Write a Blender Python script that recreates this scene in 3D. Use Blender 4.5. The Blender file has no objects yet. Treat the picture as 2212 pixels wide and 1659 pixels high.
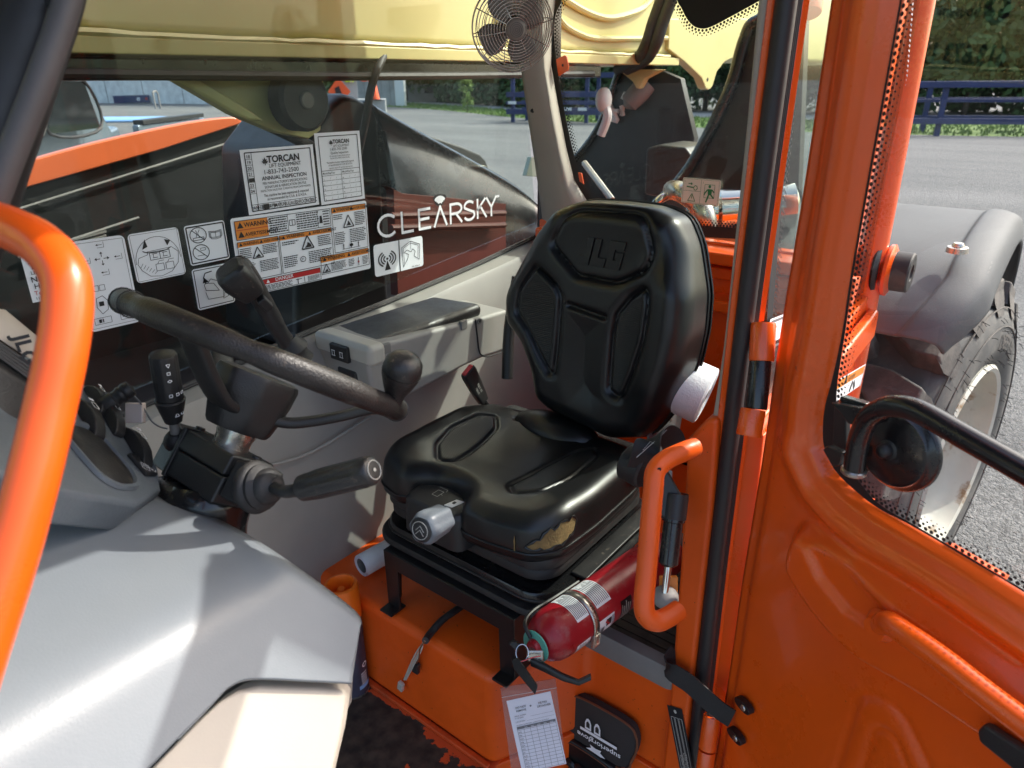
import bpy, bmesh, math, random
from mathutils import Vector as Vc, Matrix, noise
rad = math.radians
random.seed(7)
S = bpy.context.scene
COL = S.collection

# ---------------------------------------------------------------- camera
CAM = Vc((0, 0, 1.45))
TH, AZ, RO = rad(23.5), rad(38.1), rad(-0.5)
FW = Vc((math.cos(AZ)*math.cos(TH), math.sin(AZ)*math.cos(TH), -math.sin(TH)))
_r = Vc((math.sin(AZ), -math.cos(AZ), 0)); _u = _r.cross(FW)
RT = _r*math.cos(RO) + _u*math.sin(RO); UP = _u*math.cos(RO) - _r*math.sin(RO)
FL = 1970*2212/2880
cd = bpy.data.cameras.new('camera'); cam = bpy.data.objects.new('camera', cd); COL.objects.link(cam)
cd.sensor_width = 36; cd.lens = 1970/2880*36; cd.clip_start = .02; cd.clip_end = 900
cam.matrix_world = Matrix.Translation(CAM) @ Matrix((RT, UP, -FW)).transposed().to_4x4()
cd.dof.use_dof = True; cd.dof.focus_distance = 1.5; cd.dof.aperture_fstop = 6.4
S.camera = cam

# ---------------------------------------------------------------- sky and sun
SUN = Vc((.62, -.36, .68)).normalized()          # direction towards the sun
w = bpy.data.worlds.new('World'); S.world = w; w.use_nodes = True
nt = w.node_tree; bg = nt.nodes['Background']
sky = nt.nodes.new('ShaderNodeTexSky'); sky.sky_type = 'NISHITA'; sky.sun_disc = False
sky.sun_elevation = math.asin(SUN.z); sky.sun_rotation = math.atan2(SUN.x, SUN.y)
sky.air_density = 1.0; sky.dust_density = 4.5; sky.ozone_density = .7
nt.links.new(sky.outputs[0], bg.inputs[0]); bg.inputs[1].default_value = .15
ld = bpy.data.lights.new('sun', 'SUN'); ld.energy = 2.0; ld.angle = rad(.53); ld.color = (1, .955, .88)
lo = bpy.data.objects.new('sun', ld); COL.objects.link(lo)
lo.rotation_euler = SUN.to_track_quat('Z', 'Y').to_euler(); lo.location = (4, -4, 9)
S.view_settings.view_transform = 'Standard'; S.view_settings.look = 'None'
S.view_settings.exposure = 1.42; S.view_settings.gamma = 1
S.render.engine = 'CYCLES'
S.cycles.max_bounces = 10; S.cycles.transparent_max_bounces = 24
S.cycles.diffuse_bounces = 4; S.cycles.glossy_bounces = 5; S.cycles.caustics_reflective = False; S.cycles.caustics_refractive = False
S.cycles.sample_clamp_indirect = 6
S.cycles.use_denoising = True

# ---------------------------------------------------------------- helpers: where a sight line meets a real plane of the machine
def ray(u, v): return (FW*FL + RT*(u-1106) - UP*(v-829.5)).normalized()
def vx(u, v, x): d = ray(u, v); return CAM + d*((x-CAM.x)/d.x)
def vy(u, v, y): d = ray(u, v); return CAM + d*((y-CAM.y)/d.y)
def vz(u, v, z): d = ray(u, v); return CAM + d*((z-CAM.z)/d.z)
def vd(u, v, w): d = ray(u, v); return CAM + d*(w/d.dot(FW))
def vpl(u, v, p, n): d = ray(u, v); return CAM + d*((p-CAM).dot(n)/d.dot(n))

# ---------------------------------------------------------------- materials
MATS = {}
def mat(name, col, rough=.5, metal=0., spec=.5, coat=0., var=0., vs=6., bump=0., bs=80., dirt=None, rv=0., scr=0.):
    """procedural paint/plastic: colour variation, fine relief, dirt or chips, scratches in gloss"""
    if name in MATS: return MATS[name]
    m = bpy.data.materials.new(name); m.use_nodes = True; MATS[name] = m
    n = m.node_tree; N = n.nodes; L = n.links; b = N['Principled BSDF']
    b.inputs['Roughness'].default_value = rough; b.inputs['Metallic'].default_value = metal
    b.inputs['Specular IOR Level'].default_value = spec; b.inputs['Coat Weight'].default_value = coat
    b.inputs['Coat Roughness'].default_value = .08
    tc = N.new('ShaderNodeTexCoord').outputs['Object']
    def nz(sc, det=4, ro=.6):
        t = N.new('ShaderNodeTexNoise'); t.inputs['Scale'].default_value = sc; t.inputs['Detail'].default_value = det
        t.inputs['Roughness'].default_value = ro; L.new(tc, t.inputs['Vector']); return t.outputs['Fac']
    def mp(o, a, b_, c, d):
        t = N.new('ShaderNodeMapRange'); t.inputs[1].default_value = a; t.inputs[2].default_value = b_
        t.inputs[3].default_value = c; t.inputs[4].default_value = d; L.new(o, t.inputs[0]); return t.outputs[0]
    def mix(fac, A, B):
        t = N.new('ShaderNodeMix'); t.data_type = 'RGBA'; L.new(fac, t.inputs[0])
        for i, q in ((6, A), (7, B)):
            if isinstance(q, tuple): t.inputs[i].default_value = (*q, 1)
            else: L.new(q, t.inputs[i])
        return t.outputs[2]
    c = tuple(col)
    out = None
    if var:
        out = mix(mp(nz(vs, 5), .3, .7, 0, 1), tuple(x*(1-var) for x in c), tuple(min(1, x*(1+var)) for x in c))
    rsock = None
    if rv or scr:
        rsock = mp(nz(vs*1.7+3, 6, .7), .3, .7, max(.02, rough-rv), min(1, rough+rv))
    if dirt:
        dcol, dsc, lo_, hi_ = dirt
        fac = mp(nz(dsc, 8, .68), lo_, hi_, 0, 1)
        out = mix(fac, out if out is not None else c, dcol)
        t = N.new('ShaderNodeMix'); L.new(fac, t.inputs[0])
        if rsock is not None: L.new(rsock, t.inputs[2])
        else: t.inputs[2].default_value = rough
        t.inputs[3].default_value = .85; rsock = t.outputs[0]
    if out is not None: L.new(out, b.inputs['Base Color'])
    else: b.inputs['Base Color'].default_value = (*c, 1)
    if rsock is not None: L.new(rsock, b.inputs['Roughness'])
    if bump:
        t = N.new('ShaderNodeBump'); t.inputs['Strength'].default_value = bump; t.inputs['Distance'].default_value = .002
        L.new(nz(bs, 3, .5), t.inputs['Height']); L.new(t.outputs[0], b.inputs['Normal'])
    return m

def glass(name, tint, refl=1.0, haze=0.0, hcol=(.6, .65, .62)):
    m = bpy.data.materials.new(name); m.use_nodes = True; MATS[name] = m
    n = m.node_tree; N = n.nodes; L = n.links; N.remove(N['Principled BSDF'])
    o = N['Material Output']; tr = N.new('ShaderNodeBsdfTransparent'); tr.inputs[0].default_value = (*tint, 1)
    g = N.new('ShaderNodeBsdfGlossy'); g.inputs['Roughness'].default_value = .0
    fr = N.new('ShaderNodeFresnel'); ge = N.new('ShaderNodeNewGeometry'); io = N.new('ShaderNodeMapRange'); io.inputs[3].default_value = 1.5; io.inputs[4].default_value = 1/1.5   # both faces of the thin pane reflect alike
    L.new(ge.outputs['Backfacing'], io.inputs[0]); L.new(io.outputs[0], fr.inputs[0])
    k = N.new('ShaderNodeMath'); k.operation = 'MULTIPLY'; k.use_clamp = True; k.inputs[1].default_value = refl; L.new(fr.outputs[0], k.inputs[0])
    mx = N.new('ShaderNodeMixShader'); L.new(k.outputs[0], mx.inputs[0])
    base = tr.outputs[0]
    if haze:                                            # film of dust on the pane
        tc = N.new('ShaderNodeTexCoord').outputs['Object']
        nz = N.new('ShaderNodeTexNoise'); nz.inputs['Scale'].default_value = 9; nz.inputs['Detail'].default_value = 8; nz.inputs['Roughness'].default_value = .75; L.new(tc, nz.inputs['Vector'])
        mr = N.new('ShaderNodeMapRange'); mr.inputs[1].default_value = .35; mr.inputs[2].default_value = .8; mr.inputs[3].default_value = haze*.45; mr.inputs[4].default_value = haze*1.6; L.new(nz.outputs[0], mr.inputs[0])
        sp = N.new('ShaderNodeTexVoronoi'); sp.inputs['Scale'].default_value = 110; L.new(tc, sp.inputs['Vector'])
        lt = N.new('ShaderNodeMapRange'); lt.inputs[1].default_value = .05; lt.inputs[2].default_value = .12; lt.inputs[3].default_value = haze*2.5; lt.inputs[4].default_value = 0; L.new(sp.outputs['Distance'], lt.inputs[0])
        sm = N.new('ShaderNodeMath'); sm.operation = 'MAXIMUM'; L.new(mr.outputs[0], sm.inputs[0]); L.new(lt.outputs[0], sm.inputs[1])
        df = N.new('ShaderNodeBsdfDiffuse'); df.inputs[0].default_value = (*hcol, 1)
        m2 = N.new('ShaderNodeMixShader'); L.new(sm.outputs[0], m2.inputs[0]); L.new(tr.outputs[0], m2.inputs[1]); L.new(df.outputs[0], m2.inputs[2]); base = m2.outputs[0]
    L.new(base, mx.inputs[1]); L.new(g.outputs[0], mx.inputs[2]); L.new(mx.outputs[0], o.inputs[0])
    return m

ORANGE = (.80, .100, .006)
mat('orange_paint', ORANGE, .30, coat=.35, var=.07, vs=3, rv=.07, bump=.05, bs=55, dirt=((.16, .03, .012), 48, .70, .72))
mat('orange_worn', (.80, .105, .008), .42, var=.10, vs=4, rv=.12, bump=.12, bs=60, dirt=((.03, .018, .012), 75, .66, .69))
mat('orange_dirty', (.66, .08, .012), .5, var=.12, vs=5, bump=.15, bs=60, dirt=((.12, .035, .012), 9, .50, .85))
mat('shaded_orange', (.075, .013, .007), .5, var=.2)  # orange of the chassis with its shade put into the dark colour
mat('hood_orange', (.80, .16, .05), .35, coat=.3, var=.05)
mat('cream_paint', (.66, .58, .25), .38, var=.05, vs=2.5, bump=.08, bs=25, rv=.08)
mat('black_paint', (.010, .010, .011), .25, coat=.3, var=.2, bump=.05, bs=60, rv=.08)
mat('black_steel', (.012, .012, .013), .36, var=.3, bump=.12, bs=70, dirt=((.10, .085, .065), 140, .66, .74))
mat('black_rubber', (.018, .017, .018), .55, var=.25, bump=.2, bs=120, dirt=((.07, .062, .055), 22, .52, .9))
mat('post_grey', (.085, .078, .080), .5, var=.15, vs=12, bump=.15, bs=150)
mat('seal_rubber', (.022, .020, .021), .45, var=.2, bump=.1, bs=150, rv=.1)
mat('black_plastic', (.020, .020, .021), .42, var=.2, bump=.25, bs=420, rv=.08)
mat('worn_plastic', (.022, .021, .021), .40, var=.3, bump=.3, bs=300, rv=.12, dirt=((.16, .13, .10), 60, .60, .72))
mat('wheel_rubber', (.024, .021, .020), .42, var=.25, vs=20, bump=.5, bs=330, rv=.1, dirt=((.13, .10, .08), 38, .62, .76))
mat('vinyl', (.0080, .0083, .0090), .32, var=.25, vs=14, bump=.12, bs=480, rv=.03)
mat('grey_plastic', (.30, .285, .265), .52, var=.05, vs=8, bump=.12, bs=350, rv=.05)
mat('light_plastic', (.46, .44, .39), .5, var=.05, vs=5, bump=.12, bs=350)
mat('beige_plastic', (.50, .45, .38), .5, var=.03, bump=.06, bs=300)
mat('pillar_plastic', (.40, .36, .31), .5, var=.05, bump=.15, bs=300)
mat('bluegrey_plastic', (.185, .205, .225), .38, var=.06, vs=4, bump=.10, bs=420, rv=.05, dirt=((.36, .38, .39), 34, .72, .77))
mat('dash_plastic', (.115, .135, .155), .42, var=.1, bump=.2, bs=300, rv=.08)
mat('bare_steel', (.50, .47, .42), .30, metal=.9, var=.2, bump=.1, bs=90, rv=.12)
mat('chrome', (.62, .60, .58), .12, metal=1, rv=.05)
mat('wire_steel', (.45, .41, .38), .22, metal=.9)
mat('fan_plastic', (.30, .24, .215), .4, var=.15, vs=20)
mat('white_print', (.86, .87, .89), .45, var=.02)
mat('white_sticker', (.82, .85, .88), .4, var=.03)
mat('print_black', (.012, .012, .014), .5)
mat('print_grey', (.16, .16, .17), .5)
mat('print_orange', (.72, .24, .03), .45)
mat('print_red', (.45, .02, .02), .45)
mat('print_green', (.02, .22, .07), .5)
mat('paper_white', (.78, .78, .80), .9, var=.05, vs=30, bump=.6, bs=160)
mat('card_white', (.74, .74, .80), .7, var=.03)
mat('red_paint', (.33, .010, .018), .32, var=.15, vs=7, rv=.1, dirt=((.36, .17, .16), 30, .54, .82))
mat('red_plastic', (.55, .06, .06), .4)
mat('teal_plastic', (.10, .38, .30), .45, var=.1)
mat('foam', (.22, .145, .055), .9, var=.25, vs=60, bump=.8, bs=200)
mat('webbing', (.018, .018, .019), .6, var=.2, bump=.6, bs=700)
mat('stitch', (.45, .44, .40), .7)
mat('tyre', (.060, .058, .057), .75, var=.3, vs=9, bump=.6, bs=120, dirt=((.20, .18, .16), 5, .42, .75))
mat('tyre_side', (.075, .076, .076), .7, var=.2, vs=6, bump=.25, bs=120, dirt=((.20, .19, .17), 7, .48, .8))
mat('rim_paint', (.50, .50, .44), .5, var=.12, vs=4, bump=.2, bs=40, dirt=((.22, .12, .04), 7, .54, .66))
mat('fender_plastic', (.075, .083, .090), .68, var=.12, vs=3, bump=.3, bs=230)
mat('grey_step', (.16, .16, .17), .4, var=.1)
mat('pouch_fabric', (.03, .027, .026), .8, var=.2, bump=.5, bs=500)
mat('pouch_trim', (.16, .055, .022), .7)
mat('blue_steel', (.018, .030, .105), .45, var=.2, vs=3)
mat('mid_grey', (.20, .19, .18), .6, var=.15, bump=.3, bs=80)
mat('dark_mat', (.055, .045, .035), .8, var=.4, vs=16, bump=.8, bs=50)
mat('pale_green', (.50, .58, .46), .5, var=.1)
mat('clear_poly', (.7, .6, .56), .3)
glass('window_glass', (.87, .92, .895), .5, .005)
glass('door_glass', (.92, .94, .93), 1.5, .005)
glass('tag_plastic', (.86, .80, .78), .9, .14, (.6, .55, .53))

# ---------------------------------------------------------------- object helpers
def tag(o, label=None, cat=None, group=None, kind=None):
    if label: o['label'] = label
    if cat: o['category'] = cat
    if group: o['group'] = group
    if kind: o['kind'] = kind
    return o
WORLD = {}
def thing(name, label, cat, loc=(0, 0, 0), group=None):
    o = bpy.data.objects.new(name, None); COL.objects.link(o); o.location = loc; o.empty_display_size = .1
    WORLD[o.name] = Vc(loc)
    return tag(o, label, cat, group)
def link(name, me, m, parent=None):
    o = bpy.data.objects.new(name, me); COL.objects.link(o)
    if m is not None: me.materials.clear(); me.materials.append(MATS[m] if isinstance(m, str) else m)
    if parent is not None:
        o.parent = parent
        o.matrix_parent_inverse = Matrix.Translation(-WORLD.get(parent.name, Vc((0, 0, 0))))
    return o

def frame_of(t):
    t = t.normalized(); a = Vc((0, 0, 1)) if abs(t.z) < .9 else Vc((1, 0, 0))
    x = t.cross(a).normalized(); return x, t.cross(x).normalized()
def crom(pts, n=8, closed=False):
    """smooth curve through points"""
    P = [Vc(p) for p in pts]; out = []; m = len(P)
    segs = m if closed else m-1
    for i in range(segs):
        if closed: a, b, c, d = P[(i-1) % m], P[i], P[(i+1) % m], P[(i+2) % m]
        else: a, b, c, d = P[max(i-1, 0)], P[i], P[i+1], P[min(i+2, m-1)]
        for k in range(n):
            t = k/n
            out.append(.5*((2*b)+(c-a)*t+(2*a-5*b+4*c-d)*t*t+(3*b-a-3*c+d)*t**3))
    if not closed: out.append(P[-1])
    return out
def fillet(pts, r, n=7):
    """polyline with rounded corners"""
    P = [Vc(p) for p in pts]; out = [P[0]]
    for i in range(1, len(P)-1):
        a, b, c = P[i-1], P[i], P[i+1]; u, v_ = (a-b), (c-b); rr = r[i-1] if isinstance(r, (list, tuple)) else r
        k = min(rr, u.length*.49, v_.length*.49); u.normalize(); v_.normalize()
        s, e = b+u*k, b+v_*k
        for j in range(n+1):
            t = j/n; out.append(s*(1-t)**2 + b*2*t*(1-t) + e*t*t)
    out.append(P[-1]); return out
def rrect(w, h, r, n=6):
    """2d rounded rectangle outline, counter-clockwise"""
    o = []
    for cx, cy, a0 in ((w/2-r, h/2-r, 0), (-w/2+r, h/2-r, 90), (-w/2+r, -h/2+r, 180), (w/2-r, -h/2+r, 270)):
        for k in range(n+1):
            a = rad(a0+90*k/n); o.append((cx+r*math.cos(a), cy+r*math.sin(a)))
    return o

class MB:
    def __init__(s, M=None): s.v = []; s.f = []; s.M = M
    def add(s, vs, fs):
        k = len(s.v)
        s.v += [tuple(s.M @ Vc(q)) if s.M is not None else tuple(q) for q in vs]
        s.f += [tuple(i+k for i in f) for f in fs]; return s
    def box(s, a, b, rot=None):
        a, b = Vc(a), Vc(b); c = (a+b)/2; vs = []
        for z in (a.z, b.z):
            for x, y in ((a.x, a.y), (b.x, a.y), (b.x, b.y), (a.x, b.y)):
                p = Vc((x, y, z)); vs.append(c + rot @ (p-c) if rot is not None else p)
        return s.add(vs, [(3, 2, 1, 0), (4, 5, 6, 7), (0, 1, 5, 4), (1, 2, 6, 5), (2, 3, 7, 6), (3, 0, 4, 7)])
    def obox(s, c, ex, ey, ez):
        """box from centre and three half-extent vectors"""
        c, ex, ey, ez = Vc(c), Vc(ex), Vc(ey), Vc(ez); vs = []
        for k in (-1, 1):
            for i, j in ((-1, -1), (1, -1), (1, 1), (-1, 1)): vs.append(c+ex*i+ey*j+ez*k)
        return s.add(vs, [(3, 2, 1, 0), (4, 5, 6, 7), (0, 1, 5, 4), (1, 2, 6, 5), (2, 3, 7, 6), (3, 0, 4, 7)])
    def hexa(s, bot, top):
        """eight corners: four below, four above, same order"""
        return s.add(list(bot)+list(top), [(3, 2, 1, 0), (4, 5, 6, 7), (0, 1, 5, 4), (1, 2, 6, 5), (2, 3, 7, 6), (3, 0, 4, 7)])
    def loft(s, rings, caps=True, closed=False):
        n = len(rings[0]); vs = [p for r in rings for p in r]; fs = []; m = len(rings)
        for i in range(m if closed else m-1):
            for j in range(n):
                a, b = i*n+j, i*n+(j+1) % n; c = ((i+1) % m)*n
                fs.append((a, b, c+(j+1) % n, c+j))
        if caps and not closed: fs += [tuple(range(n-1, -1, -1)), tuple((m-1)*n+j for j in range(n))]
        return s.add(vs, fs)
    def lathe(s, prof, o=(0, 0, 0), ax=(0, 0, 1), n=28, caps=True):
        o, ax = Vc(o), Vc(ax).normalized(); x, y = frame_of(ax)
        return s.loft([[o+ax*h+(x*math.cos(2*math.pi*k/n)+y*math.sin(2*math.pi*k/n))*r for k in range(n)] for r, h in prof], caps)
    def cyl(s, a, b, r0, r1=None, n=20): 
        a, b = Vc(a), Vc(b); r1 = r0 if r1 is None else r1
        return s.lathe([(r0, 0), (r1, (b-a).length)], a, b-a, n)
    def tube(s, pts, r, n=12, closed=False, caps=True, sq=None):
        P = [Vc(p) for p in pts]; m = len(P); rings = []
        t0 = (P[1]-P[0]).normalized(); x, y = frame_of(t0)
        for i in range(m):
            if closed: t = (P[(i+1) % m]-P[i-1]).normalized()
            else: t = (P[min(i+1, m-1)]-P[max(i-1, 0)]).normalized()
            x = (x - t*x.dot(t)).normalized(); y = t.cross(x)
            rr = r[i] if isinstance(r, (list, tuple)) else r
            rings.append([P[i]+(x*math.cos(2*math.pi*k/n)+y*math.sin(2*math.pi*k/n))*rr for k in range(n)])
        return s.loft(rings, caps and not closed, closed)
    def ribbon(s, pts, wdir, w, t):
        """flat strap: path, width direction, width, thickness"""
        P = [Vc(p) for p in pts]; m = len(P); rings = []
        for i in range(m):
            d = (P[min(i+1, m-1)]-P[max(i-1, 0)]).normalized(); wd = Vc(wdir); wd = (wd-d*wd.dot(d)).normalized(); nn = d.cross(wd)
            rings.append([P[i]+wd*w/2+nn*t/2, P[i]-wd*w/2+nn*t/2, P[i]-wd*w/2-nn*t/2, P[i]+wd*w/2-nn*t/2])
        return s.loft(rings)
    def prism(s, poly, vec):
        P = [Vc(p) for p in poly]; n = len(P); vec = Vc(vec)
        return s.add(P+[p+vec for p in P], [tuple(range(n-1, -1, -1)), tuple(range(n, 2*n))]+[(j, (j+1) % n, n+(j+1) % n, n+j) for j in range(n)])
    def flat(s, poly): return s.add(poly, [tuple(range(len(poly)))])
    def grid(s, fn, nu, nv, wrap=False):
        vs = [fn(i/(nu-1) if not wrap else i/nu, j/(nv-1)) for i in range(nu) for j in range(nv)]; fs = []
        for i in range(nu if wrap else nu-1):
            for j in range(nv-1):
                a = i*nv+j; b = ((i+1) % nu)*nv+j; fs.append((a, b, b+1, a+1))
        return s.add(vs, fs)
    def ball(s, c, r, n=12, sc=(1, 1, 1)):
        c = Vc(c); rings = []
        for i in range(1, n):
            a = math.pi*i/n; rings.append([c+Vc((math.sin(a)*math.cos(2*math.pi*k/(2*n))*sc[0], math.sin(a)*math.sin(2*math.pi*k/(2*n))*sc[1], math.cos(a)*sc[2]))*r for k in range(2*n)])
        return s.loft(rings[::-1])
    def build(s, name, m, parent=None, bevel=0, seg=2, smooth=40, sub=0, solid=0, fix=True):
        me = bpy.data.meshes.new(name); me.from_pydata([tuple(q) for q in s.v], [], s.f)
        if fix:
            bm = bmesh.new(); bm.from_mesh(me); bmesh.ops.recalc_face_normals(bm, faces=bm.faces); bm.to_mesh(me); bm.free()
        if smooth:
            me.shade_smooth(); me.set_sharp_from_angle(angle=rad(smooth))
        o = link(name, me, m, parent)
        if solid: q = o.modifiers.new('solid', 'SOLIDIFY'); q.thickness = solid; q.offset = 0
        if bevel:
            q = o.modifiers.new('bevel', 'BEVEL'); q.width = bevel; q.segments = seg; q.limit_method = 'ANGLE'; q.angle_limit = rad(38); q.harden_normals = True
            me.shade_smooth()
            me.set_sharp_from_angle(angle=rad(180)) if smooth else None
        if sub: q = o.modifiers.new('sub', 'SUBSURF'); q.levels = sub; q.render_levels = sub
        return o

def textmesh(txt, size, bold=0., ext=0., align='LEFT', sx=1., space=1.):
    cu = bpy.data.curves.new('lettering', 'FONT'); cu.body = txt; cu.size = size; cu.offset = bold*size; cu.extrude = ext
    cu.align_x = align; cu.resolution_u = 3; cu.space_character = space
    ob = bpy.data.objects.new('lettering', cu); me = bpy.data.meshes.new_from_object(ob)
    vs = [Vc((q.co.x*sx, q.co.y, q.co.z)) for q in me.vertices]; fs = [tuple(p.vertices) for p in me.polygons]
    bpy.data.objects.remove(ob); bpy.data.curves.remove(cu); bpy.data.meshes.remove(me)
    return vs, fs

class Sheet:
    """a flat printed sheet: origin top-left, ex to the right, ey up, in metres; collects print by colour"""
    def __init__(s, O, X_, Y_, flip=None):
        """O top-left, X_ top-right, Y_ bottom-left corner"""
        s.O = Vc(O); s.w = (Vc(X_)-s.O).length; s.h = (Vc(Y_)-s.O).length
        s.ex = (Vc(X_)-s.O).normalized(); d = (Vc(Y_)-s.O); d = (d - s.ex*d.dot(s.ex)); s.ey = -d.normalized()
        s.n = s.ex.cross(s.ey)
        if s.n.dot(CAM-s.O) < 0 and flip is None: s.n = -s.n
        s.ink = {}
    def P(s, a, b, lay=0): return s.O + s.ex*(a*s.w) - s.ey*(b*s.h) + s.n*(.0006*lay)     # a,b in 0..1 from top-left
    def mb(s, m): return s.ink.setdefault(m, MB())
    def rect(s, m, a0, b0, a1, b1, lay=2): s.mb(m).flat([s.P(a0, b1, lay), s.P(a1, b1, lay), s.P(a1, b0, lay), s.P(a0, b0, lay)])
    def poly(s, m, pts, lay=2): s.mb(m).flat([s.P(a, b, lay) for a, b in pts])
    def line(s, m, pts, t=.01, lay=2, close=False):
        Q = list(pts)+([pts[0]] if close else []); 
        for (a, b), (c, d) in zip(Q, Q[1:]):
            p, q = s.P(a, b, lay), s.P(c, d, lay); e = (q-p)
            if e.length < 1e-6: continue
            nn = e.normalized().cross(s.n)*t*s.w/2
            s.mb(m).flat([p-nn, q-nn, q+nn, p+nn])
    def box(s, m, a0, b0, a1, b1, t=.01, lay=2): s.line(m, [(a0, b0), (a1, b0), (a1, b1), (a0, b1)], t, lay, True)
    def text(s, m, txt, a, b, size, align='LEFT', bold=0., lay=3, sx=1., rot=0.):
        """size = cap height-ish as a fraction of sheet height; a,b = baseline anchor"""
        vs, fs = textmesh(txt, size*s.h*1.4, bold, 0, align, sx); o = s.P(a, b, lay)
        c, si = math.cos(rot), math.sin(rot)
        s.mb(m).add([o+s.ex*(q.x*c-q.y*si)+s.ey*(q.x*si+q.y*c) for q in vs], fs)
    def para(s, m, lines, a, b, size, lead=1.45, align='LEFT', bold=0., sx=.9):
        for i, t in enumerate(lines): s.text(m, t, a, b+size*(.0+i*lead), size, align, bold, 3, sx)
    def build(s, name, base, parent, label=None, r=.0, t=.0004):
        pr = min(r, .49*min(s.w, s.h))
        if r:
            o = rrect(s.w, s.h, pr, 5); pts = [s.P(.5, .5)+s.ex*x+s.ey*y for x, y in o]
        else: pts = [s.P(0, 1), s.P(1, 1), s.P(1, 0), s.P(0, 0)]
        o = MB().prism(pts, s.n*t).build(name, base, parent, smooth=0)
        if label: o['label'] = label
        for m, b in s.ink.items(): b.build('print', m, o, smooth=0, fix=False)
        return o
# ================================================================= setting: yard, grass, lane, wood, shed
GZ = -.594
def ground_mat():
    m = bpy.data.materials.new('gravel'); m.use_nodes = True; MATS['gravel'] = m
    n = m.node_tree; N = n.nodes; L = n.links; b = N['Principled BSDF']; b.inputs['Roughness'].default_value = .9
    tc = N.new('ShaderNodeTexCoord').outputs['Object']
    vo = N.new('ShaderNodeTexVoronoi'); vo.inputs['Scale'].default_value = 55; L.new(tc, vo.inputs['Vector'])
    v2 = N.new('ShaderNodeTexVoronoi'); v2.inputs['Scale'].default_value = 120; L.new(tc, v2.inputs['Vector'])
    cr = N.new('ShaderNodeValToRGB'); L.new(vo.outputs['Color'], cr.inputs[0])
    e = cr.color_ramp.elements; e[0].color = (.095, .097, .099, 1); e[1].color = (.265, .270, .272, 1)
    nz = N.new('ShaderNodeTexNoise'); nz.inputs['Scale'].default_value = .35; nz.inputs['Detail'].default_value = 7; nz.inputs['Roughness'].default_value = .7
    mp = N.new('ShaderNodeMapping'); mp.inputs['Scale'].default_value = (1, .25, 1); mp.inputs['Rotation'].default_value = (0, 0, .5)
    L.new(tc, mp.inputs[0]); L.new(mp.outputs[0], nz.inputs['Vector'])
    c2 = N.new('ShaderNodeValToRGB'); L.new(nz.outputs[0], c2.inputs[0]); e = c2.color_ramp.elements
    e[0].position = .35; e[0].color = (.70, .70, .70, 1); e[1].position = .7; e[1].color = (1.08, 1.07, 1.04, 1)
    mx = N.new('ShaderNodeMix'); mx.data_type = 'RGBA'; mx.blend_type = 'MULTIPLY'; mx.inputs[0].default_value = 1
    L.new(cr.outputs[0], mx.inputs[6]); L.new(c2.outputs[0], mx.inputs[7]); L.new(mx.outputs[2], b.inputs['Base Color'])
    ad = N.new('ShaderNodeMath'); ad.operation = 'ADD'; L.new(vo.outputs['Distance'], ad.inputs[0]); L.new(v2.outputs['Distance'], ad.inputs[1])
    bp = N.new('ShaderNodeBump'); bp.inputs['Strength'].default_value = .9; bp.inputs['Distance'].default_value = .012; bp.invert = True
    L.new(ad.outputs[0], bp.inputs['Height']); L.new(bp.outputs[0], b.inputs['Normal'])
ground_mat()
mat('grass', (.10, .17, .035), .9, var=.45, vs=2.2, bump=1, bs=14)
mat('lane', (.42, .40, .38), .9, var=.1, vs=1)
mat('concrete', (.72, .73, .71), .85, var=.2, vs=1.3, bump=.2, bs=20)
mat('siding', (.30, .30, .29), .6, var=.25, vs=.8)
mat('white_trim', (.72, .72, .70), .6)
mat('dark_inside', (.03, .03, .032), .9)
mat('roof_metal', (.28, .33, .36), .5)
mat('bark', (.07, .05, .035), .9, var=.3, bump=.6, bs=8)
def leafmat(name, c):
    m = mat(name, c, .7, var=.45, vs=.9); b = m.node_tree.nodes['Principled BSDF']
    b.inputs['Transmission Weight'].default_value = 0; return m
leafmat('leaf_dark', (.035, .075, .022)); leafmat('leaf_mid', (.060, .115, .030)); leafmat('leaf_light', (.12, .19, .035))

def sheet(name, pts, z, m, kind='structure'):
    o = MB().flat([(p[0], p[1], z) for p in pts]).build(name, m, None, smooth=0, fix=False); o['kind'] = kind; return o
sheet('ground', [(-300, -300), (500, -300), (500, 500), (-300, 500)], GZ, 'gravel')
fr = [vz(u, v, GZ) for u, v in ((560, 221), (880, 233), (1150, 257), (1600, 280), (2000, 292), (2500, 299), (3000, 303))]
bk = [vz(u, v, GZ) for u, v in ((560, 213), (880, 222.5), (1150, 240), (1600, 256), (2000, 262), (2500, 265), (3000, 267))]
def strip(name, a, b, z, m, sub=14):
    bm = MB(); A = crom(a, sub); B = crom(b, sub)
    vs = []; fs = []; K = 4
    for p, q in zip(A, B):
        for k in range(K+1):
            r = p.lerp(q, k/K); vs.append((r.x, r.y, z))
    for i in range(len(A)-1):
        for k in range(K): fs.append((i*(K+1)+k, (i+1)*(K+1)+k, (i+1)*(K+1)+k+1, i*(K+1)+k+1))
    o = bm.add(vs, fs).build(name, m, None, smooth=0); o['kind'] = 'structure'
    return A, B
A, B = strip('grass_verge', fr, bk, GZ+.006, 'grass')
far = [p + (Vc((p.x, p.y, 0))).normalized()*5.5 for p in bk]
strip('lane', bk, far, GZ+.010, 'lane')
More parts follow.
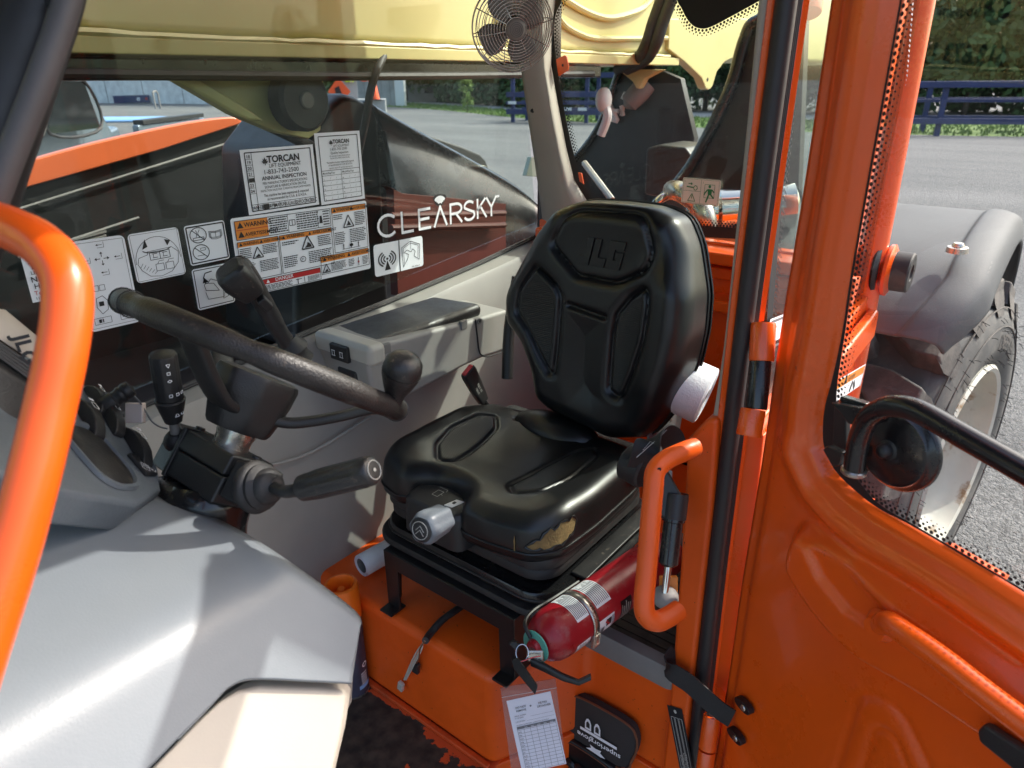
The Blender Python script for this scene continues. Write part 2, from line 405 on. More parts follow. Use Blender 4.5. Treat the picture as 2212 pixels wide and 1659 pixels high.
# uncountable blades along the verge: one mass
random.seed(3); g = MB()
for i in range(9000):
    k = random.randrange(len(A)-1); t, s_ = random.random(), random.random()
    p = A[k].lerp(A[k+1], t).lerp(B[k].lerp(B[k+1], t), s_); h = random.uniform(.06, .2); a = random.random()*6.28
    d = Vc((math.cos(a), math.sin(a), 0))*.05; q = Vc((p.x, p.y, GZ))
    g.add([q-d, q+d, q+Vc((random.uniform(-.05, .05), random.uniform(-.05, .05), h))], [(0, 1, 2)])
tag(g.build('grass_blades', 'leaf_light', None, smooth=0, fix=False), 'short green grass growing along the verge', 'grass', kind='stuff')

# ---- trees: trunk with limbs, crown of leaf-sized faces in clumps
def crown_mesh(seed, h, r, leaf, n):   # lobes of leaf faces
    rnd = random.Random(seed); b = MB(); lobes = []
    for k in range(26):
        a = rnd.random()*6.28; zz = rnd.uniform(.08, .95)*h; rr = r*(1-abs(zz/h-.5)*1.1)*rnd.uniform(.3, .95)
        lobes.append((Vc((math.cos(a)*rr, math.sin(a)*rr, zz)), rnd.uniform(.22, .42)*r))
    for k in range(n):
        c, lr = lobes[rnd.randrange(26)]
        d = Vc((rnd.gauss(0, 1), rnd.gauss(0, 1), rnd.gauss(0, 1))).normalized(); p = c+d*lr*rnd.uniform(.5, 1.12)
        s_ = leaf*rnd.uniform(.6, 1.4); nrm = (d+Vc((rnd.gauss(0, .6), rnd.gauss(0, .6), rnd.gauss(.3, .6)))).normalized(); x, y = frame_of(nrm)
        a = rnd.random()*6.28; x, y = x*math.cos(a)+y*math.sin(a), y*math.cos(a)-x*math.sin(a)
        b.add([p-x*s_, p-y*s_*.5, p+x*s_, p+y*s_*.5], [(0, 1, 2, 3)])
    return b
def trunk_mesh(seed, h, r):
    rnd = random.Random(seed); b = MB()
    b.tube(crom([(0, 0, -.1), (rnd.uniform(-.1, .1), .05, h*.3), (rnd.uniform(-.2, .2), 0, h*.6), (0, .1, h*.85)], 4), [r*(1-.055*i) for i in range(13)], 7)
    for k in range(5):
        z0 = h*rnd.uniform(.3, .6); a = rnd.random()*6.28; e = Vc((math.cos(a), math.sin(a), .7))*h*.22
        b.tube([(0, 0, z0), Vc((0, 0, z0))+e*.5, Vc((0, 0, z0+.3))+e], [r*.4, r*.3, r*.1], 5)
    return b
protos = []
for k, (h, r, m) in enumerate(((9.5, 3.6, 'leaf_dark'), (11, 4.2, 'leaf_mid'), (8, 3.2, 'leaf_dark'), (7, 3.4, 'leaf_mid'))):
    c = crown_mesh(40+k, h, r, .27, 5200); 
    cm = bpy.data.meshes.new('crown'); cm.from_pydata([tuple(q) for q in c.v], [], c.f); cm.materials.append(MATS[m])
    t = trunk_mesh(60+k, h, .2)
    tm = bpy.data.meshes.new('trunk'); tm.from_pydata(t.v, [], t.f); tm.materials.append(MATS['bark']); tm.shade_smooth()
    protos.append((cm, tm))
def tree(p, k, s_, rz, label, name='leafy_tree'):
    o = thing(name, label, 'tree', (p[0], p[1], GZ), 'trees of the wood beyond the lane'); o.rotation_euler = (0, 0, rz); o.scale = (s_, s_, s_*random.uniform(.9, 1.15))
    for nm, me in (('crown', protos[k][0]), ('trunk', protos[k][1])):
        q = bpy.data.objects.new(nm, me); COL.objects.link(q); q.parent = o
    return o
random.seed(11)
wood = crom(far, 6); nrow = 0
for row, (dist, step) in enumerate(((2.0, 2.6), (6, 3.4))):
    acc = 0; prev = wood[0]
    for p in wood:
        acc += (p-prev).length; prev = p
        if acc < step: continue
        acc = 0
        q = p + Vc((p.x, p.y, 0)).normalized()*(dist+random.uniform(-1, 1.5))
        d = Vc((q.x, q.y, 0)); ang = math.degrees(math.atan2(d.y, d.x))
        if ang < -14 or ang > 62: continue
        k = random.randrange(4)
        tree(q, k, random.uniform(.85, 1.15), random.random()*6.28, 'leafy green tree in the dense wood beyond the grass verge')
sb = [vd(1010, 239, 41.0)]; sp = vz(1010, 243, GZ)
sa = thing('young_tree', 'small pale green sapling on the grass verge before the wood', 'tree', (sp.x, sp.y, GZ))
rs = crown_mesh(91, 1.9, .55, .10, 420); rs.M = None
rs.v = [(x+sp.x, y+sp.y, z+GZ+.3) for x, y, z in rs.v]; rs.build('crown', 'leaf_light', sa, smooth=0, fix=False)
MB().cyl((sp.x, sp.y, GZ), (sp.x, sp.y, GZ+1.6), .03, .01, 6).build('trunk', 'bark', sa)

# ---- houses between the trees
def house(u, v, w_, wd, ht, label, name='far_house'):
    c = vd(u, v, w_); c.z = GZ; o = thing(name, label, 'house', c)
    f = Vc((c.x, c.y, 0)).normalized(); s_ = Vc((f.y, -f.x, 0)); z = Vc((0, 0, 1))
    MB().hexa([c-s_*wd+f*3, c-s_*wd-f*3, c+s_*wd-f*3, c+s_*wd+f*3], [p+z*ht for p in (c-s_*wd+f*3, c-s_*wd-f*3, c+s_*wd-f*3, c+s_*wd+f*3)]).build('wall', 'siding', o, smooth=0)
    r = MB(); e = 3.5; k = wd+.4
    r.prism([c-s_*k-f*e+z*ht, c-s_*k+f*e+z*ht, c-s_*k+z*(ht+2.1)], s_*2*k); r.build('roof', 'roof_metal', o, smooth=0)
    for q in (-.5, .4):
        p = c+s_*wd*q-f*3.03+z*ht*.35; MB().obox(p+z*.5, s_*.5, f*.02, z*.5).build('window', 'dark_inside', o, smooth=0)
house(975, 206, 74, 4.4, 2.4, 'far grey house with pale metal roof half hidden behind trees')
house(1082, 214, 72, 3.2, 1.9, 'low far shed with blue grey roof under the trees')

# ---- works building on the left
bc = vz(866, 229, GZ); f0 = Vc((bc.x, bc.y, 0)).normalized(); sd = Vc((-.64, .77, 0)).normalized()   # wall runs to the left
sd = (vz(560, 226, GZ)-bc).normalized(); nb = Vc((-sd.y, sd.x, 0)); nb = nb if nb.dot(-f0) > 0 else -nb
bld = thing('works_building', 'pale concrete works building with open bay and white corner post', 'building', bc)
z = Vc((0, 0, 1))
def wallpiece(name, s0, s1, z0, z1, m, dep=.25, off=0): return MB().hexa(*[[bc+sd*a+nb*(off-b)+z*zz for a, b in ((s0, 0), (s1, 0), (s1, dep), (s0, dep))] for zz in (z0, z1)]).build(name, m, bld, smooth=0)
for k in range(9): wallpiece('wall_panel', .6+k*.46, 1.04+k*.46, 0, 6, 'siding', .12, .02*(k % 2))
wallpiece('corner_post', -.5, .45, 0, 5.2, 'white_trim', .3, .12)
wallpiece('wall', 4.8, 11.5, 3.4, 6, 'siding')
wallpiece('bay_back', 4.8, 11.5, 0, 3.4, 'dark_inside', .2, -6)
wallpiece('wall', 11.5, 90, 0, 8, 'concrete')
for k in range(13): wallpiece('wall_joint', 15+k*6, 15.08+k*6, 0, 8.02, 'mid_grey', .1, .02)

# ---- blue steel rack trailers
def bluerack(name, label, pts_u, beams, posts, w_g, extra=()):
    a, b = vz(pts_u[0], w_g[0], GZ), vz(pts_u[1], w_g[1], GZ); o = thing(name, label, 'trailer', (a+b)/2)
    d = (b-a); L_ = d.length; d.normalize(); n = Vc((-d.y, d.x, 0)); n = n if n.dot(a) > 0 else -n
    for zz, th, dep in beams:
        MB().obox((a+b)/2+z*zz+n*dep/2, d*L_/2, n*.09, z*th/2).build('beam', 'blue_steel', o, bevel=.01, smooth=0)
        MB().obox((a+b)/2+z*zz+n*(dep/2+2.2), d*L_/2, n*.09, z*th/2).build('beam', 'blue_steel', o, bevel=.01, smooth=0)
    top = max(q[0] for q in beams)
    for t in posts:
        for dep in (0.1, 2.2): MB().obox(a+d*L_*t+z*(top/2)+n*(dep+.05), d*.09, n*.07, z*(top/2+.05)).build('post', 'blue_steel', o, smooth=0)
    for t, zz in extra:
        MB().obox(a+d*L_*t+z*zz-n*.12, d*.22, n*.02, z*.07).build('marker_plate', 'white_trim', o, smooth=0)
    return o
bluerack('rack_trailer', 'blue steel trailer frame on the grass verge at the right', (1900, 2900), ((1.75, .21, 0), (.52, .2, 0), (1.2, .12, 1.2)), (.14, .5, .85), (293, 303))
bluerack('rack_trailer', 'stacked blue steel trailer decks behind the rear cab window', (1095, 1385), ((2.2, .24, 0), (1.33, .24, 0), (.93, .14, 0), (.52, .26, 0)), (.04, .6, .97), (264, 268), ((.47, .66), (.58, .66), (.05, .95)))

# ---- pickup truck beyond the engine hood
pa, pb = vz(262, 271, .97), vz(486, 243, .97); pd = (pb-pa); pd.z = 0; pd.normalize(); pn = Vc((pd.y, -pd.x, 0)); pn = pn if pn.dot(-pa) > 0 else -pn
mat('truck_paint', (.22, .27, .32), .22, metal=.5, coat=.6); mat('truck_glass', (.015, .018, .02), .05, spec=.9); mat('blue_tarp', (.03, .13, .5), .5)
mat('light_blue', (.25, .45, .75), .5)
tk = thing('pickup_truck', 'grey blue pickup truck parked beyond the orange engine hood', 'pickup truck', (pa.x, pa.y, GZ))
g0 = Vc((pa.x, pa.y, GZ))
def T(s_, n_, zz): return g0 + pd*.45 + (pd*s_ + pn*n_ + z*zz)*1.12       # along truck (bed +), towards us, up
def tprofile(pr, n0, n1): return [T(s_, n0, q) for s_, q in pr], pn*(n1-n0)
p_, v_ = tprofile([(-3.9, .45), (-.05, .45), (-.05, 1.38), (-.25, 1.36), (-.62, 1.98), (-2.2, 1.98), (-3.0, 1.42), (-3.9, 1.30)], -1.75, 0)
MB().prism(p_, v_).build('cab', 'truck_paint', tk, bevel=.06, seg=3, smooth=0)
for pr in ([(-.86, 1.40), (-.98, 1.84), (-1.7, 1.86), (-1.78, 1.40)], [(-1.9, 1.40), (-1.82, 1.86), (-2.15, 1.86), (-2.75, 1.42)]):
    MB().prism([T(s_, .004, q) for s_, q in pr], pn*.004).build('side_window', 'truck_glass', tk, smooth=0)
    loop = [T(s_, .012, q) for s_, q in pr]; MB().tube(crom(loop, 5, True), .018, 6, True).build('window_seal', 'black_rubber', tk)
p_, v_ = tprofile([(.03, .45), (2.1, .45), (2.1, 1.36), (.03, 1.38)], -.1, 0); MB().prism(p_, v_).build('bed_side', 'truck_paint', tk, bevel=.03, smooth=0)
MB().obox(T(1.06, -.05, 1.40), pd*1.06, pn*.07, z*.03).build('bed_rail', 'black_plastic', tk, bevel=.01, smooth=0)
MB().obox(T(1.06, -1.7, 1.40), pd*1.06, pn*.07, z*.03).build('bed_rail', 'black_plastic', tk, bevel=.01, smooth=0)
MB().obox(T(1.25, -.8, 1.385), pd*.5, pn*.5, z*.02).build('bed_cover', 'light_blue', tk, bevel=.02, smooth=0)
MB().obox(T(1.0, .03, 1.13), pd*.55, pn*.012, z*.09).build('side_stripe', 'blue_tarp', tk, bevel=.02, smooth=0)
MB().tube(fillet([T(1.45, -.4, 1.5), T(1.45, -.4, 1.72), T(1.6, -.4, 1.72), T(1.6, -.4, 1.5)], .07), .015, 7).build('tie_loop', 'mid_grey', tk)
for s_ in (-3.1, 1.2):
    for n_ in (-.02, -1.72):
        c = T(s_, n_, .38); wh = MB().lathe([(.2, -.24), (.36, -.22), (.38, -.12), (.36, 0), (.22, .02)], c, pn, 24).build('wheel', 'tyre', tk)
        MB().lathe([(.21, -.02), (.2, .03), (.05, .01)], c, pn, 20).build('rim', 'bare_steel', wh)
# ---- blue yard board with number on the concrete wall
q0, q1, q2 = [vpl(u, v, bc+nb*.3, nb) for u, v in ((243, 207), (320, 205), (243, 222))]
st = Sheet(q0, q1, q2); st.text('white_print', '49', .66, .78, .52, bold=.02); st.rect('print_red', .90, .32, .96, .62)
o = st.build('yard_board', 'blue_steel', None, t=-.08); tag(o, 'dark blue board numbered 49 on the concrete wall', 'sign')

# ---- hi-vis rack with cone and signs before the bay
mat('hivis', (.45, .62, .05), .7); mat('hivis_orange', (.85, .10, .02), .6); mat('grey_rack', (.30, .31, .32), .6)
rk = vd(775, 200, 27.0); kx = Vc((-f0.y, f0.x, 0)); k0 = Vc((rk.x, rk.y, GZ))     # kx points to the image left
zt = vd(775, 214, 27.0).z
rt_ = thing('tool_trailer', 'grey tool trailer carrying cones and road signs near the bay', 'trailer', k0)
MB().obox(k0+z*((zt-GZ)/2+.1), kx*1.0, f0*.7, z*((zt-GZ)/2-.1)).build('body', 'grey_rack', rt_, bevel=.02, smooth=0)
for a_ in (-.7, .7): MB().cyl(k0+kx*a_-f0*.75+z*.3, k0+kx*a_-f0*.55+z*.3, .3, n=20).build('wheel', 'tyre', rt_)
MB().obox(k0+kx*.35+f0*.3+z*(zt-GZ+.65), kx*.3, f0*.02, z*.65).build('back_board', 'grey_rack', rt_, smooth=0)
cp = vd(811, 216, 26.6)
cn = thing('traffic_cone', 'orange traffic cone with white bands beside the bay door', 'cone', cp)
MB().lathe([(.17, .02), (.06, .62), (.04, .66)], cp, z, 18).build('body', 'hivis_orange', cn); MB().lathe([(.138, .18), (.112, .3)], cp, z, 18, False).build('band', 'white_trim', cn); MB().lathe([(.10, .36), (.083, .45)], cp, z, 18, False).build('band', 'white_trim', cn)
MB().obox(cp+z*.01, kx*.22, f0*.22, z*.018).build('base', 'black_rubber', cn, smooth=0)
sp_ = vd(733, 198, 26.4); sg = thing('work_sign', 'orange diamond road works sign leaning on grey trailer', 'sign', (sp_.x, sp_.y, sp_.z-.5))
MB().prism([sp_+kx*.42, sp_+z*.5, sp_-kx*.42, sp_-z*.42], f0*.02).build('panel', 'hivis_orange', sg, smooth=0)
MB().prism([sp_+kx*.12-z*.2-f0*.03, sp_+kx*.16+z*.12-f0*.03, sp_+z*.2-f0*.03, sp_-kx*.1-z*.1-f0*.03], f0*.01).build('pictogram', 'print_black', sg, smooth=0)
MB().cyl(sp_+z*.4+f0*.05, sp_-z*.9+f0*.05, .02, n=8).build('pole', 'grey_rack', sg)
ss = vd(728, 157, 26.2); s2 = thing('stop_paddle', 'round red stop paddle standing behind the orange sign', 'sign', (ss.x, ss.y, ss.z-1.4))
MB().cyl(ss, ss+f0*.03, .24, n=8).build('panel', 'print_red', s2, smooth=0); MB().cyl(ss+f0*.05-z*1.4, ss+f0*.05, .018, n=8).build('pole', 'white_trim', s2)
vv = textmesh('STOP', .16, .02, 0, 'CENTER'); MB().add([ss-f0*.006-kx*q.x+z*(q.y-.06) for q in vv[0]], vv[1]).build('lettering', 'white_print', s2, smooth=0, fix=False)
for u_, v0, mm, lab in ((752, 150, 'hivis', 'yellow green safety vest hanging by the bay'), (787, 148, 'hivis_orange', 'orange safety vest hanging by the bay')):
    p = vd(u_, v0, 26.8); vst = thing('safety_vest', lab, 'vest', (p.x, p.y, p.z-.5))
    def vf(a, b, p=p): return p + kx*((a-.5)*.42*(1-.3*abs(b-.2)))-z*(b-.4)*.75+f0*.03*math.sin(a*17+b*3)
    MB().grid(vf, 14, 10).build('body', mm, vst, solid=.02); MB().grid(lambda a, b: vf(.2+.12*a, b)-f0*.05, 4, 10).build('stripe', 'white_trim', vst, solid=.006)
# ================================================================= telehandler: boom, engine side, frame, wheel, cab shell
import numpy as np
TH_ = thing('telehandler', 'orange telehandler with cream boom and open cab door showing the operator station', 'telehandler', (1.3, .9, GZ))
def part(b, name, m, bevel=0, label=None, parent=None, **k):
    o = b.build(name, m, parent or TH_, bevel=bevel, **k)
    if label: o['label'] = label
    return o
z = Vc((0, 0, 1))
# ---- boom
BY = 1.74
part(MB().box((-5.2, BY, 1.545), (7.2, 2.22, 2.12)), 'boom', 'cream_paint', .03, 'cream coloured boom box section')
part(MB().box((-5.2, BY-.012, 1.508), (3.60, 2.23, 1.543)), 'boom_flange', 'cream_paint', .004)
wb = MB(); rnd = random.Random(5)
wb.tube([(x*.06-1.6, BY-.004, 1.548+rnd.uniform(-.002, .002)) for x in range(86)], [.009+rnd.uniform(-.0015, .0015) for x in range(86)], 6); part(wb, 'weld_seam', 'cream_paint')
part(MB().box((-5.0, BY+.02, 1.455), (2.9, 2.05, 1.503)), 'hose_tray', 'black_paint', .006)
for yy, rr in ((BY+.0, .012), (BY+.03, .010)):
    part(MB().tube(crom([(-4.5, yy, 1.47), (-2, yy-.01, 1.463), (0, yy, 1.472), (1.5, yy-.012, 1.462), (2.8, yy, 1.47)], 10), rr, 8), 'hose', 'black_rubber')
# rear head of the boom, seen through the back window
hd = [vy(u, v, BY-.02) for u, v in ((1446, 40), (1445, 93), (1444, 106), (1480, 134), (1516, 168), (1522, 183), (1525, 191), (1531, 194), (1536, 191), (1540, 185), (1545, 168), (1549, 155), (1566, 133), (1598, 118), (1660, 105), (1690, 40))]
part(MB().prism(hd, (0, .05, 0)), 'boom_head_plate', 'cream_paint', .006, smooth=0)
part(MB().tube(crom([vy(u, v, BY-.008) for u, v in ((1205, -12), (1226, 2), (1260, 22), (1295, 36), (1323, 39), (1355, 32), (1387, 19), (1410, -4))], 6), .014, 8), 'weld_seam', 'cream_paint')
part(MB().tube(crom([vy(u, v, BY-.008) for u, v in ((1208, 40), (1222, 56), (1250, 72), (1282, 82), (1330, 84), (1440, 82))], 6), .012, 8), 'weld_seam', 'cream_paint')
part(MB().lathe([(.010, 0), (.012, .02)], vy(1529, 172, BY-.022), (0, 1, 0), 16), 'plate_hole', 'dark_inside')
for k, (u0, u1) in enumerate(((1424, 1394), (1446, 1415))):
    part(MB().tube(crom([vx(u0+22, -80, 3.1), vx(u0+6, -8, 3.1), vx((u0+u1)/2+2, 48, 3.1), vx(u1, 100, 3.1), vx(u1-22, 130, 3.2), vx(u1-60, 150, 3.3)], 8), .026, 12), 'hose', 'black_rubber')
part(MB().prism([vx(u, v, 3.35) for u, v in ((1335, 150), (1366, 176), (1374, 190), (1380, 192), (1392, 170), (1430, 150))], (.05, 0, 0)), 'hanger_plate', 'cream_paint', .004, smooth=0)
# black frame towers with curved edges
def tower(name, edge, inner, x, dx, rw, hole=None, rm='bluegrey_plastic'):
    e = crom([vx(u, v, x) for u, v in edge], 6)
    part(MB().prism(e+[vx(u, v, x) for u, v in inner], (dx, 0, 0)), name, 'black_plastic', .004, smooth=0)
    o = part(MB().tube([p+Vc((-.01, 0, 0)) for p in e], rw, 10), 'rounded_edge', 'black_paint')
tower('frame_tower', ((1668, 20), (1645, 43), (1624, 56), (1612, 84), (1603, 112), (1587, 172), (1559, 237), (1527, 301), (1495, 357), (1462, 400), (1438, 425)), ((1440, 520), (1720, 520), (1740, 20)), 2.55, .05, .022)
part(MB().lathe([(.022, -.012), (.024, .0)], vx(1615, 235, 2.54), (1, 0, 0), 18), 'frame_hole', 'dark_inside')
tower('frame_tower', ((1340, 150), (1336, 165), (1320, 211), (1303, 258), (1280, 299), (1247, 340), (1200, 390)), ((1200, 470), (1440, 470), (1500, 300), (1470, 170), (1400, 140)), 3.45, .05, .02)
part(MB().prism([vx(u, v, 2.9) for u, v in ((1390, 420), (1395, 320), (1425, 312), (1480, 318), (1500, 345), (1500, 440))], (.25, 0, 0)), 'battery_box', 'black_plastic', .012, smooth=0)
lt = MB()
for p0, p1 in (((1318, 226), (1334, 262)), ((1334, 262), (1322, 258)), ((1327, 240), (1336, 240)), ((1342, 228), (1346, 250)), ((1346, 228), (1343, 250)), ((1352, 200), (1345, 214))): lt.tube([vx(*p0, 3.42), vx(*p1, 3.42)], .012, 6)
part(lt, 'chalk_mark', 'white_trim')
part(MB().lathe([(.01, 0), (.05, .03), (.055, .10), (.05, .16)], vx(1350, 232, 3.40), (.3, -.6, .7), 18), 'work_lamp', 'mid_grey')
part(MB().ball(vx(1304, 216, 3.1), .046, 10, (1, .8, 1.25)), 'filter_bottle', 'white_trim')
part(MB().tube(crom([vx(1306, 226, 3.1), vx(1312, 252, 3.1), vx(1298, 292, 3.1)], 6), .022, 8), 'filter_neck', 'white_trim')
# exhaust and rear deck just behind the back window
part(MB().box((2.08, .40, .70), (3.6, 1.60, .86)), 'rear_deck', 'orange_worn', .015)
part(MB().box((2.10, .62, .86), (2.46, 1.30, .93)), 'rear_cover', 'hood_orange', .02)
ex = vx(1572, 420, 2.3); part(MB().lathe([(.0, 0), (.05, .0), (.06, .01), (.06, .10), (.075, .11), (.075, .34), (.05, .36)], ex+Vc((-.1, .10, -.06)), (.55, -.9, .1), 26), 'exhaust', 'chrome')
el = vx(1508, 440, 2.15); part(MB().tube(crom([el+Vc((.1, .14, .02)), el+Vc((0, .06, .03)), el, el+Vc((-.01, -.03, -.03)), el+Vc((0, -.04, -.07))], 6), .032, 14), 'exhaust_elbow', 'bare_steel')
part(MB().tube(fillet([vx(1400, 465, 2.2), vx(1428, 425, 2.2), vx(1480, 418, 2.3), vx(1640, 424, 2.3)], .05), .016, 10), 'deck_rail', 'chrome')
part(MB().tube([vx(1262, 352, 2.3), vx(1322, 432, 2.2)], .012, 8), 'stay_rod', 'bare_steel')
# ---- engine side beyond the right window
top = [vy(u, v, 2.95) for u, v in ((-160, 420), (-60, 385), (61, 348), (156, 321), (274, 292), (415, 263), (505, 253), (524, 263))]
bot = [vy(u, v, 2.95) for u, v in ((526, 266), (345, 325), (203, 365), (61, 405), (-160, 470))]
part(MB().prism(crom(top, 5)[:-1]+bot, (0, .05, 0)), 'engine_hood', 'hood_orange', .02, seg=3, label='orange curved engine hood', smooth=0)
part(MB().prism([vy(u, v, 2.98) for u, v in ((-200, 482), (61, 404), (524, 264), (640, 268), (720, 330), (850, 420), (850, 900), (-200, 1000))], (0, .03, 0)), 'engine_side_panel', 'black_plastic', .01, smooth=0)
for a, b in (((-150, 512), (548, 292)), ((40, 556), (300, 470))): part(MB().tube([vy(*a, 2.96), vy(*b, 2.96)], .006, 6), 'panel_trim', 'mid_grey')
for k in range(4): part(MB().prism([vy(u, v, 2.95) for u, v in ((70, 540+k*9), (230, 498+k*9), (230, 502+k*9), (70, 544+k*9))], (0, .02, 0)), 'vent_slat', 'mid_grey', smooth=0)
dome = [vy(u, v, 2.2) for u, v in ((640, 330), (690, 262), (715, 223), (735, 206), (748, 202), (769, 207), (790, 219), (820, 240), (850, 760), (640, 760))]
part(MB().prism(dome, (0, .5, 0)), 'air_cleaner_cover', 'black_plastic', .03, seg=3, smooth=0)
def blk(a, b):
    rid = [vy(793, 221, 2.2), vy(896, 280, 2.15), vy(1014, 344, 2.1), vy(1109, 400, 2.05), vy(1180, 465, 1.95)]
    p = crom(rid, 8); i = min(int(a*(len(p)-1)), len(p)-2); t = a*(len(p)-1)-i; q = p[i].lerp(p[i+1], t)
    prof = [(.75, -.35), (.35, -.07), (.12, -.008), (0, 0), (-.05, -.03), (-.09, -.11), (-.12, -.22), (-.17, -.5)]
    c = crom([(0, y_, z_) for y_, z_ in prof], 6); k = min(int(b*(len(c)-1)), len(c)-2); s_ = c[k].lerp(c[k+1], b*(len(c)-1)-k)
    return q+Vc((s_.y*.25, s_.y, s_.z))
part(MB().grid(blk, 24, 40), 'rear_side_hood', 'black_paint', solid=.006, smooth=60)
rf = [vy(u, v, 3.6) for u, v in ((890, 278), (906, 284), (960, 302), (1000, 316), (1038, 332), (1050, 345), (1056, 362), (1075, 420), (890, 420))]
part(MB().prism(rf, (0, .45, 0)), 'far_wheel_fender', 'black_plastic', .02, smooth=0)
part(MB().prism([vy(u, v, 2.5) for u, v in ((1148, 339), (1172, 342), (1178, 384), (1137, 380))], (0, .03, 0)), 'marker_plate', 'pale_green', .003, smooth=0)
part(MB().box((-.9, 1.60, -.25), (2.6, 3.0, .42)), 'chassis_deck', 'black_steel', .01)
part(MB().prism([vy(u, v, 1.92) for u, v in ((838, 402), (870, 418), (960, 426), (1093, 440), (1093, 560), (860, 640), (850, 410))], (0, .04, 0)), 'chassis_side', 'shaded_orange', .006, smooth=0)
for v0 in (452, 478): part(MB().tube([vy(845, v0+14, 1.88), vy(1090, v0-2+10, 1.88)], .012, 8), 'chassis_pipe', 'shaded_orange')
# lift-cylinder bracket below the boom
part(MB().prism([vy(u, v, 1.86) for u, v in ((352, 140), (520, 252), (600, 286), (668, 300), (694, 282), (702, 140))], (0, .05, 0)), 'cylinder_bracket', 'cream_paint', .006, smooth=0)
part(MB().prism([vy(u, v, 1.80) for u, v in ((342, 150), (404, 150), (545, 240), (575, 262), (540, 262), (505, 246))], (0, .05, 0)), 'bracket_edge', 'cream_paint', .01, smooth=0)
c = vy(634, 216, 1.84); part(MB().lathe([(.0, -.06), (.075, -.06), (.085, -.05), (.085, 0)], c, (0, 1, 0), 28), 'pivot_boss', 'black_rubber')
part(MB().lathe([(.0, -.068), (.020, -.068), (.024, -.064), (.024, -.05)], c, (0, 1, 0), 20), 'pivot_pin', 'mid_grey')
part(MB().tube(crom([vy(836, 108, 1.75), vy(815, 150, 1.72), vy(800, 200, 1.72), vy(790, 260, 1.75), vy(772, 340, 1.8)], 8), .012, 9), 'hose', 'black_rubber')
part(MB().tube(crom([vy(560, 262, 2.1), vy(640, 300, 2.1), vy(700, 340, 2.1), vy(745, 420, 2.0)], 8), .02, 9), 'hose', 'black_rubber')
for u0, v0 in ((655, 350), (660, 385)): part(MB().ball(vy(u0, v0, 2.97), .014, 6), 'bolt_head', 'bare_steel')

# ---- rear wheel (steered a little) and fender
WC = Vc((2.84, .112, .106)); ph = rad(9); WA = Vc((-math.sin(ph), -math.cos(ph), 0)); WE = Vc((math.cos(ph), -math.sin(ph), 0))
def wpt(t, r, o): return WC + WA*o + (z*math.cos(t)+WE*math.sin(t))*r        # t=0 top, o outward
wheel = part(MB().lathe([(.38, -.02), (.40, .012), (.46, .028), (.54, .020), (.60, -.005), (.618, -.04), (.622, -.06), (.622, -.40), (.60, -.44), (.40, -.44)], WC, WA, 96, False), 'rear_wheel', 'tyre_side', label='treaded rear tyre with rusty white rim', smooth=50)
tb = MB(); NB = 18
for i in range(NB):
    for side in (0, 1):
        t0 = 2*math.pi*(i+.5*side)/NB; 
        if side == 0: prof = [(-.010, .0), (-.012, .75), (-.13, .95), (-.235, .95), (-.25, .62), (-.16, .22), (-.10, 0)]
        else: prof = [(-.45, 0), (-.448, .75), (-.33, .95), (-.225, .95), (-.21, .62), (-.30, .22), (-.36, 0)]
        st_ = 2*math.pi/NB*.80
        lo_ = [wpt(t0+a*st_, .615, o) for o, a in prof]; mid = sum((wpt(t0+a*st_, .70, o) for o, a in prof), Vc())/7
        hi = []
        for o, a in prof:
            q = wpt(t0+a*st_, .70, o); hi.append(q+(mid-q)*.10)
        n_ = 7; tb = MB(); tb.add(lo_+hi, [tuple(range(n_, 2*n_))]+[(j, (j+1) % n_, n_+(j+1) % n_, n_+j) for j in range(n_)])
        if side == 0:                                     # shoulder of the block running down the sidewall
            s0 = [wpt(t0+a*st_, .63, -.008) for a in (.0, .72)]; s1 = [wpt(t0+a*st_, .575, .012) for a in (.12, .55)]; s2 = [wpt(t0+a*st_, .695, -.03) for a in (.05, .70)]
            tb.add([s0[0], s0[1], s1[1], s1[0], s2[0], s2[1]], [(4, 5, 2, 3), (0, 4, 3), (5, 1, 2)])
        tb.build('tread_block', 'tyre', wheel, bevel=.010, seg=2, smooth=0)
for i, r_ in enumerate((.535, .545, .60)): MB().tube([wpt(2*math.pi*k/90, r_, .0225-i*.010) for k in range(90)], .003, 5, True).build('sidewall_rib', 'tyre', wheel)
for word, t0, r_, sz in (('DEEPLEE', .42, .475, .075), ('TL', -.55, .48, .07)):
    vs, fs = textmesh(word, sz, .01, 0, 'CENTER'); 
    MB().add([wpt(t0+q.x/(r_+q.y), r_+q.y-.02, .030-.12*max(0, q.y-.02)) for q in vs], fs).build('sidewall_lettering', 'tyre', wheel, smooth=0, fix=False)
rim = MB().lathe([(.385, -.02), (.392, .016), (.380, .026), (.366, .018), (.360, -.03), (.352, -.06), (.335, -.085), (.33, -.19), (.29, -.235), (.20, -.25), (.12, -.25), (.115, -.20), (.0, -.19)], WC, WA, 72, False).build('rim', 'rim_paint', wheel, smooth=35)
for k in range(10): MB().cyl(wpt(k*.628, .165, -.25), wpt(k*.628, .165, -.215), .014, n=6).build('wheel_nut', 'bare_steel', wheel, smooth=0)
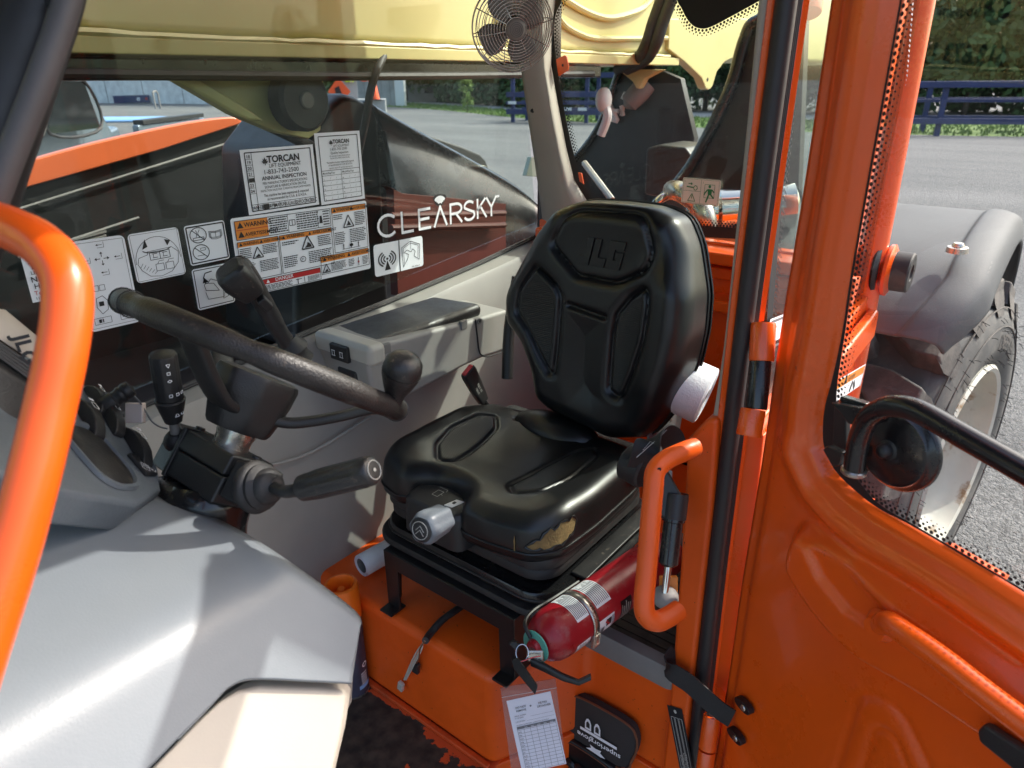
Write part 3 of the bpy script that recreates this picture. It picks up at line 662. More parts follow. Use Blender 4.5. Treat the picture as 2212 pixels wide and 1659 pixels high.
# small rubber hairs on the tyre
hb = MB(); rnd = random.Random(8)
for k in range(170):
    t = rnd.random()*6.28; r_ = rnd.choice((.41, .45, .52, .57, .61)); o = .022 if r_ < .58 else .0
    a = wpt(t, r_, o); d = (WA+z*rnd.uniform(-.9, .5)+WE*rnd.uniform(-.9, .3)).normalized()*rnd.uniform(.015, .03); hb.tube([a, a+d*.5, a+d+z*-.003], .0011, 4)
o = hb.build('rubber_hairs', 'black_rubber', wheel); o['kind'] = 'stuff'
prof = crom([(2.06, 0, .80), (2.10, 0, .855), (2.18, 0, .915), (2.34, 0, .98), (2.60, 0, 1.015), (2.95, 0, 1.015), (3.35, 0, .93), (3.62, 0, .77), (3.75, 0, .6)], 6)
rings = []
for i, p in enumerate(prof):
    t = (prof[min(i+1, len(prof)-1)]-prof[max(i-1, 0)]).normalized(); nn = Vc((-t.z, 0, t.x)); nn = nn if nn.z > 0 or nn.x < 0 else -nn
    if nn.dot(p-Vc((2.84, 0, .1))) < 0: nn = -nn
    fl = max(0, 1-i/14)                                   # front flap flares outwards less
    sec = [(.80, 0), (.5, .0), (.30+.05*fl, 0), (.225+.07*fl, 0), (.214+.07*fl, .004), (.205+.07*fl, .009), (.165+.07*fl, .006), (.128+.07*fl, -.010), (.112+.07*fl, -.048), (.106+.07*fl, -.09)]
    rings.append([Vc((p.x, 0, p.z))+nn*h+Vc((0, y_, 0)) for y_, h in crom([(a, b, 0) for a, b in sec], 3) for y_, h in ((y_, h),)] if False else [Vc((p.x, q.x, p.z))+nn*q.y for q in crom([(a, b, 0) for a, b in sec], 3)])
part(MB().grid(lambda a, b: rings[round(a*(len(rings)-1))][round(b*(len(rings[0])-1))], len(rings), len(rings[0])), 'rear_fender', 'fender_plastic', solid=.008, smooth=60, label='grey plastic rear fender over the tyre')
fb = vz(2068, 539, 1.012); fb.z = 1.015
fo = part(MB().lathe([(.0, .016), (.012, .015), (.016, .008), (.016, .006), (.026, .004), (.028, -.01)], fb, (-.05, 0, 1), 18), 'fender_bolt', 'bare_steel')
part(MB().box((2.05, .46, -.35), (3.4, 1.4, .35)), 'rear_frame', 'black_steel', .02)

# ================================================================= cab shell
CY0, CY1, CX1 = .36, 1.42, 1.98
# floor with worn orange paint under dirt
m = bpy.data.materials.new('worn_floor'); m.use_nodes = True; MATS['worn_floor'] = m
n = m.node_tree; N = n.nodes; L = n.links; b = N['Principled BSDF']; tc = N.new('ShaderNodeTexCoord').outputs['Object']
n1 = N.new('ShaderNodeTexNoise'); n1.inputs['Scale'].default_value = 6.5; n1.inputs['Detail'].default_value = 9; n1.inputs['Roughness'].default_value = .62; L.new(tc, n1.inputs['Vector'])
sx = N.new('ShaderNodeSeparateXYZ'); L.new(tc, sx.inputs[0])
ed = N.new('ShaderNodeMapRange'); ed.inputs[1].default_value = .815; ed.inputs[2].default_value = .855; ed.inputs[3].default_value = 0; ed.inputs[4].default_value = .16; L.new(sx.outputs[0], ed.inputs[0])
e2 = N.new('ShaderNodeMapRange'); e2.inputs[1].default_value = .75; e2.inputs[2].default_value = .66; e2.inputs[3].default_value = 0; e2.inputs[4].default_value = .10; L.new(sx.outputs[0], e2.inputs[0])
ad = N.new('ShaderNodeMath'); ad.operation = 'ADD'; L.new(n1.outputs[0], ad.inputs[0]); L.new(ed.outputs[0], ad.inputs[1])
a2 = N.new('ShaderNodeMath'); a2.operation = 'ADD'; L.new(ad.outputs[0], a2.inputs[0]); L.new(e2.outputs[0], a2.inputs[1])
th = N.new('ShaderNodeMapRange'); th.inputs[1].default_value = .612; th.inputs[2].default_value = .622; L.new(a2.outputs[0], th.inputs[0])
n2 = N.new('ShaderNodeTexNoise'); n2.inputs['Scale'].default_value = 30; n2.inputs['Detail'].default_value = 8; L.new(tc, n2.inputs['Vector'])
dc = N.new('ShaderNodeValToRGB'); L.new(n2.outputs[0], dc.inputs[0]); dc.color_ramp.elements[0].color = (.012, .010, .008, 1); dc.color_ramp.elements[0].position = .3; dc.color_ramp.elements[1].color = (.075, .055, .04, 1); dc.color_ramp.elements[1].position = .72
mx = N.new('ShaderNodeMix'); mx.data_type = 'RGBA'; L.new(th.outputs[0], mx.inputs[0]); L.new(dc.outputs[0], mx.inputs[6]); mx.inputs[7].default_value = (.62, .085, .015, 1); L.new(mx.outputs[2], b.inputs['Base Color'])
b.inputs['Roughness'].default_value = .75; bp = N.new('ShaderNodeBump'); bp.inputs['Distance'].default_value = .003; bp.inputs['Strength'].default_value = .6; L.new(n2.outputs[0], bp.inputs['Height']); L.new(bp.outputs[0], b.inputs['Normal'])
part(MB().box((-.3, .732, -.06), (1.0, CY1, 0)), 'cab_floor', 'worn_floor', .003)
part(MB().prism([(.852, .738, -.36), (1.075, .622, -.36), (1.075, .40, -.36), (1.3, .40, -.36), (1.3, .738, -.36)], (0, 0, .358)), 'step_riser', 'orange_worn', .004, smooth=0)
part(MB().box((-.3, CY0, -.36), (1.075, .73, -.33)), 'entry_step', 'black_steel', .004)
# seat riser: stepped orange box
part(MB().prism([(.852, CY1, 0), (.852, .735, 0), (1.075, .622, 0), (1.075, .40, 0), (CX1-.02, .40, 0), (CX1-.02, CY1, 0)], (0, 0, .272)), 'seat_riser', 'orange_worn', .022, seg=3, smooth=0)
part(MB().box((.838, .74, .0), (.853, CY1, .012)), 'riser_toe', 'orange_dirty', .004)
# side sill below door opening
part(MB().box((-.3, CY0+.03, -.48), (2.0, 1.3, -.37)), 'cab_underbody', 'black_steel', .01)
# lower post with chamfered head, and upper B pillar
pl = [vx(u, v, 1.06) for u, v in ((1488, 925), (1545, 905), (1547, 1010), (1500, 1660), (1495, 1760), (1425, 1760), (1441, 1640), (1472, 1200))]
part(MB().prism([vx(u, v, 1.055) for u, v in ((1483, 950), (1526, 905), (1552, 905), (1545, 1011), (1537, 1106), (1474, 1659), (1466, 1740), (1420, 1740), (1441, 1560), (1466, 1240))], (.07, 0, 0)), 'door_post', 'orange_worn', .010, smooth=0)
part(MB().prism([vx(u, v, 1.088) for u, v in ((1700, -120), (1722, -120), (1590, 905), (1562, 905), (1600, 640), (1645, 330))], (.06, 0, 0)), 'upper_post', 'orange_paint', .006, smooth=0)
part(MB().tube(crom([vx(u, v, 1.082) for u, v in ((1673, -100), (1658, 0), (1628, 300), (1604, 520), (1580, 740), (1563, 850), (1549, 935))], 6), .0115, 10), 'post_trim', 'pillar_plastic')
# door seal: rubber bulb with ribbed carrier
sl = [vx(u, v, 1.075) for u, v in ((1720, -160), (1699, 0), (1626, 553), (1598, 780), (1547, 1200), (1523, 1420), (1490, 1720))]
slc = crom(sl, 8); sidev = Vc((.617, -.787, 0)); sidev = RT
part(MB().tube(slc, .0150, 14), 'door_seal', 'seal_rubber', label='black rubber door seal with ribbed edge')
for k in range(5): part(MB().tube([p+RT*(.0135+.0026*k)+FW*(.004+.001*k) for p in slc], .0016, 6), 'seal_rib', 'seal_rubber')
part(MB().ribbon([p+RT*.030+FW*.010 for p in slc], RT, .008, .004), 'seal_flange', 'orange_paint')
part(MB().ribbon([p-RT*.018+FW*.008 for p in slc], RT, .010, .004), 'seal_flange', 'orange_paint')
# outer jamb seen in the gap between seal and door
jm = [vx(u, v, 1.10) for u, v in ((1590, 940), (1650, 940), (1560, 1760), (1490, 1760))]
part(MB().prism(jm, (.02, 0, 0)), 'door_jamb', 'orange_paint', .003, smooth=0)
# roof with headliner, front post, rear posts
part(MB().box((-.25, CY0-.02, 1.80), (CX1+.08, CY1+.05, 1.92)), 'cab_roof', 'orange_paint', .03)
part(MB().box((.95, CY0+.12, 1.915), (CX1+.04, CY1+.04, 2.26)), 'roof_shade_box', 'orange_paint', .04)  # unseen box added on the roof to keep sun off the boom
part(MB().box((-.2, CY0+.03, 1.765), (CX1, CY1, 1.797)), 'headliner', 'dash_plastic', .01)
part(MB().tube([(CX1+.03, CY0+.02, -.1), (CX1+.05, CY0+.02, .7), (CX1+.02, CY0+.03, 1.80)], .042, 14), 'rear_post', 'orange_paint')
part(MB().box((CX1+.0, CY1-.035, .2), (CX1+.06, CY1+.02, 1.80)), 'rear_post', 'black_paint', .01)
part(MB().box((-.25, CY1-.04, .2), (-.17, CY1+.03, 1.8)), 'front_post', 'orange_paint', .01)
# rear wall below the back window, inside
part(MB().prism([(CX1-.02, .40, .27), (CX1-.02, .40, .86), (CX1-.02, CY1, .86), (CX1-.02, CY1, .27)], (.05, 0, 0)), 'rear_wall', 'orange_paint', .004, smooth=0)
for zz, d in ((.985, .075), (.93, .02), (.845, .06)): part(MB().box((CX1-.03-d, .42, zz-.018), (CX1+.01, CY1-.05, zz+.018)), 'rear_ledge', 'orange_paint', .008)
part(MB().box((CX1-.01, .40, .85), (CX1+.03, CY1, 1.01)), 'rear_wall_upper', 'orange_paint', .004)
# side wall (outside, behind the door post): panel under quarter window
part(MB().prism([(1.10, CY0, -.1), (1.10, CY0, .86), (1.55, CY0, .86), (CX1+.02, CY0, .92), (CX1+.06, CY0, .5), (CX1+.04, CY0, -.1)], (0, .03, 0)), 'side_panel', 'orange_paint', .006, smooth=0)
part(MB().prism([(1.14, CY0-.004, .80), (1.55, CY0-.004, .845), (CX1+.02, CY0-.004, .885), (CX1+.03, CY0-.004, .80), (1.55, CY0-.004, .775), (1.14, CY0-.004, .74)], (0, -.028, 0)), 'side_rail', 'orange_paint', .010, smooth=0)
part(MB().obox((CX1+.10, CY0+.02, .30), (.10, 0, 0), (0, .06, 0), (0, 0, .16)), 'plastic_cover', 'grey_step', .03, seg=3, smooth=0)
part(MB().box((-.25, CY1+.008, -.45), (CX1, CY1+.035, .78)), 'right_wall', 'black_paint', .004)
# ---- window panes
def pane(name, pts, n_, g, t=.005): return part(MB().prism(pts, Vc(n_)*t), name, g, smooth=0)
pane('right_window', [(-.16, CY1, .80), (.47, CY1, .865), (1.95, CY1, 1.0), (1.90, CY1, 1.40), (1.80, CY1, 1.77), (-.16, CY1, 1.77)], (0, 1, 0), 'window_glass')
RWX = CX1+.015
pane('back_window', [(RWX, .46, 1.0), (RWX, 1.30, 1.0), (RWX, 1.345, 1.2), (RWX, 1.37, 1.77), (RWX, .46, 1.77)], (1, 0, 0), 'window_glass')
pane('quarter_window', [(1.13, CY0+.012, .87), (CX1, CY0+.012, .93), (CX1, CY0+.012, 1.77), (1.13, CY0+.012, 1.77)], (0, 1, 0), 'window_glass')
pane('windscreen', [(-.2, CY0+.05, .75), (-.2, CY1-.04, .75), (-.2, CY1-.04, 1.77), (-.2, CY0+.05, 1.77)], (-1, 0, 0), 'window_glass')
# black ceramic borders with dot rows
def dots(name, line, inward, rows, m='print_black', pitch=.010, r0=.0036):
    b = MB(); pts = line; acc = 0
    L_ = [0]; 
    for p, q in zip(pts, pts[1:]): L_.append(L_[-1]+(q-p).length)
    s_ = 0; i = 0; nrm = None
    while s_ < L_[-1]:
        while i < len(pts)-2 and L_[i+1] < s_: i += 1
        d = (pts[i+1]-pts[i]).normalized(); p = pts[i]+d*(s_-L_[i]); w_ = Vc(inward(p)) if callable(inward) else Vc(inward)
        nn = d.cross(w_).normalized(); w_ = nn.cross(d).normalized(); w_ = w_ if w_.dot(Vc(inward(p)) if callable(inward) else Vc(inward)) > 0 else -w_
        for k in range(rows):
            c = p + w_*(pitch*.45+pitch*.62*k) + d*(pitch*.5*(k % 2)); r = r0*(1-.24*k)
            b.flat([c+(d*math.cos(a)+w_*math.sin(a))*r for a in [j*math.pi/4 for j in range(8)]])
        s_ += pitch
    o = part(b, name, m, smooth=0, fix=False); o['kind'] = 'stuff'; return o
rl = crom([vx(u, v, RWX-.006) for u, v in ((1222, -60), (1214, 0), (1201, 30), (1197, 75), (1203, 135), (1217, 225), (1232, 300), (1245, 350), (1258, 385), (1276, 412), (1300, 428))], 6)
ro = crom([vx(u, v, RWX-.006) for u, v in ((1205, -60), (1196, 0), (1189, 30), (1187, 75), (1192, 135), (1204, 225), (1217, 300), (1228, 350), (1238, 385), (1252, 416), (1272, 440))], 6)
part(MB().grid(lambda a, b: (rl if b < .5 else ro)[round(a*(len(rl)-1))], len(rl), 2), 'window_border', 'print_black', smooth=0, fix=False)
dots('border_dots', rl, (0, -1, 0), 3)
tb_ = [vx(u, v, RWX-.006) for u, v in ((1461, -40), (1463, 0), (1472, 18), (1484, 41), (1498, 56), (1517, 62), (1538, 57), (1575, 38), (1640, 2), (1665, -14))]
part(MB().flat(crom(tb_, 5)+[vx(1665, -60, RWX-.006)]), 'window_border', 'print_black', smooth=0, fix=False)
dots('border_dots', crom(tb_, 5), lambda p: (0, 0, -1) if True else 0, 3)
bl = [vx(1500, 487, RWX-.006), vx(1660, 498, RWX-.006)]
part(MB().flat([vx(1480, 484, RWX-.006), vx(1665, 498, RWX-.006), vx(1665, 520, RWX-.006), vx(1480, 510, RWX-.006)]), 'window_border', 'print_black', smooth=0, fix=False); dots('border_dots', bl, (0, 0, 1), 3)
# quarter-window border in the gap beside the door, and at the rear post
QY = CY0+.008
q1 = [vy(u, v, QY) for u, v in ((1722, -40), (1718, 60), (1706, 250), (1690, 430), (1676, 600), (1668, 700))]
part(MB().grid(lambda a, b: q1[round(a*5)] + Vc((-.03, 0, 0))*b, 6, 2), 'window_border', 'print_black', smooth=0, fix=False)
dots('border_dots', crom(q1, 5), (1, 0, 0), 3, pitch=.011)
q2 = [vy(u, v, QY) for u, v in ((1976, -40), (1970, 60), (1948, 300), (1925, 470), (1915, 520))]; dots('border_dots', crom(q2, 5), (-1, 0, 0), 2, 'white_trim', .012, .003)
# tab catches on the back window
part(MB().prism([vx(u, v, RWX-.012) for u, v in ((1203, 128), (1222, 119), (1226, 122), (1230, 145), (1229, 152), (1208, 165))], (-.006, 0, 0)), 'window_catch', 'orange_paint', .002, smooth=0)
part(MB().prism([vx(u, v, RWX-.012) for u, v in ((1250, 372), (1258, 374), (1263, 398), (1254, 392))], (-.006, 0, 0)), 'window_catch', 'orange_paint', .002, smooth=0)
part(MB().cyl(vx(1216, 141, RWX-.019), vx(1216, 141, RWX-.012), .004, n=10), 'catch_pin', 'black_steel')
# ---- plastic trim of the rear right corner post
pr_ = [(( 1088, -80), (1200, -80)), ((1100, 0), (1199, 0)), ((1112, 60), (1190, 60)), ((1126, 150), (1189, 140)), ((1140, 250), (1204, 225)), ((1154, 340), (1222, 320)), ((1166, 420), (1240, 390)), ((1172, 470), (1262, 425)), ((1176, 520), (1290, 470)), ((1178, 560), (1300, 520))]
def trim(a, b):
    i = min(int(a*9), 8); t = a*9-i
    l0 = vy(*pr_[i][0], CY1-.01).lerp(vy(*pr_[i+1][0], CY1-.01), t); r0 = vx(*pr_[i][1], RWX-.02).lerp(vx(*pr_[i+1][1], RWX-.02), t)
    c = l0*.38+r0*.62 + Vc((-.03, -.035, 0))
    if b <= .5: k = b*2; return l0*(1-k)**2+(l0*.25+c*.75+Vc((-.012, -.0, 0)))*2*k*(1-k)+c*k*k
    k = b*2-1; return c*(1-k)**2+(c*.8+r0*.2+Vc((-.014, -.012, 0)))*2*k*(1-k)+r0*k*k
part(MB().grid(trim, 40, 17), 'corner_trim', 'pillar_plastic', solid=.004, smooth=50, label='grey plastic corner post trim with screws')
for u, v in ((1153, 238), (1182, 416)):
    p = vy(u, v, CY1-.03); part(MB().lathe([(.0, .004), (.008, .004), (.0095, 0), (.0095, -.02)], p, (-.25, -1, .1), 14), 'trim_screw', 'black_steel')
# ---- front left: windscreen post rubber near the camera
fp = [vd(u, v, .60) for u, v in ((250, -660), (170, -340), (118, -120), (92, 0), (40, 160), (-40, 400), (-120, 640), (-240, 1000), (-330, 1280))]
part(MB().tube(crom(fp, 6), .030, 18), 'windscreen_post', 'seal_rubber', label='black windscreen post at the left edge')
part(MB().tube(crom([vd(u, v, .575) for u, v in ((300, -640), (222, -340), (170, -120), (146, 0), (96, 150), (18, 350), (-60, 560), (-180, 900))], 6), .011, 12), 'post_seal', 'post_grey')
part(MB().tube(crom([vd(u, v, .60) for u, v in ((314, -640), (236, -340), (184, -120), (160, 0), (112, 150), (32, 360), (-50, 580), (-170, 900))], 6), .0075, 10), 'post_seal', 'seal_rubber')
part(MB().lathe([(.0, .004), (.005, .004), (.007, 0)], vd(116, 8, .57), -FW, 12), 'post_screw', 'black_steel')
# orange grab rail near the camera
part(MB().tube(crom([vd(u, v, w_) for u, v, w_ in ((-240, 420, .64), (-140, 440, .60), (-50, 468, .57), (30, 496, .55), (95, 532, .535), (138, 590, .525), (146, 660, .52), (134, 760, .515), (108, 880, .51), (70, 1040, .50), (20, 1220, .49), (-60, 1470, .475), (-110, 1640, .46))], 8), .0172, 22), 'grab_rail', 'orange_paint', label='orange bent grab rail at the door front')
# ================================================================= cab interior: side panel, armrest, dash, cowl
edge = [(-60, 1010), (100, 960), (262, 898), (433, 823), (660, 722), (800, 668), (927, 616), (1030, 572), (1125, 527), (1185, 500)]
inn = [(-60, 1050), (100, 1000), (262, 934), (433, 862), (660, 772), (800, 704), (960, 628), (1060, 584), (1140, 548), (1215, 520)]
E1 = crom([vy(u, v, CY1-.004) for u, v in edge], 5); E2 = crom([vy(u, v, CY1-.055) for u, v in inn], 5)
def spanel(a, b):
    i = round(a*(len(E1)-1)); p, q = E1[i], E2[i]
    if b < .15: return p
    if b < .35: return q
    if b < .55: return q+Vc((0, -.008, -.012))
    if b < .8: return Vc((q.x, CY1-.085, q.z-.10))
    return Vc((q.x, CY1-.12, -.02))
part(MB().grid(spanel, len(E1), 6), 'side_trim_panel', 'grey_plastic', .006, smooth=30, solid=.004, label='grey moulded side panel under the right window')
part(MB().tube([p+Vc((0, -.012, .004)) for p in E1], .0035, 8), 'sill_cable', 'black_rubber')
part(MB().tube([p+Vc((0, -.004, .006)) for p in E1], .006, 8), 'window_gasket', 'seal_rubber')
# console carrying the armrest
AZT = .885
cp1 = [vy(u, v, 1.185) for u, v in ((796, 752), (900, 722), (1027, 690), (1098, 668), (1104, 752), (1072, 765), (1043, 774), (994, 797), (930, 832), (869, 864), (842, 882), (812, 886), (797, 800))]
part(MB().prism(cp1, (0, .20, 0)), 'armrest_console', 'grey_plastic', .012, seg=3, smooth=0, label='grey console under the armrest')
fa, fb_ = vy(796, 752, 1.185), vy(797, 800, 1.185)
part(MB().hexa([(fa.x-.004, 1.18, fb_.z), (fa.x+.05, 1.18, fb_.z), (fa.x+.05, 1.385, fb_.z), (fa.x-.004, 1.385, fb_.z)], [(fa.x-.006, 1.176, fa.z+.004), (fa.x+.05, 1.176, fa.z+.002), (fa.x+.05, 1.385, fa.z+.002), (fa.x-.006, 1.385, fa.z+.004)]), 'console_nose', 'light_plastic', .016, seg=3, smooth=0)
# seam of the rear access cover with its screw
part(MB().tube(crom([vy(u, v, 1.184) for u, v in ((1027, 690), (1031, 725), (1035, 757), (1042, 768), (1053, 770), (1072, 765), (1090, 758))], 6), .0022, 6), 'cover_seam', 'print_black')
part(MB().lathe([(.004, .001), (.008, .0015), (.009, -.002)], vy(1036, 694, 1.184), (0, -1, 0), 14), 'cover_screw', 'mid_grey')
part(MB().lathe([(.0, .0012), (.004, .0012)], vy(1036, 694, 1.184), (0, -1, 0), 10), 'screw_recess', 'print_black')
# armrest pad
ta = [vz(u, v, AZT) for u, v in ((705, 704), (798, 746), (1041, 661), (942, 636))]
ta = [Vc((.985, 1.375, AZT)), Vc((.985, 1.172, AZT)), Vc((1.425, 1.172, AZT)), Vc((1.425, 1.36, AZT))]
tp = [vz(708, 700, AZT), vz(800, 744, AZT), vz(1043, 655, AZT+.005), vz(936, 638, AZT+.005)]
tp[0].y = min(tp[0].y, 1.39); 
part(MB().hexa([p+Vc((0, 0, -.038)) for p in tp], tp), 'armrest_pad', 'worn_plastic', .016, seg=4, smooth=0, label='worn black armrest pad')
for u, v in ((836, 748), (1003, 697)):                   # notches under the pad
    p = vy(u, v, 1.183); part(MB().obox(p+Vc((0, .004, -.006)), (.012, 0, 0), (0, .005, 0), (0, 0, .012)), 'console_notch', 'mid_grey', .002, smooth=0)
# rocker switch in the console nose
sw = vx(735, 762, fa.x-.008); 
so = part(MB().obox(sw, (.006, 0, 0), (0, .032, 0), (0, 0, .020)), 'rocker_switch', 'black_plastic', .003, smooth=0)
st = Sheet(sw+Vc((-.0068, .03, .018)), sw+Vc((-.0068, -.03, .018)), sw+Vc((-.0068, .03, -.018)))
for a in (.12, .6): st.line('white_print', [(a, .35), (a+.22, .35)], .03); st.line('white_print', [(a+.04, .35), (a+.04, .7)], .03); st.line('white_print', [(a+.18, .35), (a+.18, .7)], .03); st.line('white_print', [(a, .7), (a+.22, .7)], .03)
for m_, b_ in st.ink.items(): b_.build('print', m_, so, smooth=0, fix=False)
part(MB().obox(vx(763, 814, fa.x+.012), (.02, 0, 0), (0, .034, 0), (0, 0, .026)), 'console_vent', 'black_plastic', .006, smooth=0)
# lower kick panel crease
part(MB().tube(crom([vy(u, v, CY1-.118) for u, v in ((560, 1010), (640, 990), (700, 962), (760, 925), (800, 900))], 6), .004, 6), 'panel_crease', 'grey_plastic')
# ---- single-lever joystick beside the window
jx = 1.32
Lj = [vy(u, v, 1.33) for u, v in ((629, 752), (606, 720), (584, 682), (560, 640), (536, 604), (516, 584), (504, 573))]
jr = [.021, .019, .0215, .022, .026, .031, .026]
js = thing('joystick', 'black hand joystick lever standing by the right window', 'joystick', (Lj[0].x, Lj[0].y, Lj[0].z-.03))
MB().tube(crom(Lj, 6), [jr[min(i//6, 6)]*(1-(i % 6)/6)+jr[min(i//6+1, 6)]*((i % 6)/6) for i in range(37)], 18).build('grip', 'black_plastic', js)
ax = (Lj[-1]-Lj[-3]).normalized(); sdv = ax.cross(FW).normalized(); fv = sdv.cross(ax)
hd_ = vy(512, 600, 1.315)
MB().loft([[hd_+ax*h+sdv*(x*sx_)+fv*(y*sy_) for x, y in rrect(1, 1, .28, 4)] for h, sx_, sy_ in ((-.05, .05, .05), (-.03, .060, .058), (.0, .070, .066), (.022, .066, .060), (.030, .050, .045))]).build('head', 'worn_plastic', js, bevel=.003)
MB().lathe([(.020, .02), (.024, .008), (.034, -.004), (.036, -.010), (.030, -.014), (.030, -.03), (.036, -.045)], vy(628, 744, 1.33), (ax+z).normalized(), 24).build('boot', 'black_rubber', js)
MB().obox(vy(572, 655, 1.30), sdv*.010, fv*.010, ax*.016).build('trigger', 'black_plastic', js, bevel=.004, smooth=0)
# ---- dash: inclined switch panel left of the steering column
DA, DB, DC = vd(178, 823, 1.02), vd(342, 1010, 1.0), vd(222, 1050, .83)
DN = (DB-DA).cross(DC-DA).normalized(); DN = DN if DN.dot(CAM-DA) > 0 else -DN
def dp(u, v, off=0): p = vpl(u, v, DA+DN*off, DN); return p
dl, dv_ = (DB-DA).normalized(), None; dv_ = DN.cross(dl)
dash = part(MB().prism([dp(u, v) for u, v in ((178, 823), (215, 858), (262, 912), (300, 950), (330, 985), (345, 1012), (352, 1060), (300, 1090), (120, 1060), (-60, 1000), (-60, 880), (-60, 760), (120, 770))], -DN*.05), 'dash_panel', 'dash_plastic', .008, smooth=0, label='blue grey dash panel with rocker switches')
for k, (u, v, ln, wd) in enumerate(((190, 905, .080, .018), (238, 905, .072, .017), (294, 968, .082, .018), (206, 866, .06, .012))):
    c = dp(u, v, .004); a = (dp(u+26, v+44, .004)-c).normalized(); s_ = DN.cross(a)
    o = part(MB().loft([[c+a*x*ln/2+s_*wd*.5*q+DN*h for x, h in ((-1, -.004), (-.95, .005), (-.7, .010), (-.4, .0135), (0, .015), (.4, .0135), (.7, .009), (.95, .003), (1, -.004))] for q in (-1, 1)]), 'rocker_switch', 'black_plastic', .0025, smooth=0, parent=dash)
    st = Sheet(c+a*(-.35*ln)+s_*wd*.3+DN*.0155, c+a*(-.35*ln)-s_*wd*.3+DN*.0155, c+a*(.0*ln)+s_*wd*.3+DN*.0165); st.rect('white_print', .1, .1, .9, .3); st.box('white_print', .15, .45, .85, .9, .12)
    st.mb('white_print').build('switch_symbol', 'white_print', dash, smooth=0, fix=False)
vc = dp(212, 985, 0)
part(MB().loft([[vc+dl*x*sx_+dv_*y*sx_+DN*h for x, y in rrect(.105, .075, .03, 6)] for sx_, h in ((1.15, .001), (1.12, .006), (1.02, .006), (.98, .001))], False), 'speaker_rim', 'dash_plastic', parent=dash, smooth=60)
part(MB().loft([[vc+dl*x*sx_+dv_*y*sx_+DN*h for x, y in rrect(.105, .075, .03, 6)] for sx_, h in ((1.02, .0005), (.9, .004), (.6, .0075), (.2, .009))]), 'speaker_foam', 'worn_plastic', parent=dash, smooth=60)
lb = dp(308, 1004, .003); part(MB().obox(lb, dl*.020, dv_*.014, DN*.003), 'switch_blank', 'black_plastic', .002, parent=dash, smooth=0)
st = Sheet(dp(302, 998, .007), dp(318, 1006, .007), dp(298, 1006, .007)); st.box('white_print', 0, .1, 1, .9, .08); st.text('white_print', 'MENU', .08, .72, .4); st.mb('white_print').build('switch_symbol', 'white_print', dash, smooth=0, fix=False)
# power socket cap with cord
p0, p1 = vd(222, 880, .99), vd(268, 848, 1.0); ax = (p1-p0).normalized(); 
pk = part(MB().lathe([(.012, 0), (.0135, .004), (.0135, .018), (.011, .02), (.011, .026), (.0125, .028), (.0125, .031), (.011, .033), (.0128, .036), (.0128, .039), (.0115, .041), (.0115, .045), (.006, .046)], p0, ax, 20), 'socket_cap', 'black_plastic')
wire = crom([vd(268, 853, 1.0), vd(284, 852, 1.01), vd(300, 866, 1.02), vd(312, 885, 1.03), vd(328, 910, 1.03), vd(345, 922, 1.03), vd(362, 926, 1.03)], 6)
part(MB().tube(wire, .0012, 6), 'cord', 'print_grey')
part(MB().obox(vd(293, 892, 1.03), RT*.013, UP*.015, FW*.006), 'cord_tag', 'clear_poly', .002, smooth=0)
# instrument hood with printed strip
h0 = [vd(u, v, w_) for u, v, w_ in ((-30, 660, .80), (104, 770, .84), (94, 798, .835), (-30, 716, .79))]
hs = part(MB().prism(h0, FW*.03), 'display_frame', 'beige_plastic', .003, smooth=0)
vs, fs = textmesh('JLG', .022, .03, 0, 'CENTER', 1.15); c = vd(62, 757, .817); ex_ = (vd(72, 782, .82)-c).normalized(); ey_ = (vd(92, 740, .824)-c).normalized(); ey_ = (ey_-ex_*ey_.dot(ex_)).normalized()
MB().add([c-FW*.003+ex_*(-q.x)*-1+ey_*(q.y-.008) for q in vs], fs).build('lettering', 'print_black', hs, smooth=0, fix=False)
for k in range(5):
    a, b_ = vd(-30, 722+k*7, .79-.003*k), vd(92, 806+k*8, .83-.003*k); part(MB().tube([a, b_], .0022, 6), 'hood_edge', 'black_plastic')
part(MB().prism([vd(u, v, w_) for u, v, w_ in ((-40, 762, .77), (84, 850, .81), (60, 960, .80), (-40, 880, .76))], FW*.03), 'display_bezel', 'black_plastic', .006, smooth=0)
part(MB().prism([vd(u, v, w_) for u, v, w_ in ((-40, 868, .755), (60, 950, .79), (70, 1060, .78), (-40, 1040, .75))], FW*.03), 'dash_side', 'dash_plastic', .006, smooth=0)
# ---- big fairing at the lower left with a folded ridge
# two nearly flat faces meeting in a soft fold
def plane3(a, b, c): A, B, C_ = vd(*a), vd(*b), vd(*c); return A, (B-A).cross(C_-A).normalized()
F1, F2 = plane3((773, 1345, .93), (757, 1474, .885), (250, 1700, .655)), plane3((560, 1150, .935), (0, 1590, .60), (0, 985, .955))
def cdep(u, v):
    w1, w2 = (vpl(u, v, *F1)-CAM).dot(FW), (vpl(u, v, *F2)-CAM).dot(FW); k = .028; h = max(k-abs(w1-w2), 0)/k
    return max(w1, w2)+h*h*k*.25
topc = crom([(q[0], q[1], 0) for q in ((-200, 905), (0, 972), (160, 1024), (320, 1068), (440, 1112), (540, 1163), (630, 1222), (700, 1272), (752, 1312), (772, 1332), (777, 1345))], 6)
botc = crom([(q[0], q[1], 0) for q in ((-200, 1760), (0, 1770), (120, 1760), (215, 1745), (300, 1678), (380, 1598), (450, 1526), (492, 1484), (545, 1467), (660, 1471), (757, 1476))], 6)
def cowl(a, b):
    i = round(a*(len(topc)-1)); t, m = topc[i], botc[i]; e = max(0, b)
    if b < .0: return None
    p = t.lerp(m, e); w_ = cdep(p.x, p.y)
    if e < .06: w_ += .020*(1-e/.06)**2
    return vd(p.x, p.y, w_)
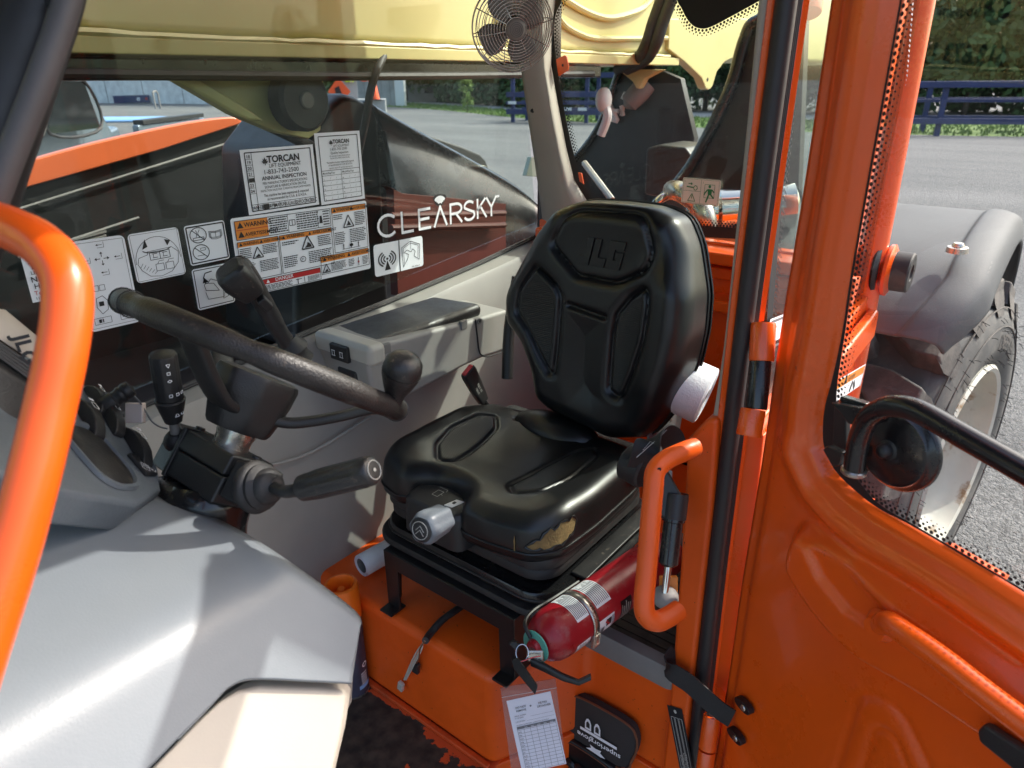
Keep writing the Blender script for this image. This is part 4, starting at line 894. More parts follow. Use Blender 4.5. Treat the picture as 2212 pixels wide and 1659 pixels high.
part(MB().grid(cowl, len(topc), 46), 'dash_fairing', 'bluegrey_plastic', smooth=80, solid=.006, label='smooth blue grey dash fairing with scratches')
part(MB().tube([cowl(k/(len(topc)-1), 1.0)+FW*.003 for k in range(30, len(topc))], .0022, 6), 'fairing_edge', 'bluegrey_plastic')
sc_ = MB(); rnd = random.Random(12)
for k in range(44):                                       # scuffs and scratches in the plastic
    a, b = rnd.uniform(.25, .98), rnd.uniform(.15, .92); p = topc[round(a*(len(topc)-1))].lerp(botc[round(a*(len(topc)-1))], b); an = rnd.uniform(-.9, .9); ln = rnd.uniform(3, 16)
    pts = [(p.x+math.cos(an)*ln*t, p.y+math.sin(an)*ln*t+rnd.uniform(-1, 1)) for t in (0, .4, .7, 1)]
    sc_.tube([vd(u, v, cdep(u, v)-.0002) for u, v in pts], [.0001, .0008, .0006, .0001], 4)
o = part(sc_, 'scratches', 'white_trim', fix=False); o['kind'] = 'stuff'
be = [(470, 1520), (510, 1496), (560, 1484), (700, 1490), (738, 1495), (748, 1508), (735, 1590), (716, 1670), (690, 1790), (180, 1790), (300, 1690), (420, 1566)]
part(MB().prism([vd(u, v, cdep(u, v)+.016) for u, v in be], FW*.03), 'fairing_lower_panel', 'beige_plastic', .006, seg=3, smooth=0, label='cream lower fairing panel')
part(MB().prism([vd(u, v, cdep(u, v)+.05) for u, v in ((430, 1470), (755, 1468), (752, 1530), (420, 1570))], FW*.02), 'fairing_gap', 'mid_grey', smooth=0)
# ================================================================= operator seat
SEAT = thing('operator_seat', 'black moulded vinyl suspension seat with torn cushion corner on a black steel stand', 'seat', (1.2, 1.0, .272))
def smooth1(a, b, x): t = max(0., min(1., (x-a)/(b-a))); return t*t*(3-2*t)
def seg_d(p, poly, closed=True):
    """distance to a polyline (2d numpy)"""
    P = np.array(poly); Q = np.roll(P, -1, 0) if closed else P[1:]; A_ = P if closed else P[:-1]
    d = Q-A_; ap = p[..., None, :]-A_; t = np.clip((ap*d).sum(-1)/np.maximum((d*d).sum(-1), 1e-12), 0, 1)
    r = ap-d*t[..., None]; return np.sqrt((r*r).sum(-1).min(-1))
def inside(p, poly):
    x, y = p[..., 0], p[..., 1]; r = np.zeros(x.shape, bool); n = len(poly)
    for i in range(n):
        (x0, y0), (x1, y1) = poly[i], poly[i-1]
        with np.errstate(divide='ignore', invalid='ignore'):
            c = ((y0 > y) != (y1 > y)) & (x < (x1-x0)*(y-y0)/((y1-y0) if y1 != y0 else 1e-9)+x0)
        r ^= c
    return r
def sdf(p, poly): d = seg_d(p, poly); return np.where(inside(p, poly), -d, d)
def sst(a, b, x): t = np.clip((x-a)/(b-a), 0, 1); return t*t*(3-2*t)
def c2(pts, n=5): return [(q.x, q.y) for q in crom([(a, b, 0) for a, b in pts], n, True)]
def r2(pts, r): 
    P = [(a, b, 0) for a, b in pts]; P = P+P[:2]; f = fillet(P, r, 5); return [(q.x, q.y) for q in f[1:-1]]
# ---- backrest: local frame, a = across (towards the window +), b = up along the back, c = forward out of the surface
BB = Vc((1.322, .880, .640)); bup = Vc((.155, 0, .985)).normalized(); bfw = Vc((-bup.z, 0, bup.x)); bac = Vc((0, 1, 0))
def bk3(a, b, c): return BB+bac*a+bup*b+bfw*c
def bkuv(u, v): p = vpl(u, v, BB+bfw*.035, bfw)-BB; return (p.dot(bac), p.dot(bup))
outl = r2([bkuv(u, v) for u, v in ((1086, 640), (1098, 606), (1150, 508), (1196, 452), (1250, 433), (1330, 436), (1410, 446), (1462, 470), (1486, 530), (1502, 640), (1496, 720), (1478, 800), (1440, 868), (1420, 905), (1380, 950), (1310, 952), (1180, 890), (1150, 862), (1140, 800), (1118, 738), (1088, 700))], .02)
hexa = r2([bkuv(u, v) for u, v in ((1206, 524), (1232, 477), (1262, 462), (1384, 470), (1400, 484), (1412, 550), (1398, 578), (1340, 603), (1258, 588))], .012)
panL = r2([bkuv(u, v) for u, v in ((1166, 582), (1202, 618), (1212, 640), (1205, 740), (1198, 800), (1180, 768), (1150, 706), (1128, 670), (1134, 628))], .008)
panR = r2([bkuv(u, v) for u, v in ((1405, 628), (1406, 660), (1396, 730), (1370, 800), (1345, 850), (1328, 840), (1330, 800), (1336, 722), (1345, 680), (1372, 648))], .008)
slot = [bkuv(1238, 658), bkuv(1312, 684)]
cen = [bkuv(u, v) for u, v in ((1212, 640), (1330, 660), (1338, 700), (1330, 800), (1326, 880), (1290, 900), (1230, 880), (1205, 820), (1205, 740))]
OA = np.array(outl); ocx, ocy = OA.mean(0)
N1, N2 = 150, 64
# rings shrink from the outline to the centre: position = centre + (outline-centre)*s
OL = [(q.x, q.y) for q in [Vc((a, b, 0)) for a, b in outl]]
def resample(poly, n):
    P = [Vc((a, b, 0)) for a, b in poly]; P.append(P[0]); L_ = [0]
    for p, q in zip(P, P[1:]): L_.append(L_[-1]+(q-p).length)
    out = []; i = 0
    for k in range(n):
        s_ = L_[-1]*k/n
        while L_[i+1] < s_: i += 1
        t = (s_-L_[i])/max(1e-9, L_[i+1]-L_[i]); q = P[i].lerp(P[i+1], t); out.append((q.x, q.y))
    return np.array(out)
def cushion_mesh(outline, hfun, rim, back, n=220, m=90, cx=None):
    """closed cushion: front surface hfun(p), rolled rim profile list of (inset, height) from front edge to back"""
    O = resample(outline, n); c = O.mean(0) if cx is None else np.array(cx); vs = []; 
    S_ = np.linspace(0, 1, m)**.85
    for s_ in S_: vs.append(c+(O-c)*max(s_, 1e-4))
    G = np.array(vs); H = hfun(G); return G, H, O, c
def bh(p):
    e = -sdf(p, outl)
    h = .055*np.sqrt(np.clip(1-(1-np.clip(e/.05, 0, 1))**2, 0, 1))             # rolled edge
    h = h + .030*sst(.16, .27, np.abs(p[..., 0]))*sst(.05, .2, p[..., 1])*sst(.5, .38, p[..., 1])   # side bolsters
    h = h - .012*sst(.0, .10, -sdf(p, cen))                                        # hollow centre
    h = h + .016*sst(.42, .60, p[..., 1])                                           # head part leans forward
    for pol, dep in ((hexa, .010), (panL, .010), (panR, .010)):
        d = sdf(p, pol); h = h - dep*np.exp(-((d-.006)/.0055)**2) - .003*sst(.004, -.004, d) - .006*sst(.03, .006, d)*sst(0, .01, d)
    d = seg_d(p, slot, False); h = h - .010*np.exp(-(d/.007)**2)
    return h
G, H, O_, c_ = cushion_mesh(outl, bh, None, None)
b = MB(); n = G.shape[1]; rings = [[bk3(G[i, j, 0], G[i, j, 1], H[i, j]) for j in range(n)] for i in range(len(G))]
eh = float(np.median(H[-1]))
for ins, dep in ((1.006, -.006), (1.012, -.02), (1.010, -.04), (1.0, -.055), (.97, -.075), (.90, -.09), (.6, -.10)): rings.append([bk3(*(c_+(O_[j]-c_)*ins), dep) for j in range(n)])
b.loft(rings, True); bck = b.build('backrest', 'vinyl', SEAT, smooth=70); bck['label'] = 'black vinyl backrest with moulded panels'
# edge piping round the back
for ins, dep in ((1.017, -.030), (1.015, -.052)): MB().tube([bk3(*(c_+(O_[j]-c_)*ins), dep) for j in range(0, n, 2)], .0032, 6, True).build('piping', 'vinyl', bck)
def drape(name, pol, fn, to3, m, parent, off=.001, grow=-.004, step=.004):
    P = np.array(pol); lo_, hi_ = P.min(0), P.max(0); nx, ny = int((hi_[0]-lo_[0])/step)+1, int((hi_[1]-lo_[1])/step)+1
    X_, Y_ = np.meshgrid(np.linspace(lo_[0], hi_[0], nx), np.linspace(lo_[1], hi_[1], ny), indexing='ij'); g = np.stack([X_, Y_], -1)
    d = sdf(g, pol); ok = d < grow; hh = fn(g)+off; idx = -np.ones(ok.shape, int); vs = []
    for i in range(nx):
        for j in range(ny):
            if ok[i, j]: idx[i, j] = len(vs); vs.append(to3(g[i, j, 0], g[i, j, 1], hh[i, j]))
    fs = [(idx[i, j], idx[i+1, j], idx[i+1, j+1], idx[i, j+1]) for i in range(nx-1) for j in range(ny-1) if ok[i, j] and ok[i+1, j] and ok[i+1, j+1] and ok[i, j+1]]
    return MB().add(vs, [tuple(int(q) for q in f) for f in fs]).build(name, m, parent, smooth=60)
def ribmat(name, axis, sc):
    m = mat(name, (.0085, .0088, .0095), .36, var=.2); n = m.node_tree; N = n.nodes; L = n.links
    tc = N.new('ShaderNodeTexCoord'); wv = N.new('ShaderNodeTexWave'); wv.wave_type = 'BANDS'; wv.bands_direction = axis; wv.inputs['Scale'].default_value = sc; L.new(tc.outputs['Object'], wv.inputs['Vector'])
    bp = N.new('ShaderNodeBump'); bp.inputs['Strength'].default_value = .35; bp.inputs['Distance'].default_value = .001; L.new(wv.outputs['Fac'], bp.inputs['Height']); L.new(bp.outputs[0], N['Principled BSDF'].inputs['Normal'])
ribmat('ribbed_vinyl_back', 'Z', 70); ribmat('ribbed_vinyl_cushion', 'X', 70)
for pol in (panL, panR): drape('ribbed_panel', pol, bh, bk3, 'ribbed_vinyl_back', bck)
# raised lettering in the head panel
la, lb_ = bkuv(1310, 548); e1 = bkuv(1258, 556); e2 = bkuv(1366, 560); lw = abs(e1[0]-e2[0])/3.1
GLY = ([(.62, 1), (1.0, 1), (.72, 0), (.0, 0), (.10, .34), (.40, .34)], [(1.10, 1), (1.48, 1), (1.29, .34), (1.80, .34), (1.70, 0), (.82, 0)], [(2.02, 1), (2.95, 1), (2.86, .70), (2.32, .70), (2.22, .32), (2.44, .32), (2.48, .44), (2.32, .44), (2.37, .62), (2.84, .62), (2.66, 0), (1.90, 0), (1.80, .12), (1.98, .90)])
for gl_ in GLY:
    pp = [(la+lw*1.5-x*lw, lb_-.030+y*.062) for x, y in gl_]; hz = bh(np.array(pp)); top_ = [bk3(a, b_, float(h)+.0048) for (a, b_), h in zip(pp, hz)]
    MB().prism([p-bfw*.008 for p in top_], bfw*.008).build('embossed_letter', 'vinyl', bck, bevel=.0008, smooth=0)
# back shell and recliner cheek with holes on the door side
MB().tube(crom([bk3(.235, .06, -.07), bk3(.25, .2, -.08), bk3(.245, .34, -.09)], 5), .016, 10).build('back_shell_edge', 'black_plastic', SEAT)
pk = [vy(u, v, .645) for u, v in ((1402, 968), (1402, 905), (1414, 880), (1440, 858), (1462, 853), (1473, 862), (1474, 900), (1468, 935), (1450, 990), (1420, 1015))]
br = MB().prism(pk, (0, .006, 0)).build('recliner_plate', 'grey_step', SEAT, bevel=.002, smooth=0)
for u, v, r_ in ((1466, 872, .006), (1440, 892, .006), (1439, 910, .009), (1428, 925, .003), (1450, 907, .004)): MB().lathe([(.0, .0008), (r_, .0008), (r_, -.002)], vy(u, v, .644), (0, -1, 0), 16).build('plate_hole', 'dark_inside' if r_ > .004 else 'bare_steel', br)
MB().box((1.29, .66, .54), (1.40, 1.10, .625)).build('seat_shell', 'black_plastic', SEAT, bevel=.02, smooth=0)
# ---- seat cushion: frame a = forward (-x) distance from back, b = across (+ towards window)
CB = Vc((1.348, .886, .602)); SK = .893
def cu3(a, b, c): return CB+Vc((-a, b, c))*SK
def cuv(u, v, z_=.565): p = vz(u, v, z_)-CB; return (-p.x, p.y)
ol = r2([cuv(*q) for q in ((808, 985, .54), (830, 945, .555), (880, 905, .575), (950, 880, .585), (1085, 874, .575), (1150, 876, .57), (1195, 905, .56), (1340, 955, .545), (1368, 985, .545), (1345, 1040, .54), (1320, 1085, .53), (1200, 1150, .52), (1150, 1172, .515), (1110, 1165, .52), (1060, 1130, .53), (1040, 1080, .54), (1010, 1045, .55), (955, 1020, .555), (900, 1020, .55), (850, 1040, .53), (820, 1020, .53))], .02)
# outline kept simple and symmetric about the seat centre; the front bay is cut by the control panel
W2 = .290; FRN = .508
ol = r2([(.02, -W2+.03), (.10, -W2), (.30, -W2-.004), (.43, -W2+.006), (.49, -W2+.05), (FRN+.004, -.12), (FRN+.004, -.05), (.455, -.025), (.432, .03), (.438, .085), (.470, .125), (FRN-.010, .165), (.478, W2-.04), (.42, W2-.006), (.28, W2+.004), (.10, W2), (.02, W2-.04), (.0, .12), (.015, 0), (0, -.12)], .028)
cpL = r2([(.395, .118), (.375, .088), (.26, .105), (.16, .13), (.12, .165), (.15, .19), (.26, .196), (.345, .168)], .012)
cpR = r2([(.405, -.132), (.385, -.105), (.25, -.112), (.15, -.13), (.11, -.165), (.15, -.195), (.28, -.205), (.375, -.185)], .012)
def ch(p):
    a, b_ = p[..., 0], p[..., 1]; e = -sdf(p, ol)
    h = .040*np.sqrt(np.clip(1-(1-np.clip(e/.046, 0, 1))**2, 0, 1))
    h = h + .018*sst(.10, .22, np.abs(b_))*sst(.05, .16, a)*sst(.5, .36, a)         # thigh bolsters
    h = h - .016*np.exp(-((a-.17)/.16)**2-(b_/.13)**2)                                 # hollow
    h = h + .006*sst(.30, .42, a)*sst(.52, .44, a)
    for pol in (cpL, cpR):
        d = sdf(p, pol); h = h - .007*np.exp(-((d-.005)/.0055)**2)
    d = seg_d(p, [(.075, .11), (.055, .02), (.075, -.11)], False); h = h - .014*np.exp(-(d/.009)**2)    # seam to the lumbar piece
    return h + .02
cxc = (.23, 0)
O2 = resample(ol, 240); c2_ = np.array(cxc); S_ = np.linspace(0, 1, 96)**.9
G2 = np.array([c2_+(O2-c2_)*max(s_, 1e-4) for s_ in S_]); H2 = ch(G2)
rings = [[cu3(G2[i, j, 0], G2[i, j, 1], H2[i, j]) for j in range(240)] for i in range(96)]
for ins, dep in ((1.006, .014), (1.014, .0), (1.016, -.016), (1.012, -.030), (1.0, -.036), (.97, -.038)): rings.append([cu3(*(c2_+(O2[j]-c2_)*ins), dep) for j in range(240)])
cush = MB().loft(rings).build('seat_cushion', 'vinyl', SEAT, smooth=70); cush['label'] = 'glossy black vinyl seat cushion with torn corner'
for pol in (cpL, cpR): drape('ribbed_panel', pol, ch, cu3, 'ribbed_vinyl_cushion', cush)
MB().tube([cu3(*(c2_+(O2[j]-c2_)*1.018), -.012) for j in range(240)], .0025, 6, True).build('piping', 'vinyl', cush)
# torn corner showing foam: ragged patch lying on the rolled front edge
def edge_pt(j, k):   # j outline index, k position over the rim
    prof_ = [(.90, None), (.94, None), (.97, None), (.99, None), (1.006, .014), (1.0145, .0), (1.0165, -.016), (1.012, -.03)]
    i = int(max(0, min(6, k))); t = k-i; r = []
    for q in (i, min(i+1, 7)):
        ins, dep = prof_[q]; pp = c2_+(O2[j % 240]-c2_)*ins; d = float(ch(np.array([pp]))[0]) if dep is None else dep; r.append(cu3(pp[0], pp[1], d))
    p = r[0].lerp(r[1], t); o = (p-cu3(.25, 0, -.05)).normalized(); return p+o*.0022
fj = min(range(240), key=lambda j: (cu3(*O2[j], .0)-vz(1168, 1142, .60)).length)
rnd = random.Random(4); N_ = 17
def tear(a, b_):
    j = fj+round((a-.5)*15); mid = 4.0; hw = (1.25*math.sin(math.pi*min(1, max(0, a)))**.7+.05)*(1+.18*math.sin(a*23)+.12*math.sin(a*57))
    return edge_pt(j, mid+(b_-.5)*2*hw*.75+ (a-.5)*1.2)
MB().grid(tear, N_, 9).build('torn_foam', 'foam', cush, smooth=60)
tr_ = [tear(k/16, 0) for k in range(17)]+[tear(1-k/16, 1) for k in range(17)]
MB().tube([p+Vc((0, 0, .0012)) for p in tr_], [.0022+.0012*math.sin(k*1.9) for k in range(34)], 6, True).build('torn_edge', 'vinyl', cush)
jn = min(range(240), key=lambda j: (cu3(*O2[j], .0)-vz(1136, 1150, .60)).length)
MB().grid(lambda a, b_: edge_pt(jn, 3.4+a*2.6)+Vc((0, (b_-.5)*.005*math.sin(math.pi*a)*(1+.4*math.sin(a*9)), 0)), 9, 3).build('small_tear', 'foam', cush, smooth=60)
# lumbar piece between cushion and back
MB().ball(cu3(.045, .0, .040), 1, 14, (.060, .125, .040)).build('lumbar_piece', 'vinyl', SEAT)
# ---- front control bay, ride-weight knob
cb = MB().loft([[cu3(.458+x, .035+y, h) for x, y in r2([(-.042*s_, -.098*s_), (.064*s_, -.088*s_), (.068*s_, .088*s_), (-.042*s_, .098*s_)], .03)] for h, s_ in ((-.075, 1.06), (-.03, 1.04), (.006, 1.02), (.017, .97), (.021, .90))]).build('control_bay', 'black_plastic', SEAT, bevel=.003)
qc = cu3(.478, -.005, .0215)
MB().obox(qc, (-.016, .004, 0), (.002, -.010, 0), (0, 0, .0015)).build('level_window', 'white_trim', SEAT, bevel=.003, smooth=0); MB().obox(qc+Vc((0, 0, .002)), (-.004, 0, 0), (0, -.003, 0), (0, 0, .0008)).build('level_mark', 'print_black', SEAT, smooth=0)
st = Sheet(cu3(.445, .072, .0212), cu3(.445, .042, .0212), cu3(.485, .072, .0212)); st.box('stitch', .2, .3, .8, .9, .05); st.line('stitch', [(.0, .0), (.85, .0), (.95, .2)], .04); st.line('stitch', [(.8, .6), (1, .6)], .05)
st.mb('stitch').build('seat_symbol', 'stitch', SEAT, smooth=0, fix=False)
kc = vd(930, 1134, 1.01); kax = Vc((-.93, -.12, .20)).normalized()
kx_, ky_ = frame_of(kax); rings = []
for h, r_ in ((-.03, .021), (-.006, .0225), (.004, .0235), (.014, .0235), (.019, .022), (.0225, .019)):
    rings.append([kc+kax*h+(kx_*math.cos(2*math.pi*k/48)+ky_*math.sin(2*math.pi*k/48))*(r_*(1+.055*math.cos(6*2*math.pi*k/48))) for k in range(48)])
kn = MB().loft(rings).build('weight_knob', 'dash_plastic', SEAT, smooth=40)
MB().lathe([(.0, .0245), (.0155, .0245), (.0185, .0225)], kc, kax, 30).build('knob_face', 'black_plastic', kn)
MB().tube([kc+kax*.0252+(kx_*math.cos(a)+ky_*math.sin(a))*.0132 for a in [k*math.pi/16 for k in range(32)]], .0006, 5, True).build('knob_ring', 'stitch', kn)
up_ = (z-kax*z.dot(kax)).normalized(); rt_2 = kax.cross(up_)
for dz in (.004, -.002): MB().tube([kc+kax*.0255+rt_2*-.007+up_*(dz-.005), kc+kax*.0255+up_*(dz+.003), kc+kax*.0255+rt_2*.007+up_*(dz-.005)], .0006, 4).build('knob_symbol', 'stitch', kn)
# ---- suspension skirt stack (rounded pans)
def pan(name, cx, sx_, sy_, z0, z1, m='black_plastic', r=.07, top=.985, bev=.004):
    cx *= SK; sx_ *= SK; sy_ *= SK; r *= SK; z0, z1 = .155+SK*z0, .155+SK*z1
    return MB().loft([[Vc((cx+x*s_, .88+y*s_, zz)) for x, y in rrect(sx_, sy_, r, 8)] for zz, s_ in ((z0, .975), (z0+.006, 1), (z1-.006, 1), (z1, top))]).build(name, m, SEAT, smooth=40)
pan('cushion_pan', 1.265, .475, .545, .430, .468); pan('upper_skirt', 1.275, .485, .535, .398, .428, 'black_rubber'); pan('bellows', 1.285, .45, .50, .372, .398, 'black_rubber')
lp = pan('base_pan', 1.285, .53, .565, .340, .372, 'black_paint', .085)
MB().tube([Vc((1.285*SK+x*1.004, .88+y*1.004, .155+SK*.356)) for x, y in rrect(.53*SK, .565*SK, .085*SK, 8)], .0025, 6, True).build('pan_rib', 'black_plastic', lp)
vs, fs = textmesh('ISRI', .026, .01, 0, 'LEFT', 1.3); MB().add([Vc((1.115+q.x*.9, .88-.5675*SK/2-.0035, .4655+q.y*.9)) for q in vs], fs).build('embossed_lettering', 'black_plastic', lp, smooth=0, fix=False)
pan('base_plate', 1.285, .565, .60, .318, .339, 'black_rubber', .09)
# black side plate of the base (dusty)
MB().box((1.02, .606, .487), (1.43, .646, .494)).build('side_plate', 'worn_plastic', SEAT, bevel=.003, smooth=0)
# ---- steel stand on the riser
sf = MB(); sf.box((.882, .695, .424), (1.40, 1.075, .438)).build('stand_top', 'black_steel', SEAT, bevel=.002, smooth=0)
f0_ = .880
MB().prism([(f0_, 1.078, .437), (f0_, .692, .437), (f0_, .692, .274), (f0_, .730, .274), (f0_, .732, .392), (f0_, 1.036, .392), (f0_, 1.040, .274), (f0_, 1.078, .274)], (.006, 0, 0)).build('stand_front', 'black_steel', SEAT, bevel=.0015, smooth=0)
MB().prism([(f0_, .690, .437), (1.40, .690, .437), (1.40, .690, .274), (1.33, .690, .274), (1.33, .690, .39), (.96, .690, .39), (.94, .690, .274), (f0_, .690, .274)], (0, .006, 0)).build('stand_side', 'black_steel', SEAT, bevel=.0015, smooth=0)
MB().prism([(f0_, 1.08, .437), (1.40, 1.08, .437), (1.40, 1.08, .274), (1.33, 1.08, .274), (1.33, 1.08, .40), (.93, 1.08, .40), (.92, 1.08, .274), (f0_, 1.08, .274)], (0, -.006, 0)).build('stand_side', 'black_steel', SEAT, bevel=.0015, smooth=0)
for y_ in (.71, 1.06): MB().box((f0_-.028, y_-.02, .2735), (f0_+.02, y_+.02, .279)).build('stand_foot', 'black_steel', SEAT, bevel=.001, smooth=0)
# ================================================================= steering wheel and column
SC = vy(580, 774.5, .87); SN = Vc((.589, -.016, .808)).normalized(); SE = SN.cross(Vc((0, 1, 0))).normalized(); SF = SN.cross(SE)
def sp(t, r, h=0): t = rad(t); return SC+(SE*math.cos(t)+SF*math.sin(t))*r+SN*h
SW = thing('steering_wheel', 'black steering wheel on its column with switch stalks and spinner knob', 'steering wheel', SC-SN*.35)
rr = []
for k in range(120):
    t = k*3; g = .0166+.0006*math.sin(rad(t*6)); 
    for s0 in (22, 140, 260):
        d = abs((t-s0+180) % 360-180); g -= .0022*math.exp(-((d-24)/5)**2)
    rr.append(g)
rim = MB().tube([sp(k*3, .2) for k in range(120)], rr, 18, True).build('rim', 'wheel_rubber', SW)
for t in (338, 352, 128, 150): MB().tube([sp(t, .2)+(((sp(t, 1)-SC).normalized())*math.cos(a)+SN*math.sin(a))*.0172 for a in [j*math.pi/9 for j in range(18)]], .0010, 5, True).build('rim_seam', 'black_rubber', SW)
for t in (20, 140, 260):
    a = [sp(t, .036, -.082), sp(t, .07, -.074), sp(t, .12, -.045), sp(t, .165, -.014), sp(t, .194, -.006)]
    sd_ = (sp(t+90, 1)-SC).normalized(); P = crom(a, 5); rings = []
    for i, p in enumerate(P):
        d = (P[min(i+1, len(P)-1)]-P[max(i-1, 0)]).normalized(); nn = d.cross(sd_); wv = .021-.004*i/len(P); 
        rings.append([p+sd_*x*wv*2+nn*y*.016 for x, y in rrect(1, 1, .3, 3)])
    MB().loft(rings).build('spoke', 'black_plastic', SW)
hexp = [(.060, .022), (.060, -.022), (.024, -.050), (-.026, -.050), (-.056, -.024), (-.056, .024), (-.026, .050), (.024, .050)]
def hubring(h, s_): 
    base = fillet([(x*s_, y*s_, 0) for x, y in hexp]+[(hexp[0][0]*s_, hexp[0][1]*s_, 0), (hexp[1][0]*s_, hexp[1][1]*s_, 0)], .008, 3)[1:-1]
    return [SC+SE*p.x+SF*p.y+SN*h for p in base]
MB().loft([hubring(h, s_) for h, s_ in ((-.024, .82), (-.027, .98), (-.033, 1.02), (-.060, .985), (-.062, .975), (-.085, .90), (-.107, .80), (-.112, .74))]).build('hub', 'black_plastic', SW, smooth=35)
MB().tube([SC+SE*p.x+SF*p.y+SN*0 for p in [Vc(((q-SC).dot(SE)*1.004, (q-SC).dot(SF)*1.004, 0)) for q in hubring(0, .985)]], .0008, 5, True)
MB().lathe([(.027, -.10), (.028, -.118), (.026, -.124), (.026, -.142)], SC, SN, 30).build('collar', 'bare_steel', SW)
# column switch housing, long across the cab
B0 = SC-SN*.168; by_ = Vc((0, -1, 0)); by_ = (by_-SN*by_.dot(SN)).normalized(); bx = by_.cross(SN).normalized()
def bpt(a, b, h): return B0+by_*a+bx*b+SN*h
def slab(y0, y1, w0, w1, h0, h1, name, m='black_plastic', bev=.004, taper=0.): 
    return MB().hexa([bpt(y0, -w0, h0), bpt(y1, -w1, h0), bpt(y1, w1, h0), bpt(y0, w0, h0)], [bpt(y0+taper, -w0*.92, h1), bpt(y1-taper, -w1*.92, h1), bpt(y1-taper, w1*.92, h1), bpt(y0+taper, w0*.92, h1)]).build(name, m, SW, bevel=bev, smooth=0)
slab(-.058, .062, .040, .040, .000, .030, 'switch_housing'); slab(-.060, .064, .041, .041, -.040, -.001, 'switch_housing')
slab(-.115, -.062, .028, .036, -.002, .028, 'switch_housing'); slab(-.118, -.062, .030, .037, -.042, -.004, 'switch_housing')
slab(.066, .100, .038, .030, -.028, .028, 'switch_housing', bev=.006)
slab(-.064, -.056, .043, .043, -.043, .032, 'housing_rib', bev=.002)
for a, b_ in ((.045, -.015), (-.09, -.005)): MB().lathe([(.0, .002), (.007, .002), (.008, -.004)], bpt(a, b_, .031), SN, 14).build('housing_screw', 'black_steel', SW)
# bellows and column shroud
MB().tube(crom([bpt(.0, .0, -.035), bpt(.01, -.01, -.09), bpt(.012, -.03, -.16), bpt(.012, -.07, -.30), bpt(.01, -.12, -.48)], 6), [.050, .054, .058, .058, .056, .055, .056, .058, .056, .055, .054, .054, .053, .053, .052, .052, .052, .052, .052, .052, .052, .052, .052, .052, .052], 24).build('column_shroud', 'black_paint', SW)
MB().loft([[bpt(-.03+x*s_, y*s_*1.2, h) for x, y in rrect(.12, .09, .03, 5)] for h, s_ in ((-.042, .7), (-.055, 1.0), (-.075, 1.15), (-.10, 1.2), (-.14, 1.15), (-.2, .95))]).build('column_cover', 'black_paint', SW, smooth=70)
# right-hand stalk: boot, shaft, ribbed grip with cap
b0 = vd(556, 1052, .935); ax = (vd(808, 1014, .83)-vd(606, 1060, .90)).normalized()
MB().lathe([(.032, -.012), (.036, -.002), (.034, .004), (.030, .006), (.031, .012), (.027, .016), (.024, .018), (.024, .024), (.019, .030), (.012, .032), (.010, .036)], b0, (ax*.8-UP*.1).normalized(), 30).build('stalk_boot', 'black_rubber', SW, smooth=50)
MB().tube(crom([b0+ax*.02, vd(606, 1060, .905), vd(628, 1061, .895), vd(664, 1052, .878)], 5), [.008]*8+[.0085]*4+[.010, .012, .014, .016], 14).build('stalk_shaft', 'black_plastic', SW)
g0, g1 = vd(655, 1054, .882), vd(800, 1017, .832); gx, gy = frame_of(g1-g0); rings = []
for i in range(15):
    t = i/14; r_ = .0168+.0022*min(1, t*4)-.002*(t > .97); rings.append([g0.lerp(g1, t)+(gx*math.cos(2*math.pi*k/40)+gy*math.sin(2*math.pi*k/40))*(r_-.0012*((k % 4) < 2)*(.12 < t < .93)) for k in range(40)])
MB().loft(rings).build('stalk_grip', 'worn_plastic', SW, smooth=25)
MB().lathe([(.0, .006), (.010, .006), (.015, .005), (.0178, .002), (.0182, -.004)], g1, g1-g0, 30).build('grip_cap', 'worn_plastic', SW)
MB().tube([g1+(g1-g0).normalized()*.0062+(gx*math.cos(a)+gy*math.sin(a))*.0115 for a in [k*math.pi/16 for k in range(32)]], .0007, 5, True).build('cap_ring', 'stitch', SW)
MB().lathe([(.0, .0075), (.0025, .007)], g1, g1-g0, 12).build('cap_dot', 'stitch', SW)
# left-hand stalk: indicator lever with printed knob
q0, q1 = vd(378, 930, 1.03), vd(351, 762, .97); ax = (q1-q0).normalized()
MB().lathe([(.007, -.02), (.007, .022)], q0, ax, 14).build('lever_shaft', 'mid_grey', SW)
lv = MB(); L_ = (q1-q0).length
lv.lathe([(.009, .016), (.0125, .017), (.013, .020), (.020, .048), (.0208, .053), (.0190, .0545), (.0190, .056)], q0, ax, 28).build('lever_base', 'black_plastic', SW, smooth=40)
gx, gy = frame_of(ax); rings = []
for t in (.057, .060, .075, .078, L_-.006, L_-.002, L_): 
    r_ = .0186 if t < L_-.004 else (.017 if t < L_ else .010)
    rings.append([q0+ax*t+(gx*math.cos(2*math.pi*k/48)+gy*math.sin(2*math.pi*k/48))*(r_-.0009*((k % 4) < 2)*(.076 < t < L_-.004)) for k in range(48)])
MB().loft(rings).build('lever_knob', 'black_plastic', SW, smooth=20)
ev = (CAM-q0); ev = (ev-ax*ev.dot(ax)).normalized(); sv = ax.cross(ev); sv = sv if sv.dot(RT) > 0 else -sv
ic = MB()
def icon(t, a, ln, r_=.0196):
    o = q0+ax*t; P = [(x, y) for x, y in ln]
    for p, q in zip(P, P[1:]):
        def on(w_): th = rad(a)+w_[0]/r_; return o+ax*w_[1]+(ev*math.cos(th)+sv*math.sin(th))*r_
        ic.tube([on(p), on(q)], .0005, 4)
tri = [(-.0025, .002), (.0025, .002), (0, -.003), (-.0025, .002)]; box_ = [(-.002, 0), (.002, 0), (.002, .004), (-.002, .004), (-.002, 0)]
